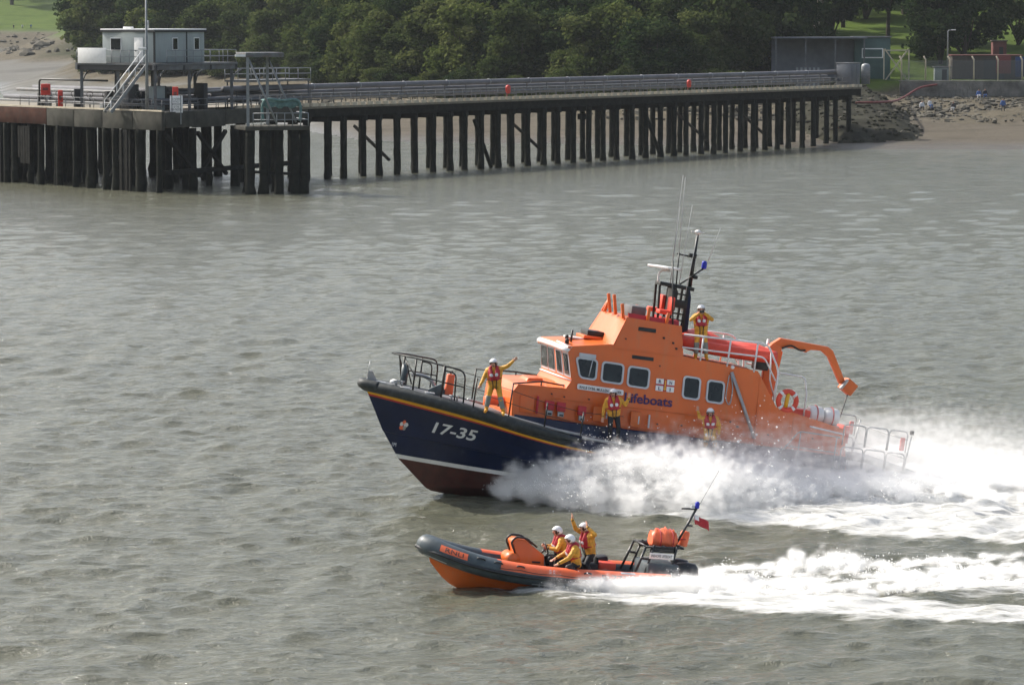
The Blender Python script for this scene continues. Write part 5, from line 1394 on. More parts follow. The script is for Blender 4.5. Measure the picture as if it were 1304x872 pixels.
MB().box((8.28, 0, 6.93), (0.62, 0.9, 0.07), M=Matrix.Rotation(0.5, 3, 'Z')).build('radar_scanner', M['white'], ms, bevel=0.025)
for i, (a, b, r_, m_, zt) in enumerate((((8.10, 1.46), (8.45, 1.3), 0.026, 'black', (4.62, 7.2)), ((7.86, 0.2), (7.92, 0.2), 0.024, 'black', (6.4, 7.45)))):
    MB().tube([(a[0], a[1], zt[0]), (b[0], b[1], zt[1])], r_, 6).build('aerial_base', M[m_], ms)
for P_ in ([(8.45, 1.3, 7.2), (8.52, 1.3, 9.9)], [(7.92, 0.2, 7.4), (8.08, 0.2, 9.85)], [(7.8, 0.3, 6.45), (7.75, 0.3, 9.0)], [(7.6, 0.35, 5.6), (7.45, 0.35, 8.1)], [(6.75, -0.3, 7.3), (6.5, -0.3, 8.4)], [(7.9, -0.3, 6.45), (7.95, -0.3, 8.9)]):
    MB().tube(P_, 0.01, 5, rs=[0.013, 0.006]).build('whip_aerial', M['aerial'], ms)

# ------------------------------------------------------------------ loose gear carried aboard (things of their own)
def aboard(name, loc, label, cat, group=None, rot=None):
    Mx = LM @ Matrix.Translation(loc)
    if rot is not None: Mx = Mx @ rot
    return empty(name, Mx, label, cat, group)
e = aboard('life_ring', (4.17, 1.80, 3.32), 'orange life ring with white bands hung on the aft cabin rail', 'life ring')
mb = MB(); P_ = [(0.30 * math.cos(a), 0, 0.30 * math.sin(a)) for a in np.linspace(0, 2 * math.pi, 33)[:-1]]; mb.tube(P_, 0.085, 10, closed=True); mb.build('ring', M['cover'], e)
for k in range(4):
    a0 = R(45 + 90 * k); MB().tube([(0.30 * math.cos(a), 0, 0.30 * math.sin(a)) for a in np.linspace(a0 - .14, a0 + .14, 5)], 0.092, 10).build('white_band', M['white'], e)
MB().tube([(0.0, 0.0, 0.25), (0.02, -0.03, -0.2)], 0.07, 8).build('ring_lamp', M['yellow'], e)
cn = []
for k, x in enumerate((2.98, 2.44)):
    e = aboard('liferaft_canister', (x, 1.25, 2.66), ('white liferaft canister with red straps nearer the life ring', 'white liferaft canister with red straps nearer the stern rail')[k], 'liferaft', 'liferaft canisters on the aft cabin')
    mb = MB(); mb.lathe([(0.0, -0.25), (0.21, -0.25), (0.27, -0.2), (0.29, 0.0), (0.27, 0.2), (0.21, 0.25), (0.0, 0.25)], 18, M=Matrix.Translation((0, 0, 0.3)) @ Matrix.Rotation(R(90), 4, 'Y')); mb.build('shell', M['white'], e)
    mb = MB(); mb.tube([(0, 0.297 * math.cos(a), 0.3 + 0.297 * math.sin(a)) for a in np.linspace(0, 6.283, 25)[:-1]], 0.018, 5, closed=True); mb.build('strap', M['redbox'], e)
    mb = MB(); mb.tube([(0.0, 0.0, 0.0)] * 1 + [(0, 0.0, 0.02)], 0.05, 5); MB().box((0, 0.0, 0.02), (0.5, 0.5, 0.05)).build('cradle', M['silver'], e)
    MB().lathe([(0.293, -0.012), (0.297, 0.0), (0.293, 0.012)], 18, M=Matrix.Translation((0, 0, 0.3)) @ Matrix.Rotation(R(90), 4, 'X') @ Matrix.Diagonal((0.86, 1, 1, 1))).build('seam', M['silver'], e)
# covered inflatable on the upper deck
e = aboard('daughter_inflatable', (6.2, 0.35, 4.35), 'red covered small inflatable boat stowed on the lifeboat upper deck', 'inflatable boat')
mb = MB(); rows = []
for i in range(17):
    t = i / 16; x = 1.55 - 3.3 * t
    hh_ = (0.30 + 0.12 * math.sin(3.1 * t) + 0.10 * math.sin(9 * t)) * (0.55 + 0.45 * math.sin(math.pi * min(1, 0.12 + t * 0.9)))
    ww = 0.75 * (0.45 + 0.55 * math.sin(math.pi * min(1.0, 0.25 + 0.6 * t)))
    rows.append([(x, ww * math.cos(a) * (1 + 0.06 * math.sin(5 * a + 7 * t)), 0.02 + 0.06 * math.sin(6 * t) + 0.25 + hh_ * math.sin(a) * (1 + 0.10 * math.sin(3 * a + 11 * t))) for a in np.linspace(-0.3, math.pi + 0.3, 17)])
mb.grid(rows); mb.add(rows[0], [tuple(range(17))], 0); mb.add(rows[-1], [tuple(range(17))], 0); mb.build('cover', M['cover'], e)
for yy in (0.7, -0.7): MB().tube(smooth_path([(1.6, yy * 0.4, 0.42), (1.0, yy, 0.30), (-0.5, yy * 1.05, 0.24), (-1.7, yy * 1.0, 0.25)], 6), 0.2, 12).build('tube', M['cover'], e)
MB().box((-1.35, 0.35, -0.02), (0.45, 0.5, 0.4)).build('outboard_engine', M['sternblack'], e, bevel=0.06)
MB().tube([(-1.72, -0.3, 0.3), (-1.75, -0.35, 0.75)], 0.05, 6).build('white_pole', M['wrail'], e)
e = aboard('orange_deck_bag', (14.9, 0.75, 2.10), 'upright orange buoyancy bag lashed to the foredeck rail', 'bag')
mb = MB(); mb.prism(rrect(0.26, 0.22, 0.06), lambda p: (p[0], p[1], 0.02), lambda p: (p[0] * 0.9, p[1] * 0.9, 0.66)); mb.build('bag', M['salmon'], e, bevel=0.03); MB().tube([(0, 0, 0.66), (0.02, 0, 0.72), (-0.05, 0, 0.76)], 0.025, 6).build('strap', M['black'], e)
e = aboard('orange_fender_roll', (13.3, 0.9, 1.98), 'orange roll lashed across the foredeck behind the waving crewman', 'fender')
MB().tube(smooth_path([(0.45, 0.1, 0.14), (0.2, 0.05, 0.16), (-0.2, 0, 0.15), (-0.5, 0, 0.14)], 4), 0.16, 12).build('roll', M['salmon'], e); MB().lathe([(0.0, -.03), (0.175, -.03), (0.175, .03), (0, .03)], 14, M=Matrix.Translation((0.0, 0.02, 0.155)) @ Matrix.Rotation(R(90), 4, 'Y')).build('strap', M['black'], e)
# ------------------------------------------------------------------ inshore inflatable lifeboat
RM = RIB.M
rib = empty('inshore_lifeboat', RM, 'grey and orange rigid inflatable lifeboat with three crew speeding past the larger boat', 'boat')
TC = np.array([tuple(v) for v in smooth_path([(0.30, 1.05, 0.20), (1.2, 1.07, 0.18), (2.6, 1.07, 0.17), (4.0, 1.06, 0.17), (5.2, 0.98, 0.23), (6.1, 0.80, 0.34), (6.8, 0.50, 0.50), (7.2, 0.22, 0.63), (7.36, 0, 0.68)], 8)])
TR = 0.275
def tube_frame(x):
    c = np.array([np.interp(x, TC[:, 0], TC[:, k]) for k in range(3)])
    d = np.array([np.interp(x + 0.05, TC[:, 0], TC[:, k]) - np.interp(x - 0.05, TC[:, 0], TC[:, k]) for k in range(3)])
    out = Vector((-d[1], d[0], 0)); out = out.normalized() if out.length > 1e-6 else Vector((1, 0, 0))
    if out.y < 0 and out.x <= 0: out = -out
    return Vector(c), out
def tube_pt(x, ang, off=0.0, s=1):
    c, o = tube_frame(x); r = TR + off
    p = c + o * (r * math.cos(ang)) + Vector((0, 0, r * math.sin(ang)))
    return Vector((p.x, p.y * s, p.z))
full = [tuple(p) for p in TC] + [(p[0], -p[1], p[2]) for p in TC[-2::-1]]
n = len(full); k = 18
path = [(-0.22, 1.04, 0.20), (-0.1, 1.04, 0.2)] + full + [(-0.1, -1.04, 0.2), (-0.22, -1.04, 0.20)]
rs = [0.03, 0.14] + [TR] * n + [0.14, 0.03]
tb = MB().tube(path, TR, k, rs=rs)
tb_o = tb.mesh('tube', [M['greytube'], M['salmon']])
for p in tb_o.polygons:
    c = p.center
    if 0.96 < c.x < 5.62:
        cz = np.interp(c.x, TC[:, 0], TC[:, 2]); cyy = np.interp(c.x, TC[:, 0], TC[:, 1])
        if c.z > cz + 0.02 and abs(c.y) > cyy - 0.16: p.material_index = 1
link('tube', tb_o, rib)
for s in (1, -1):
    MB().tube([tube_pt(x, -0.12, 0.015, s) for x in np.linspace(0.3, 7.0, 30)] + [(7.62, 0.05 * s, 0.62)], 0.045, 8).build('rubbing_strake', M['sternblack'], rib)
    for x0, x1 in ((6.84, 7.3), (4.1, 4.72)):
        mb = MB(); xs = np.linspace(x0, x1, 6)
        mb.grid([[tube_pt(x, -0.78, 0.008, s) for x in xs], [tube_pt(x, -0.92, 0.008, s) for x in xs]]); mb.build('reflective_strip', M['frame'], rib)
    mb = MB(); xs = np.linspace(6.36, 6.99, 10); mb.grid([[tube_pt(x, a, 0.008, s) for x in xs] for a in (0.22, 0.45, 0.68, 0.88)]); pt_ = mb.build('name_patch', M['salmon'], rib)
    lettering('lettering', 'RNLI', 0.42, 0.42, (lambda u, v, s=s: tube_pt(6.88 - u if s > 0 else 6.46 + u, 0.33 + v, 0.016, s)), M['blackletter'], pt_)
    for x in (5.05, 5.62, 6.05, 3.25, 1.5):
        mb = MB(); mb.tube(smooth_path([tube_pt(x - 0.1, 0.75, 0.0, s), tube_pt(x - 0.05, 0.75, 0.035, s), tube_pt(x + 0.05, 0.75, 0.035, s), tube_pt(x + 0.1, 0.75, 0, s)], 4), 0.022, 6); mb.build('grab_handle', M['sternblack'], rib)
    MB().tube([tube_pt(x, 0.42 - 0.12 * abs(math.sin(3.1 * x)), 0.012, s) for x in np.linspace(1.6, 5.6, 60)], 0.008, 4).build('lifeline', M['sternblack'], rib)
    mb = MB(); xs = np.linspace(1.92, 2.32, 4); mb.grid([[tube_pt(x, a, 0.007, s) for x in xs] for a in (1.0, 1.3)]); mb.build('grey_patch', M['frame'], rib)
    lettering('lettering', 'B-773', 0.70, 0.62, (lambda u, v, s=s: tube_pt(2.86 - u if s > 0 else 2.16 + u, 0.12 + v, 0.010, s)), M['blackletter'], rib)
    for du in (0, 0.10):
        for dv in (0, 0.24): lettering('service_mark', 'X', 0.07, 0.18, (lambda u, v, s=s: tube_pt(4.30 - du - u, 0.45 + dv + v, 0.01, s)), M['letter'], rib)
# rigid hull
ch = curve([(0.05, 0.92, -0.06), (2.0, 0.95, -0.08), (4.0, 0.94, -0.06), (5.2, 0.84, 0.0), (6.1, 0.62, 0.12), (6.7, 0.36, 0.25), (7.1, 0.14, 0.36), (7.26, 0.01, 0.40)], 24)
ks = curve([(0.05, 0, -0.50), (2.0, 0, -0.56), (4.0, 0, -0.60), (5.2, 0, -0.60), (5.9, 0, -0.55), (6.4, 0, -0.42), (6.8, 0, -0.20), (7.22, 0, 0.24)], 24)
mid = lerp(ch, ks, 0.45) + np.array([0, 0.05, -0.02]); mid[-1, 1] = 0.005
hl = MB()
for s in (1, -1):
    sc = np.array([1, s, 1]); hl.grid([[tuple(p) for p in c * sc] for c in (ch + np.array([0, 0.05, 0.10]), ch, mid, ks)], 0, True, flip=(s > 0))
hl.add([tuple(ch[0]), tuple(mid[0]), tuple(ks[0]), (mid[0][0], -mid[0][1], mid[0][2]), (ch[0][0], -ch[0][1], ch[0][2])], [(0, 1, 2, 3, 4)], 0, False)
hl.build('hull', M['orange'], rib, fix=True)
dk = MB(); xs = np.linspace(0.1, 6.9, 16)
dk.grid([[(x, f * (np.interp(x, TC[:, 0], TC[:, 1]) - 0.05), 0.10 + max(0, x - 5) * 0.17) for x in xs] for f in (1, 0, -1)]); dk.build('floor', M['sternblack'], rib)
# console
cs_ = MB(); cs_.prism([(5.16, 0.12), (5.16, 0.50), (4.98, 0.62), (5.12, 0.96), (5.00, 1.04), (4.76, 1.02), (4.20, 0.64), (4.16, 0.12)], lambda p: (p[0], 0.33 - 0.08 * (p[1] > 0.8), p[1]), lambda p: (p[0], -0.33 + 0.08 * (p[1] > 0.8), p[1]))
cn_ = cs_.build('console', M['orange'], rib, bevel=0.05, segs=3)
MB().lathe([(0.0, -0.36), (0.17, -0.36), (0.17, 0.36), (0.0, 0.36)], 16, M=Matrix.Translation((5.04, 0, 0.48)) @ Matrix.Rotation(R(90), 4, 'X')).build('console_drum', M['orange'], rib)
for s in (0.27, -0.27): MB().tube(round_path([(4.98, s, 0.60), (5.14, s, 0.94), (5.02, s, 1.07), (4.72, s, 1.06), (4.42, s, 0.84)], 0.08), 0.028, 7).build('console_bar', M['sternblack'], cn_)
MB().box((4.42, 0.335, 0.45), (0.22, 0.02, 0.05)).build('console_slot', M['sternblack'], cn_)
MB().tube([(4.12 + 0.06 * math.sin(a), 0.16 * math.cos(a) + 0.08, 0.80 + 0.15 * math.sin(a)) for a in np.linspace(0, 6.283, 17)[:-1]], 0.02, 6, closed=True).build('steering_wheel', M['sternblack'], cn_)
MB().tube([(4.25, 0.08, 0.65), (4.12, 0.08, 0.80)], 0.03, 6).build('steering_column', M['sternblack'], cn_)
for x, y in ((3.55, 0.05), (2.95, 0.0)):
    mb = MB(); mb.box((x, y, 0.30), (0.62, 0.34, 0.38)); mb.box((x - 0.28, y, 0.56), (0.07, 0.32, 0.22)); mb.build('jockey_seat', M['drysuit'], rib, bevel=0.05)
# stern gantry
gn = MB(); gn.tube([(0.1, 0, 0), (0.1, 0, 0.01)], 0.01, 4)
for s in (1, -1):
    gl = MB().tube([(1.77, 0.62 * s, 0.30), (1.50, 0.55 * s, 1.08)], 0.035, 7).build('gantry_leg', M['sternblack'], rib)
    MB().tube([(1.50, 0.62 * s, 0.30), (1.26, 0.55 * s, 1.14)], 0.032, 7).build('gantry_leg', M['sternblack'], rib); MB().tube([(0.78, 0.62 * s, 0.45), (0.62, 0.55 * s, 1.14)], 0.032, 7).build('gantry_leg', M['sternblack'], rib)
    MB().tube([(1.50, 0.55 * s, 1.08), (0.42, 0.50 * s, 1.10)], 0.035, 7).build('gantry_rail', M['sternblack'], rib); MB().tube([(1.62, 0.6 * s, 0.78), (1.40, 0.6 * s, 0.76)], 0.03, 7).build('gantry_rung', M['sternblack'], rib)
    MB().box((1.0, 0.5 * s, 1.02), (0.72, 0.06, 0.14)).build('gantry_panel', M['sternblack'], rib, bevel=0.02)
for x in (1.48, 0.95, 0.45): MB().tube([(x, 0.55, 1.10), (x, -0.55, 1.10)], 0.03, 7).build('gantry_crossbar', M['sternblack'], rib)
bd = MB().box((1.07, 0.66, 0.87), (0.68, 0.025, 0.16)).build('name_board', M['white'], rib, bevel=0.01)
lettering('lettering', 'INSHORE LIFEBOAT', 0.58, 0.075, lambda u, v: (1.36 - u, 0.676, 0.835 + v), M['blackletter'], bd, offset=0.01)
MB().tube([(0.52, 0, 1.05), (0.0, 0, 2.16)], 0.035, 8).build('mast', M['sternblack'], rib)
MB().tube([(0.02, 0, 2.12), (0.43, 0, 2.11)], 0.025, 6).build('mast_arm', M['sternblack'], rib); MB().box((0.12, 0, 2.17), (0.10, 0.08, 0.09)).build('mast_lamp', M['frame'], rib, bevel=0.01)
MB().lathe([(0.055, 0), (0.062, 0.03), (0.062, 0.15), (0.04, 0.18)], 12, M=Matrix.Translation((0.0, 0, 2.14))).build('blue_lamp', M['blue'], rib)
MB().tube([(0.0, 0.03, 2.14), (-0.5, 0.03, 3.2)], 0.006, 4).build('whip_aerial', M['sternblack'], rib); MB().box((0.16, 0.0, 1.66), (0.16, 0.1, 0.05)).build('mast_bracket', M['sternblack'], rib, bevel=0.01)
# cowled twin engines
for y in (0.36, -0.36):
    mb = MB(); mb.lathe([(0.0, 0), (0.20, 0.02), (0.25, 0.12), (0.24, 0.34), (0.18, 0.46), (0.0, 0.5)], 14, M=Matrix.Translation((0.25, y, 0.22)) @ Matrix.Diagonal((1.45, 0.85, 1, 1))); en = mb.build('outboard_cowl', M['sternblack'], rib)
    MB().box((0.02, y, -0.15), (0.22, 0.14, 0.85)).build('outboard_leg', M['sternblack'], en, bevel=0.03)
MB().box((1.0, 0.1, 0.40), (0.9, 1.3, 0.55)).build('stern_locker', M['greytube'], rib, bevel=0.08)
MB().box((2.35, -0.2, 0.42), (0.5, 0.5, 0.2)).build('equipment_bag', M['cover'], rib, bevel=0.05); MB().box((2.6, -0.55, 0.48), (0.8, 0.4, 0.22), M=Matrix.Rotation(0.2, 3, 'Y')).build('rope_bag', M['drysuit'], rib, bevel=0.07)
for x0, a0 in ((-0.05, 0.7),): MB().tube(smooth_path([tube_pt(0.35, 0.6, 0.0), (0.0, 1.2, 0.5), (-0.2, 1.15, 0.32), (-0.24, 1.1, 0.2)], 5), 0.018, 5).build('towing_strop', M['wrail'], rib)
# loose gear
def on_rib(name, loc, label, cat): return empty(name, RM @ Matrix.Translation(loc), label, cat)
e = on_rib('righting_bag', (0.88, 0.0, 1.14), 'crumpled orange airbag strapped on the stern gantry of the inflatable', 'airbag')
mb = MB(); rows = []; rr_ = random.Random(3)
for i in range(15):
    t = i / 14; x = 0.34 - 0.70 * t
    h_ = (0.10 + 0.17 * math.sin(math.pi * (0.15 + 0.7 * t)) + rr_.uniform(-.02, .04)) ; w_ = 0.36 * (0.65 + 0.35 * math.sin(math.pi * t))
    rows.append([(x, w_ * math.cos(a) * (1 + rr_.uniform(-.08, .08)), 0.10 + h_ * math.sin(a) * (1 + rr_.uniform(-.28, .24)) - 0.03 * math.cos(2 * a)) for a in np.linspace(0, 2 * math.pi, 15)[:-1]])
mb.grid(rows, closed=True); mb.add(rows[0], [tuple(range(14))], 0); mb.add(rows[-1], [tuple(range(14))], 0); mb.build('bag', M['salmon'], e)
for x in (0.15, -0.2): MB().tube([(x, 0.37 * math.cos(a), 0.10 + 0.29 * math.sin(a)) for a in np.linspace(0, 6.283, 17)[:-1]], 0.014, 5, closed=True).build('strap', M['vest'], e)
e = on_rib('orange_cylinder', (0.22, -0.25, 1.07), 'upright orange gas cylinder cover beside the mast of the inflatable', 'cylinder')
MB().lathe([(0.0, 0), (0.11, 0.0), (0.13, 0.03), (0.13, 0.36), (0.10, 0.41), (0.0, 0.42)], 14, M=Matrix.Rotation(R(-8), 4, 'Y')).build('shell', M['salmon'], e); MB().lathe([(0.135, 0.18), (0.135, 0.21)], 14).build('strap', M['vest'], e)
e = on_rib('red_ensign', (0.09, 0, 1.98), 'small red flag flying from the mast of the inflatable', 'flag')
mb = MB(); mb.grid([[(-0.02 - 0.44 * i / 10 - 0.05 * j / 4, 0.035 * math.sin(i * 0.9 + j * 0.3), -0.02 - 0.16 * (i / 10) ** 1.3 - 0.25 * j / 4 + 0.01 * math.sin(i)) for i in range(11)] for j in range(5)]); f_ = mb.build('cloth', M['vest'], e); f_.modifiers.new('thickness', 'SOLIDIFY').thickness = 0.006
mb = MB(); mb.grid([[(-0.03 - 0.44 * i / 10 - 0.05 * j / 4, 0.035 * math.sin(i * 0.9 + j * 0.3) + 0.008, -0.025 - 0.16 * (i / 10) ** 1.3 - 0.25 * j / 4 + 0.01 * math.sin(i)) for i in range(4)] for j in range(3)]); mb.build('canton', M['letter'], e)
# ------------------------------------------------------------------ people
def capsule(mb, a, b, ra, rb, n=10):
    a, b = Vector(a), Vector(b); d = b - a
    d = d.normalized() if d.length > 1e-6 else Vector((0, 0, 1))
    P, rs = [], []
    for t in (0.98, 0.75, 0.4): P.append(a - d * ra * t); rs.append(ra * math.sqrt(1 - t * t))
    P += [a, b]; rs += [ra, rb]
    for t in (0.4, 0.75, 0.98): P.append(b + d * rb * t); rs.append(rb * math.sqrt(1 - t * t))
    mb.tube(P, ra, n, rs=rs)
def fuse(name, bones, mats, voxel, parent, smooth=3):
    """bones: (a, b, ra, rb, material index); one continuous skin over all of them"""
    mb = MB()
    for a, b, ra, rb, m in bones: capsule(mb, a, b, ra, rb)
    me = mb.mesh(name, mats, fix=True)
    o = bpy.data.objects.new(name, me); COL.objects.link(o)
    r_ = o.modifiers.new('skin', 'REMESH'); r_.mode = 'VOXEL'; r_.voxel_size = voxel
    if smooth: s_ = o.modifiers.new('soft', 'SMOOTH'); s_.factor = 0.5; s_.iterations = smooth
    bpy.context.view_layer.update()
    out = bpy.data.meshes.new_from_object(o.evaluated_get(bpy.context.evaluated_depsgraph_get()))
    bpy.data.objects.remove(o)
    out.name = name; out.materials.clear()
    for m in mats: out.materials.append(m)
    nf = len(out.polygons)
    c = np.zeros(nf * 3); out.polygons.foreach_get('center', c); c = c.reshape(-1, 3)
    best = np.full(nf, 1e9); mi = np.zeros(nf, np.int32)
    for a, b, ra, rb, m in bones:
        a_, b_ = np.array(a), np.array(b); ab = b_ - a_; L2 = max((ab @ ab), 1e-9)
        t = np.clip(((c - a_) @ ab) / L2, 0, 1)
        d = np.linalg.norm(c - (a_ + t[:, None] * ab), axis=1) - (ra + (rb - ra) * t)
        if m == 5: d = d - 0.006
        k = d < best; best[k] = d[k]; mi[k] = m
    out.polygons.foreach_set('material_index', mi); out.polygons.foreach_set('use_smooth', np.ones(nf, bool))
    return link(name, out, parent)
def person(base, fwd, J, label, suit='yellowsuit', legs='yellowsuit', boots='boot', patch=True, group=None, jacket=True, helmet=True, voxel=0.0135, hatmat='helmet', scale=1.0, up=(0, 0, 1), jm='vest', cat='person', look=(1, 0, 0), skinl=False, hands=True):
    """base: world point on the ground; fwd: facing direction; J: joints as (forward, left, up) in metres"""
    up = Vector(up).normalized(); f = Vector(fwd); f = (f - up * f.dot(up)).normalized(); l = up.cross(f)
    Mx = Matrix(((f.x, l.x, up.x, base[0]), (f.y, l.y, up.y, base[1]), (f.z, l.z, up.z, base[2]), (0, 0, 0, 1))) @ Matrix.Diagonal((scale,) * 3 + (1,))
    e = empty('person', Mx, label, cat, group)
    V = {k: Vector(v) for k, v in J.items()}
    B = []
    add = lambda a, b, ra, rb, m: B.append((tuple(a), tuple(b), ra, rb, m))
    pel, che, nek, hed = V['pelvis'], V['chest'], V['neck'], V['head']
    for s in ('L', 'R'):
        sh, el, wr, hi, kn_, an = (V[q + s] for q in ('sh', 'el', 'wr', 'hip', 'kn', 'an'))
        toe = V.get('toe' + s, an + Vector((0.17, 0.02 if s == 'L' else -0.02, -0.04)))
        add(sh * 0.75 + che * 0.25, hi * 0.8 + pel * 0.2, 0.125, 0.125, 0)          # flank
        add(sh, el, 0.078, 0.062, 0); add(el, wr, 0.062, 0.045, 0)
        add(wr - (wr - el).normalized() * 0.02, wr, 0.047, 0.045, 6)
        add(hi, kn_, 0.105, 0.075, 1)
        if patch: add(kn_ + (hi - kn_) * 0.12, kn_ + (an - kn_) * 0.55, 0.087, 0.082, 4)
        add(kn_, an, 0.074, 0.058, 1); add(an, toe, 0.055, 0.045, 3)
        d = V.get('hand' + s, None); d = ((wr - el).normalized() if d is None else d.normalized())
        side = d.cross(Vector((1, 0, 0))); side = side.normalized() if side.length > 0.2 else d.cross(Vector((0, 0, 1))).normalized()
        nrm = side.cross(d).normalized()
        palm = wr + d * 0.085
        add(wr, palm, 0.026, 0.034, 2); add(wr + d * 0.06 + side * 0.02, palm + side * 0.024, 0.024, 0.02, 2); add(wr + d * 0.06 - side * 0.02, palm - side * 0.024, 0.024, 0.02, 2)
        cl = V.get('grip' + s) is not None
        for i, (off, ln) in enumerate(((-0.036, 0.07), (-0.012, 0.085), (0.012, 0.08), (0.036, 0.06))):
            k1 = palm + side * off + d * 0.02
            m1 = k1 + (d + side * off * 4).normalized() * ln * (0.5 if not cl else 0.35)
            t1 = m1 + ((d * 0.9 + nrm * 0.35) if not cl else (nrm * 0.9 - d * 0.2)).normalized() * ln * 0.55
            add(k1, m1, 0.0105, 0.0095, 2); add(m1, t1, 0.0095, 0.008, 2)
        th = wr + d * 0.03 - side * 0.034
        add(th, th + (d * 0.7 - side).normalized() * 0.055, 0.013, 0.011, 2); add(th + (d * 0.7 - side).normalized() * 0.055, th + (d * 0.7 - side).normalized() * 0.055 + d * 0.03, 0.011, 0.009, 2)
    add(V['shL'] * 0.6 + V['shR'] * 0.4, V['shR'] * 0.6 + V['shL'] * 0.4, 0.115, 0.115, 0)
    add(che, pel, 0.13, 0.13, 0); add(V['hipL'], V['hipR'], 0.11, 0.11, 1); add(che, nek, 0.09, 0.062, 0)
    add(nek, hed - Vector((0.01, 0, 0.04)), 0.058, 0.062, 2)
    lk = Vector(look).normalized(); sd = Vector((0, 0, 1)).cross(lk).normalized(); hu = lk.cross(sd).normalized()
    hp3 = lambda a, b, c: hed + lk * a + sd * b + hu * c
    add(hp3(-0.02, 0, 0.02), hp3(0.0, 0, 0.0), 0.092, 0.088, 7); add(hp3(0.02, 0, -0.01), hp3(0.035, 0, -0.075), 0.078, 0.048, 2)
    add(hp3(0.09, 0, 0.01), hp3(0.112, 0, -0.03), 0.012, 0.017, 2)
    for b in (-0.034, 0.034): add(hp3(0.088, b, 0.018), hp3(0.09, b, 0.018), 0.014, 0.014, 5)
    add(hp3(0.082, -0.022, -0.068), hp3(0.082, 0.022, -0.068), 0.009, 0.009, 5)
    for b in (-0.088, 0.088): add(hp3(-0.01, b, 0.01), hp3(-0.01, b, -0.03), 0.018, 0.014, 2)
    mats = [M[suit], M[legs], M['skin'], M[boots], M['greypatch'], M['hair'], M['drysuit' if legs == 'drysuit' else suit], M['hair']]
    fuse('body', B, mats, voxel, e)
    if helmet:
        mb = MB(); rows = []
        hm = Matrix(((lk.x, sd.x, hu.x), (lk.y, sd.y, hu.y), (lk.z, sd.z, hu.z)))
        vs, fs = [], []; nt_, npn = 9, 20
        for i in range(nt_ + 1):
            th = (math.pi * 0.70) * i / nt_
            for j in range(npn):
                ph = 2 * math.pi * j / npn
                front = math.cos(ph) > 0.30
                tt = min(th, math.pi * 0.43) if front else th
                vs.append(hed + hm @ Vector((0.134 * math.sin(tt) * math.cos(ph) - 0.012, 0.113 * math.sin(tt) * math.sin(ph), 0.125 * math.cos(tt) + 0.015)))
        for i in range(nt_):
            for j in range(npn): fs.append((i * npn + j, i * npn + (j + 1) % npn, (i + 1) * npn + (j + 1) % npn, (i + 1) * npn + j))
        mb.add(vs, fs, 0, True); h_ = mb.build('helmet', M[hatmat], e, fix=False); h_.modifiers.new('thickness', 'SOLIDIFY').thickness = 0.012
        mb = MB(); mb.tube([hed + hm @ Vector((0.125 * math.cos(a), 0.118 * math.sin(a), 0.05)) for a in np.linspace(-1.2, 1.2, 11)], 0.016, 6); mb.build('visor', M['frame'], h_)
        for b in (-0.115, 0.115): mb = MB(); mb.lathe([(0.0, -0.01), (0.025, -0.01), (0.025, 0.01), (0, 0.01)], 10, M=Matrix.Translation(hed + hm @ Vector((-0.01, b, -0.01))) @ hm.to_4x4() @ Matrix.Rotation(R(90), 4, 'X')); mb.build('ear_stud', M['black'], h_)
    if jacket:
        ax = (nek - pel).normalized(); left = (V['shL'] - V['shR']).normalized(); fr_ = left.cross(ax).normalized()
        Jb = []
        q = lambda a, b, c: pel + ax * c + fr_ * a + left * b
        H_ = (nek - pel).length
        for s in (1, -1):
            Jb.append((q(0.135, 0.075 * s, H_ * 0.35), q(0.14, 0.085 * s, H_ * 0.72), 0.062, 0.066, 0)); Jb.append((q(0.14, 0.085 * s, H_ * 0.72), q(0.05, 0.11 * s, H_ * 1.0), 0.064, 0.055, 0)); Jb.append((q(0.05, 0.11 * s, H_ * 1.0), q(-0.09, 0.06 * s, H_ * 1.02), 0.055, 0.055, 0))
            Jb.append((q(0.175, 0.08 * s, H_ * 0.60), q(0.175, 0.082 * s, H_ * 0.64), 0.05, 0.05, 1))
        Jb.append((q(-0.10, 0.06, H_ * 1.0), q(-0.10, -0.06, H_ * 1.0), 0.055, 0.055, 0)); Jb.append((q(-0.12, 0.0, H_ * 0.95), q(-0.13, 0.0, H_ * 0.40), 0.07, 0.06, 0)); Jb.append((q(-0.155, 0.03, H_ * 0.80), q(-0.155, -0.03, H_ * 0.80), 0.035, 0.035, 1))
        Jb.append((q(0.10, 0.05, H_ * 0.45), q(0.10, -0.05, H_ * 0.45), 0.095, 0.095, 0)); Jb.append((q(0.09, 0.10, H_ * 0.55), q(0.06, 0.13, H_ * 0.80), 0.085, 0.075, 0)); Jb.append((q(0.09, -0.10, H_ * 0.55), q(0.06, -0.13, H_ * 0.80), 0.085, 0.075, 0)); Jb.append((q(-0.08, 0.09, H_ * 0.55), q(-0.08, 0.10, H_ * 0.85), 0.08, 0.075, 0)); Jb.append((q(-0.08, -0.09, H_ * 0.55), q(-0.08, -0.10, H_ * 0.85), 0.08, 0.075, 0))
        ring = [(0.165 * math.cos(a), 0.215 * math.sin(a)) for a in np.linspace(0, 6.283, 15)]
        for (a0, b0), (a1, b1) in zip(ring[:-1], ring[1:]): Jb.append((q(a0, b0, H_ * 0.36), q(a1, b1, H_ * 0.36), 0.026, 0.026, 2))
        Jb = [(tuple(a), tuple(b), r1, r2, m) for a, b, r1, r2, m in Jb]
        jo = fuse('lifejacket', Jb, [M[jm], M['letter'], M['vest' if jm == 'vest' else 'black']], 0.017, e, 2)
        mb = MB()
        for s in (1, -1): mb.tube(smooth_path([q(0.19, 0.07 * s, H_ * 0.34), q(0.17, 0.05 * s, 0.02), V['hip' + ('L' if s > 0 else 'R')] * 0.5 + pel * 0.5 + Vector((0.12, 0, -0.12))], 4), 0.014, 5)
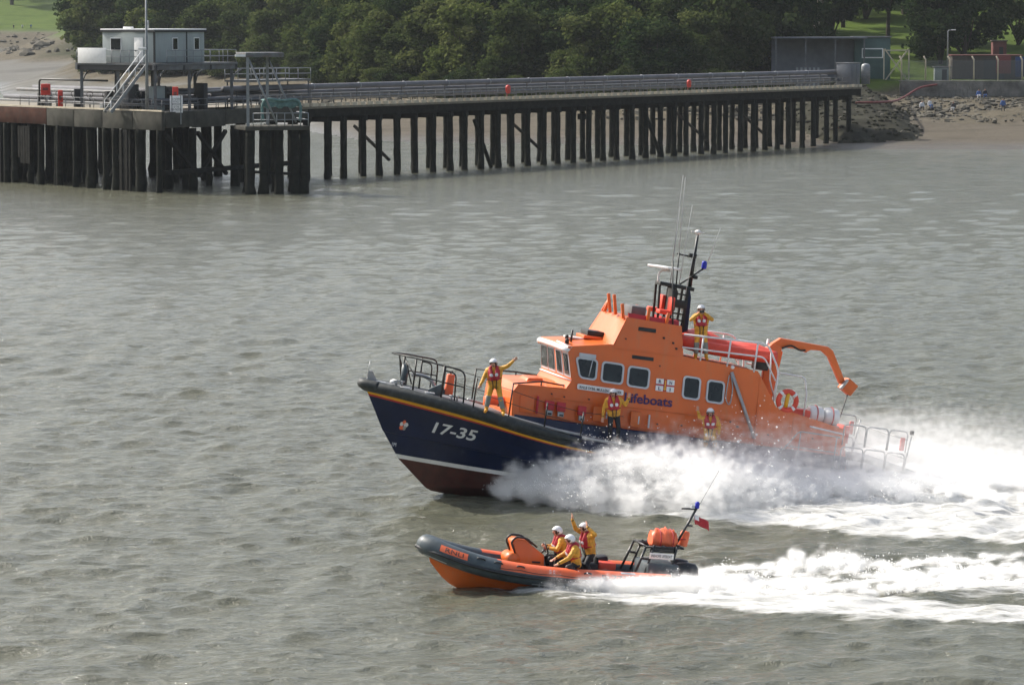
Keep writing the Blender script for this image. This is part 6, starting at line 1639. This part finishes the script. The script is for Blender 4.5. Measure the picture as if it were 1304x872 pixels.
        mb.build('crotch_strap', M['drysuit'], jo)
    return e
def stand(**k):
    J = dict(pelvis=(0, 0, 0.93), chest=(0, 0, 1.30), neck=(0.0, 0, 1.47), head=(0.03, 0, 1.61), shL=(0, 0.19, 1.40), shR=(0, -0.19, 1.40), elL=(-0.02, 0.30, 1.14), elR=(-0.02, -0.30, 1.14),
             wrL=(0.08, 0.32, 0.90), wrR=(0.08, -0.32, 0.90), hipL=(0, 0.10, 0.90), hipR=(0, -0.10, 0.90), knL=(0.03, 0.14, 0.49), knR=(0.03, -0.14, 0.49), anL=(0, 0.17, 0.09), anR=(0, -0.17, 0.09))
    J.update(k); return J
CAMDIR = Vector((0.0, -1, 0))
# crewman waving at the bow
b1 = LIFE.w((13.72, 2.22, 1.80))
person(b1 + Vector((0, 0, 0.0)), (-0.1, -1, 0), stand(pelvis=(0, 0.0, 0.92), chest=(0.02, -0.02, 1.29), neck=(0.04, -0.03, 1.46), head=(0.08, -0.04, 1.59), shL=(0, 0.17, 1.41), shR=(0.02, -0.22, 1.37),
       elL=(0.03, 0.40, 1.50), wrL=(0.06, 0.57, 1.66), elR=(0.05, -0.34, 1.13), wrR=(0.16, -0.43, 0.93), gripR=(0, 0, 0), hipL=(0, 0.10, 0.90), hipR=(0, -0.10, 0.90), knL=(0.08, 0.19, 0.46), knR=(0.05, -0.20, 0.50), anL=(0.02, 0.26, 0.06), anR=(0.0, -0.27, 0.14)),
       'crewman in yellow oilskins waving one arm on the foredeck of the large lifeboat')
# crewman in dark trousers by the name board
b2 = LIFE.w((9.88, 2.46, 1.46))
person(b2, (0.1, -1, 0), stand(pelvis=(0.0, 0, 0.84), chest=(0.04, -0.02, 1.19), neck=(0.06, -0.03, 1.36), head=(0.10, -0.03, 1.49), shL=(0.02, 0.18, 1.29), shR=(0.02, -0.21, 1.27), elL=(0.06, 0.36, 1.12), wrL=(0.16, 0.45, 1.34), handL=(0.1, 0.15, 1.0),
       elR=(0.0, -0.31, 1.02), wrR=(0.06, -0.35, 0.76), hipL=(0, 0.09, 0.80), hipR=(0, -0.09, 0.80), knL=(0.12, 0.13, 0.43), knR=(0.10, -0.12, 0.43), anL=(0, 0.13, 0.08), anR=(0, -0.13, 0.08)),
       'crewman in black trousers and red lifejacket under the name board of the lifeboat', legs='drysuit', boots='drysuit', patch=False, look=(1, -0.3, 0))
# crewman waving in the spray
b3 = LIFE.w((6.72, 2.55, 1.36))
person(b3, (0.0, -1, 0), stand(pelvis=(-0.02, 0, 0.76), chest=(0.05, 0, 1.09), neck=(0.08, 0, 1.25), head=(0.12, 0, 1.37), shL=(0.03, 0.19, 1.18), shR=(0.03, -0.19, 1.18), elR=(0.06, -0.33, 1.22), wrR=(0.10, -0.38, 1.40), handR=(0.05, -0.1, 1), elL=(0.0, 0.29, 0.95), wrL=(0.10, 0.27, 0.72),
       hipL=(0, 0.09, 0.73), hipR=(0, -0.09, 0.73), knL=(0.17, 0.14, 0.42), knR=(0.17, -0.14, 0.42), anL=(0, 0.15, 0.08), anR=(0, -0.15, 0.08)),
       'crewman in yellow oilskins raising one hand amid the spray on the side deck')
# crewman with a camera on the upper deck
b4 = LIFE.w((7.05, 1.30, 4.22))
person(b4, (0.05, -1, 0), stand(elL=(0.16, 0.33, 1.30), wrL=(0.26, 0.09, 1.50), elR=(0.16, -0.33, 1.30), wrR=(0.26, -0.09, 1.50), handL=(0.1, -0.6, 0.5), handR=(0.1, 0.6, 0.5), gripL=(0, 0, 0), gripR=(0, 0, 0)),
       'crewman in yellow oilskins holding a camera to his face on the upper deck')
ce = empty('camera_in_hands', Matrix.Translation(b4 + Vector((0.01, -0.32, 1.57))), 'small black camera held up by the crewman on the upper deck', 'camera')
MB().box((0, 0, 0), (0.14, 0.07, 0.09)).build('camera_body', M['black'], ce, bevel=0.01); MB().lathe([(0.033, 0), (0.036, 0.07), (0.03, 0.08)], 12, M=Matrix.Translation((0, -0.035, 0)) @ Matrix.Rotation(R(90), 4, 'X')).build('lens', M['black'], ce)
# inflatable's crew, joints given in the boat's own frame (x forward, y port)
def rib_person(bx, by, bz, J, label, **k):
    person(RM @ Vector((bx, by, bz)), RM.to_3x3() @ Vector((1, 0, 0)), J, label, legs='drysuit', boots='drysuit', patch=False, up=RM.to_3x3() @ Vector((0, 0, 1)), **k)
rib_person(3.62, 0.08, 0.12, dict(pelvis=(0.0, 0, 0.48), chest=(0.10, 0, 0.84), neck=(0.17, 0, 1.01), head=(0.24, 0, 1.15), shL=(0.13, 0.19, 0.94), shR=(0.13, -0.19, 0.94), elL=(0.26, 0.27, 0.70), elR=(0.26, -0.25, 0.70), wrL=(0.47, 0.15, 0.72), wrR=(0.47, -0.12, 0.74), gripL=(0, 0, 0), gripR=(0, 0, 0),
           hipL=(0, 0.10, 0.46), hipR=(0, -0.10, 0.46), knL=(0.40, 0.19, 0.44), knR=(0.40, -0.19, 0.44), anL=(0.30, 0.22, 0.08), anR=(0.30, -0.22, 0.08)),
           'helmsman in yellow jacket and white helmet gripping the wheel of the inflatable')
rib_person(3.42, 0.86, 0.10, dict(pelvis=(0.05, 0, 0.46), chest=(0.14, 0.02, 0.78), neck=(0.22, 0.02, 0.94), head=(0.30, 0.0, 1.07), shL=(0.18, 0.20, 0.86), shR=(0.14, -0.17, 0.88), elL=(0.36, 0.30, 0.62), elR=(0.33, -0.26, 0.66), wrL=(0.62, 0.30, 0.46), wrR=(0.52, -0.32, 0.52), gripL=(0, 0, 0),
           hipL=(0.05, 0.09, 0.44), hipR=(0.05, -0.10, 0.44), knL=(0.32, 0.16, 0.36), knR=(0.42, -0.16, 0.42), anL=(0.10, 0.28, 0.28), anR=(0.36, -0.30, 0.06)),
           'crew member leaning forward on the side tube of the inflatable holding its lifeline', look=(0.9, -0.3, -0.1))
rib_person(2.84, 0.05, 0.12, dict(pelvis=(0.02, 0, 0.66), chest=(0.10, 0, 1.00), neck=(0.20, 0, 1.16), head=(0.28, 0, 1.29), shL=(0.12, 0.19, 1.10), shR=(0.17, -0.18, 1.10), elL=(0.06, 0.36, 1.17), wrL=(0.24, 0.22, 1.34), handL=(0.15, -0.4, 0.7), elR=(0.42, -0.26, 1.22), wrR=(0.55, -0.22, 1.46), handR=(0.15, 0, 1),
           hipL=(0.02, 0.10, 0.62), hipR=(0.02, -0.10, 0.62), knL=(0.16, 0.16, 0.34), knR=(0.16, -0.16, 0.34), anL=(-0.02, 0.18, 0.08), anR=(-0.02, -0.18, 0.08)),
           'crew member standing astern in the inflatable waving one hand and holding the helmet')
# people on the shore
def shore_person(px, y, label, top, legs, sit=False, face=(0, -1, 0), hand=None, grp=None, dz=0.0):
    x = px_x(px, y); J = stand()
    if sit:
        for k in J: J[k] = (J[k][0] - (0.0 if k[:2] not in ('an', 'kn') else -0.35), J[k][1], max(0.08, J[k][2] - 0.50 if k[:2] not in ('an', 'kn') else (0.45 if k[:2] == 'kn' else 0.09)))
    if hand: J.update(hand)
    person((x, y, gz(x, y) + dz), face, J, label, suit=top, legs=legs, boots='cloth_d', patch=False, jacket=False, helmet=False, voxel=0.03, group=grp)
shore_person(1173, 441, 'beach goer in white top sitting on the rocks beside the jetty root', 'cloth_w', 'cloth_d', True, dz=0.3)
shore_person(1183, 443, 'beach goer in white top and dark shorts sitting apart on the rocks', 'cloth_w', 'cloth_b', True, face=(0.6, -1, 0), dz=0.3)
shore_person(1213, 440, 'beach goer in dark clothes sitting alone on the rocky beach', 'cloth_d', 'cloth_w', True, face=(-0.5, -1, 0), dz=0.3)
shore_person(1245, 460, 'person in blue top sitting at the foot of the sea wall', 'cloth_b', 'cloth_w', True, dz=0.2)
shore_person(1253, 461, 'person in dark top sitting at the foot of the sea wall', 'cloth_d', 'cloth_b', True, dz=0.2)
shore_person(1276, 440, 'person in blue top and dark trousers standing on the rocky beach', 'cloth_b', 'cloth_d', dz=0.15)
for px, lab, a, b in ((20, 'stroller in dark clothes on the grass bank across the bay', 'cloth_d', 'cloth_d'), (31, 'stroller in white top on the grass bank across the bay', 'cloth_w', 'cloth_d'), (42, 'stroller in blue top on the grass bank across the bay', 'cloth_b', 'cloth_d'), (80, 'stroller all in white on the grass bank across the bay', 'cloth_w', 'cloth_w')):
    shore_person(px, 1306 + px * 0.05, lab, a, b, dz=0.1)
# ------------------------------------------------------------------ spray: clouds of water drops
def spray_material():
    m = bpy.data.materials.new('spray_drops'); m.use_nodes = True
    nt = m.node_tree; N, Lk = nt.nodes, nt.links
    N.remove(N['Principled BSDF'])
    d = N.new('ShaderNodeBsdfDiffuse'); d.inputs['Color'].default_value = (0.97, 0.97, 0.955, 1)
    t = N.new('ShaderNodeBsdfTranslucent'); t.inputs['Color'].default_value = (0.97, 0.97, 0.955, 1)
    x = N.new('ShaderNodeMixShader'); x.inputs[0].default_value = 0.5
    Lk.new(d.outputs[0], x.inputs[1]); Lk.new(t.outputs[0], x.inputs[2]); Lk.new(x.outputs[0], N['Material Output'].inputs['Surface'])
    return m
SPRAY = spray_material()
ng = bpy.data.node_groups.new('drops', 'GeometryNodeTree')
ng.interface.new_socket('Geometry', in_out='INPUT', socket_type='NodeSocketGeometry'); ng.interface.new_socket('Geometry', in_out='OUTPUT', socket_type='NodeSocketGeometry')
gi, go = ng.nodes.new('NodeGroupInput'), ng.nodes.new('NodeGroupOutput')
mp_ = ng.nodes.new('GeometryNodeMeshToPoints'); na = ng.nodes.new('GeometryNodeInputNamedAttribute'); na.data_type = 'FLOAT'; na.inputs['Name'].default_value = 'rad'
sm_ = ng.nodes.new('GeometryNodeSetMaterial'); sm_.inputs['Material'].default_value = SPRAY
ng.links.new(gi.outputs[0], mp_.inputs['Mesh']); ng.links.new(na.outputs[0], mp_.inputs['Radius']); ng.links.new(mp_.outputs[0], sm_.inputs['Geometry']); ng.links.new(sm_.outputs[0], go.inputs[0])
def drops(name, P, rad, label):
    me = bpy.data.meshes.new(name); me.vertices.add(len(P)); me.vertices.foreach_set('co', P.astype(np.float32).ravel())
    a = me.attributes.new('rad', 'FLOAT', 'POINT'); a.data.foreach_set('value', rad.astype(np.float32))
    me.materials.append(SPRAY); me.update()
    o = link(name, me); md = o.modifiers.new('drops', 'NODES'); md.node_group = ng
    tag(o, label, 'spray', kind='stuff'); return o
sr = np.random.default_rng(77)
def plume(origin, aft, out, n_jets, per, a_rng, b0, va, vo, vz_of, spread=0.09, g=9.81, stream=0.45, tmax=1.0, rmul=1.0, apow=1.0):
    """ballistic jets thrown off the hull; returns points and radii"""
    P, Rr = [], []
    for j in range(n_jets):
        a = a_rng[0] + (a_rng[1] - a_rng[0]) * sr.random() ** apow; m = int(per * sr.uniform(0.3, 1.8))
        v_a, v_o = sr.uniform(*va), sr.uniform(*vo)
        v_z = vz_of(a) * sr.beta(2.2, 1.9)
        T = 2 * v_z / g * tmax
        if sr.random() < stream: t = sr.uniform(0.02, 1, m) * T * sr.uniform(0.4, 1)
        else: t = np.clip(sr.uniform(0.1, 1) * T + sr.normal(0, 0.06, m), 0.0, T)
        k = 1 + sr.normal(0, spread, (m, 3))
        A = a + v_a * k[:, 0] * t; O = b0(a) + v_o * k[:, 1] * t; Zp = v_z * k[:, 2] * t - 0.5 * g * t * t
        sp = sr.normal(0, 0.05, (m, 3)) * (0.4 + 2.2 * t[:, None])
        p = np.stack([origin[0] + aft[0] * A + out[0] * O, origin[1] + aft[1] * A + out[1] * O, origin[2] + Zp], 1) + sp
        P.append(p); Rr.append(np.clip(sr.lognormal(math.log(0.0058), 0.5, m), 0.002, 0.026) * rmul)
    P = np.concatenate(P); Rr = np.concatenate(Rr); k = P[:, 2] > -0.15
    return P[k], Rr[k]
def mist_material(name, dens, nscale, lo, hi):
    m = bpy.data.materials.new(name); m.use_nodes = True
    nt = m.node_tree; N, Lk = nt.nodes, nt.links
    N.remove(N['Principled BSDF'])
    v = N.new('ShaderNodeVolumePrincipled'); v.inputs['Color'].default_value = (0.995, 0.995, 0.99, 1); v.inputs['Anisotropy'].default_value = 0.35; v.inputs['Density Attribute'].default_value = ''
    at = N.new('ShaderNodeAttribute'); at.attribute_name = 'density'
    g = N.new('ShaderNodeNewGeometry'); nz = N.new('ShaderNodeTexNoise'); nz.inputs['Scale'].default_value = nscale; nz.inputs['Detail'].default_value = 5; nz.inputs['Roughness'].default_value = 0.68
    mp = N.new('ShaderNodeMapping'); mp.inputs['Rotation'].default_value = (0, R(20), R(-15)); mp.inputs['Scale'].default_value = (0.45, 1.2, 1.25)
    Lk.new(g.outputs['Position'], mp.inputs['Vector']); Lk.new(mp.outputs[0], nz.inputs['Vector'])
    mr = N.new('ShaderNodeMapRange'); mr.inputs['From Min'].default_value = lo; mr.inputs['From Max'].default_value = hi; mr.inputs['To Max'].default_value = dens
    Lk.new(nz.outputs['Fac'], mr.inputs['Value'])
    mu = N.new('ShaderNodeMath'); mu.operation = 'MULTIPLY'; Lk.new(at.outputs['Fac'], mu.inputs[0]); Lk.new(mr.outputs[0], mu.inputs[1])
    Lk.new(mu.outputs[0], v.inputs['Density']); Lk.new(v.outputs[0], N['Material Output'].inputs['Volume'])
    return m
def fog(name, P, Wt, lo, hi, voxel, material, label, sig=1.0):
    """fine water mist: the drops' own density gathered on a grid and shown as a volume"""
    lo, hi = np.array(lo, float), np.array(hi, float)
    n = np.ceil((hi - lo) / voxel).astype(int) + 1
    ix = np.rint((P - lo) / voxel).astype(int); ok = ((ix >= 0) & (ix < n)).all(1); ix = ix[ok]
    flat = ix[:, 0] + n[0] * (ix[:, 1] + n[1] * ix[:, 2])
    D = np.bincount(flat, weights=Wt[ok], minlength=int(np.prod(n))).reshape(n[2], n[1], n[0]) / voxel ** 3
    kk = np.exp(-0.5 * (np.arange(-3, 4) / sig) ** 2); kk /= kk.sum()
    for ax in range(3):
        acc = np.zeros_like(D)
        for q, w in zip(range(-3, 4), kk): acc += w * np.roll(D, q, axis=ax)
        D = acc
    D[:, :, :3] = 0; D[:, :, -3:] = 0; D[:, :3] = 0; D[:, -3:] = 0; D[-3:] = 0
    me = bpy.data.meshes.new(name); N_ = D.size; me.vertices.add(N_)
    cor = np.zeros((N_, 3), np.float32); cor[:] = (lo + hi) / 2; me.vertices.foreach_set('co', cor.ravel())
    a = me.attributes.new('dens', 'FLOAT', 'POINT'); a.data.foreach_set('value', D.astype(np.float32).ravel()); me.materials.append(material); me.update()
    g_ = bpy.data.node_groups.new(name, 'GeometryNodeTree')
    g_.interface.new_socket('Geometry', in_out='INPUT', socket_type='NodeSocketGeometry'); g_.interface.new_socket('Geometry', in_out='OUTPUT', socket_type='NodeSocketGeometry')
    X = g_.nodes.new; L_ = g_.links.new
    i_, o_ = X('NodeGroupInput'), X('NodeGroupOutput')
    pos = X('GeometryNodeInputPosition'); sb = X('ShaderNodeVectorMath'); sb.operation = 'SUBTRACT'; sb.inputs[1].default_value = tuple(lo); L_(pos.outputs[0], sb.inputs[0])
    sc = X('ShaderNodeVectorMath'); sc.operation = 'SCALE'; sc.inputs['Scale'].default_value = 1 / voxel; L_(sb.outputs[0], sc.inputs[0])
    ad = X('ShaderNodeVectorMath'); ad.operation = 'ADD'; ad.inputs[1].default_value = (0.5, 0.5, 0.5); L_(sc.outputs[0], ad.inputs[0])
    fl = X('ShaderNodeVectorMath'); fl.operation = 'FLOOR'; L_(ad.outputs[0], fl.inputs[0])
    sp = X('ShaderNodeSeparateXYZ'); L_(fl.outputs[0], sp.inputs[0])
    m1 = X('ShaderNodeMath'); m1.operation = 'MULTIPLY_ADD'; m1.inputs[1].default_value = float(n[1]); L_(sp.outputs[2], m1.inputs[0]); L_(sp.outputs[1], m1.inputs[2])
    m2 = X('ShaderNodeMath'); m2.operation = 'MULTIPLY_ADD'; m2.inputs[1].default_value = float(n[0]); L_(m1.outputs[0], m2.inputs[0]); L_(sp.outputs[0], m2.inputs[2])
    na_ = X('GeometryNodeInputNamedAttribute'); na_.data_type = 'FLOAT'; na_.inputs['Name'].default_value = 'dens'
    si = X('GeometryNodeSampleIndex'); si.data_type = 'FLOAT'; si.domain = 'POINT'; si.clamp = True
    L_(i_.outputs[0], si.inputs['Geometry']); L_(na_.outputs[0], si.inputs['Value']); L_(m2.outputs[0], si.inputs['Index'])
    vc = X('GeometryNodeVolumeCube'); L_(si.outputs[0], vc.inputs['Density'])
    vc.inputs['Min'].default_value = tuple(lo); vc.inputs['Max'].default_value = tuple(lo + (n - 1) * voxel)
    for q, nm in enumerate(('Resolution X', 'Resolution Y', 'Resolution Z')): vc.inputs[nm].default_value = int(n[q])
    sm = X('GeometryNodeSetMaterial'); sm.inputs['Material'].default_value = material
    L_(vc.outputs[0], sm.inputs['Geometry']); L_(sm.outputs[0], o_.inputs[0])
    o = link(name, me); md = o.modifiers.new('mist', 'NODES'); md.node_group = g_
    tag(o, label, 'spray', kind='stuff'); return o
def cloud(n, f, rmed=0.005):
    P = f(n); return P, np.clip(sr.lognormal(math.log(rmed), 0.35, len(P)), 0.002, 0.014)
def boat_axes(pose): return (-pose.h, pose.pt)
def outside_lifeboat(P):
    Li = np.array(LM.inverted()); loc = (np.c_[P, np.ones(len(P))] @ Li.T)[:, :3]
    x, y, z = loc[:, 0], np.abs(loc[:, 1]), loc[:, 2]
    cs = [chine, boot, kn, rub, sheer]
    zz = [np.interp(x, c[:, 0], c[:, 2]) for c in cs]
    yy = [np.where(x > c[-1, 0], 0.0, np.interp(x, c[:, 0], c[:, 1])) for c in cs]
    half = yy[0].copy()                                   # half breadth of the hull at the drop's own height
    for q in range(len(cs) - 1):
        t = np.clip((z - zz[q]) / np.maximum(zz[q + 1] - zz[q], 0.01), 0, 1); k = z > zz[q]
        half = np.where(k, yy[q] * (1 - t) + yy[q + 1] * t, half)
    inside = (x > -0.2) & (x < 17.3) & (y < half + 0.03) & (z < 1.45)
    cab_in = (x > 1.9) & (x < 13.1) & (y < 2.2) & (z < 4.3) & (z > 1.3)
    return ~(inside | cab_in)
def outside_rib(P):
    Li = np.array(RM.inverted()); loc = (np.c_[P, np.ones(len(P))] @ Li.T)[:, :3]
    return ~((loc[:, 0] > -0.2) & (loc[:, 0] < 7.4) & (np.abs(loc[:, 1]) < 1.37) & (loc[:, 2] < 1.2))
def gather(parts): return np.concatenate([q[0] for q in parts]), np.concatenate([q[1] for q in parts])
aft, out = boat_axes(LIFE); o1 = (-1.15, 108.25, 0.25)
hb = lambda a: float(np.interp(a, [0, 2.5, 5, 9, 14], [0.30, 1.3, 2.2, 2.65, 2.75]))
vz1 = lambda a: float(np.interp(a, [0, 0.8, 2.0, 4.0, 7, 12], [4.3, 5.2, 5.8, 4.6, 3.2, 2.4]))
S = []
S.append(plume(o1, aft, out, 900, 330, (-0.3, 4.5), hb, (2.5, 7.5), (1.0, 6.5), vz1, apow=1.5))
S.append(plume(o1, aft, out, 520, 330, (4.0, 13.0), hb, (2.5, 7.0), (0.8, 6.2), vz1))
S.append(plume(o1, aft, out, 240, 260, (13.0, 28.0), lambda a: sr.uniform(-1.5, 7.0), (1.0, 4.0), (-1, 3), lambda a: 1.4))
S.append(plume(o1, aft, -out, 40, 140, (8.0, 15.0), hb, (3, 7), (0.5, 3.0), lambda a: 2.6))
P, Q = gather(S); k = outside_lifeboat(P); P, Q = P[k], Q[k]
def mist(n):
    c = np.array([[8.0, 3.6, 1.0, 1.6, 1.0, 0.7], [10.5, 3.6, 1.1, 2.6, 1.2, 0.7], [14.5, 2.8, 1.0, 2.4, 1.6, 0.7], [17.0, 1.5, 0.4, 2.0, 1.6, 0.45], [20.0, 1.5, 0.2, 2.4, 2.3, 0.3], [14.5, -3.0, 0.8, 2.0, 1.0, 0.6]])
    w = sr.choice(len(c), n, p=[.20, .22, .22, .14, .10, .12]); q = c[w]; d = sr.normal(size=(n, 3)) * q[:, 3:] + q[:, :3]
    d[:, 2] = np.abs(d[:, 2])
    return np.stack([o1[0] + aft[0] * d[:, 0] + out[0] * d[:, 1], o1[1] + aft[1] * d[:, 0] + out[1] * d[:, 1], d[:, 2]], 1)
Pm = mist(90000); Pm = Pm[outside_lifeboat(Pm)]
sub = sr.random(len(P)) < 0.60
fr_ = plume(o1, aft, out, 320, 150, (-0.3, 12.0), hb, (2.0, 8.5), (0.8, 8.0), lambda a: vz1(a) * 1.12, spread=0.16, rmul=1.55, apow=1.4); kf = outside_lifeboat(fr_[0])
drops('bow_spray', np.concatenate([P[sub], fr_[0][kf]]), np.concatenate([Q[sub], fr_[1][kf]]), 'great white sheet of spray thrown up along the side of the large lifeboat')
MISTA = mist_material('spray_mist', 2.3, 4.4, 0.40, 0.66)
FW = 0.0058
fog('bow_spray_mist', np.concatenate([P, Pm]), np.concatenate([np.full(len(P), FW), np.full(len(Pm), 0.0005)]), (-2.3, 96.0, -0.25), (20.5, 118.5, 2.9), 0.07, MISTA, 'billowing white mist inside the spray beside the large lifeboat', 0.75)
aft, out = boat_axes(RIB); o2 = (-0.3, 90.15, 0.0)
hb2 = lambda a: float(np.interp(a, [0, 1.5, 4], [0.3, 0.85, 1.2]))
S = []
S.append(plume(o2, aft, out, 300, 160, (0.2, 5.0), hb2, (2.0, 6.0), (0.4, 3.0), lambda a: 2.8, rmul=0.8))
S.append(plume(o2, aft, -out, 80, 130, (0.5, 5.0), hb2, (2.0, 6.0), (0.4, 2.2), lambda a: 2.2, rmul=0.8))
S.append(plume(o2, aft, out, 330, 190, (4.8, 15.0), lambda a: sr.uniform(-1.6, 3.2), (0.5, 3.5), (-0.6, 1.5), lambda a: float(np.interp(a, [5, 8, 9.5, 11, 14], [1.4, 1.5, 1.8, 1.5, 1.3])), rmul=0.8))
S.append(plume(o2, aft, -out, 26, 150, (8.0, 10.2), lambda a: sr.uniform(0.4, 1.6), (0.3, 1.8), (-0.3, 0.7), lambda a: 3.2, rmul=0.8))
n1_ = len(S[0][0]); P, Q = gather(S); Wr = np.full(len(P), 0.0008); Wr[:n1_] = 0.0005; k = outside_rib(P); P, Q, Wr = P[k], Q[k], Wr[k]
sub = sr.random(len(P)) < 0.5
fr_ = plume(o2, aft, out, 120, 90, (0.2, 14.0), lambda a: hb2(a) if a < 5 else sr.uniform(-1.6, 3.2), (1.0, 6.0), (0.2, 3.0), lambda a: 2.6, spread=0.16, rmul=1.5); kf = outside_rib(fr_[0])
drops('wake_spray', np.concatenate([P[sub], fr_[0][kf]]), np.concatenate([Q[sub], fr_[1][kf]]), 'low white spray along the side and stern of the inflatable')
fog('wake_spray_mist', P, Wr, (-2, 82.5, -0.25), (16.5, 96.5, 1.6), 0.05, MISTA, 'soft white mist inside the wake of the inflatable', 0.75)

# ------------------------------------------------------------------ the hazy air of the estuary
hm_ = bpy.data.materials.new('hazy_air'); hm_.use_nodes = True
hn = hm_.node_tree.nodes; hn.remove(hn['Principled BSDF'])
hv = hn.new('ShaderNodeVolumePrincipled'); hv.inputs['Color'].default_value = (0.86, 0.93, 1.0, 1); hv.inputs['Density'].default_value = HAZE; hv.inputs['Anisotropy'].default_value = 0.0
hm_.node_tree.links.new(hv.outputs[0], hn['Material Output'].inputs['Volume'])
hz = MB().box((0, 4520, 70), (5400, 9160, 160)).build('haze', hm_, None); tag(hz, 'thin pale blue haze in the air over the estuary', 'haze', kind='stuff')
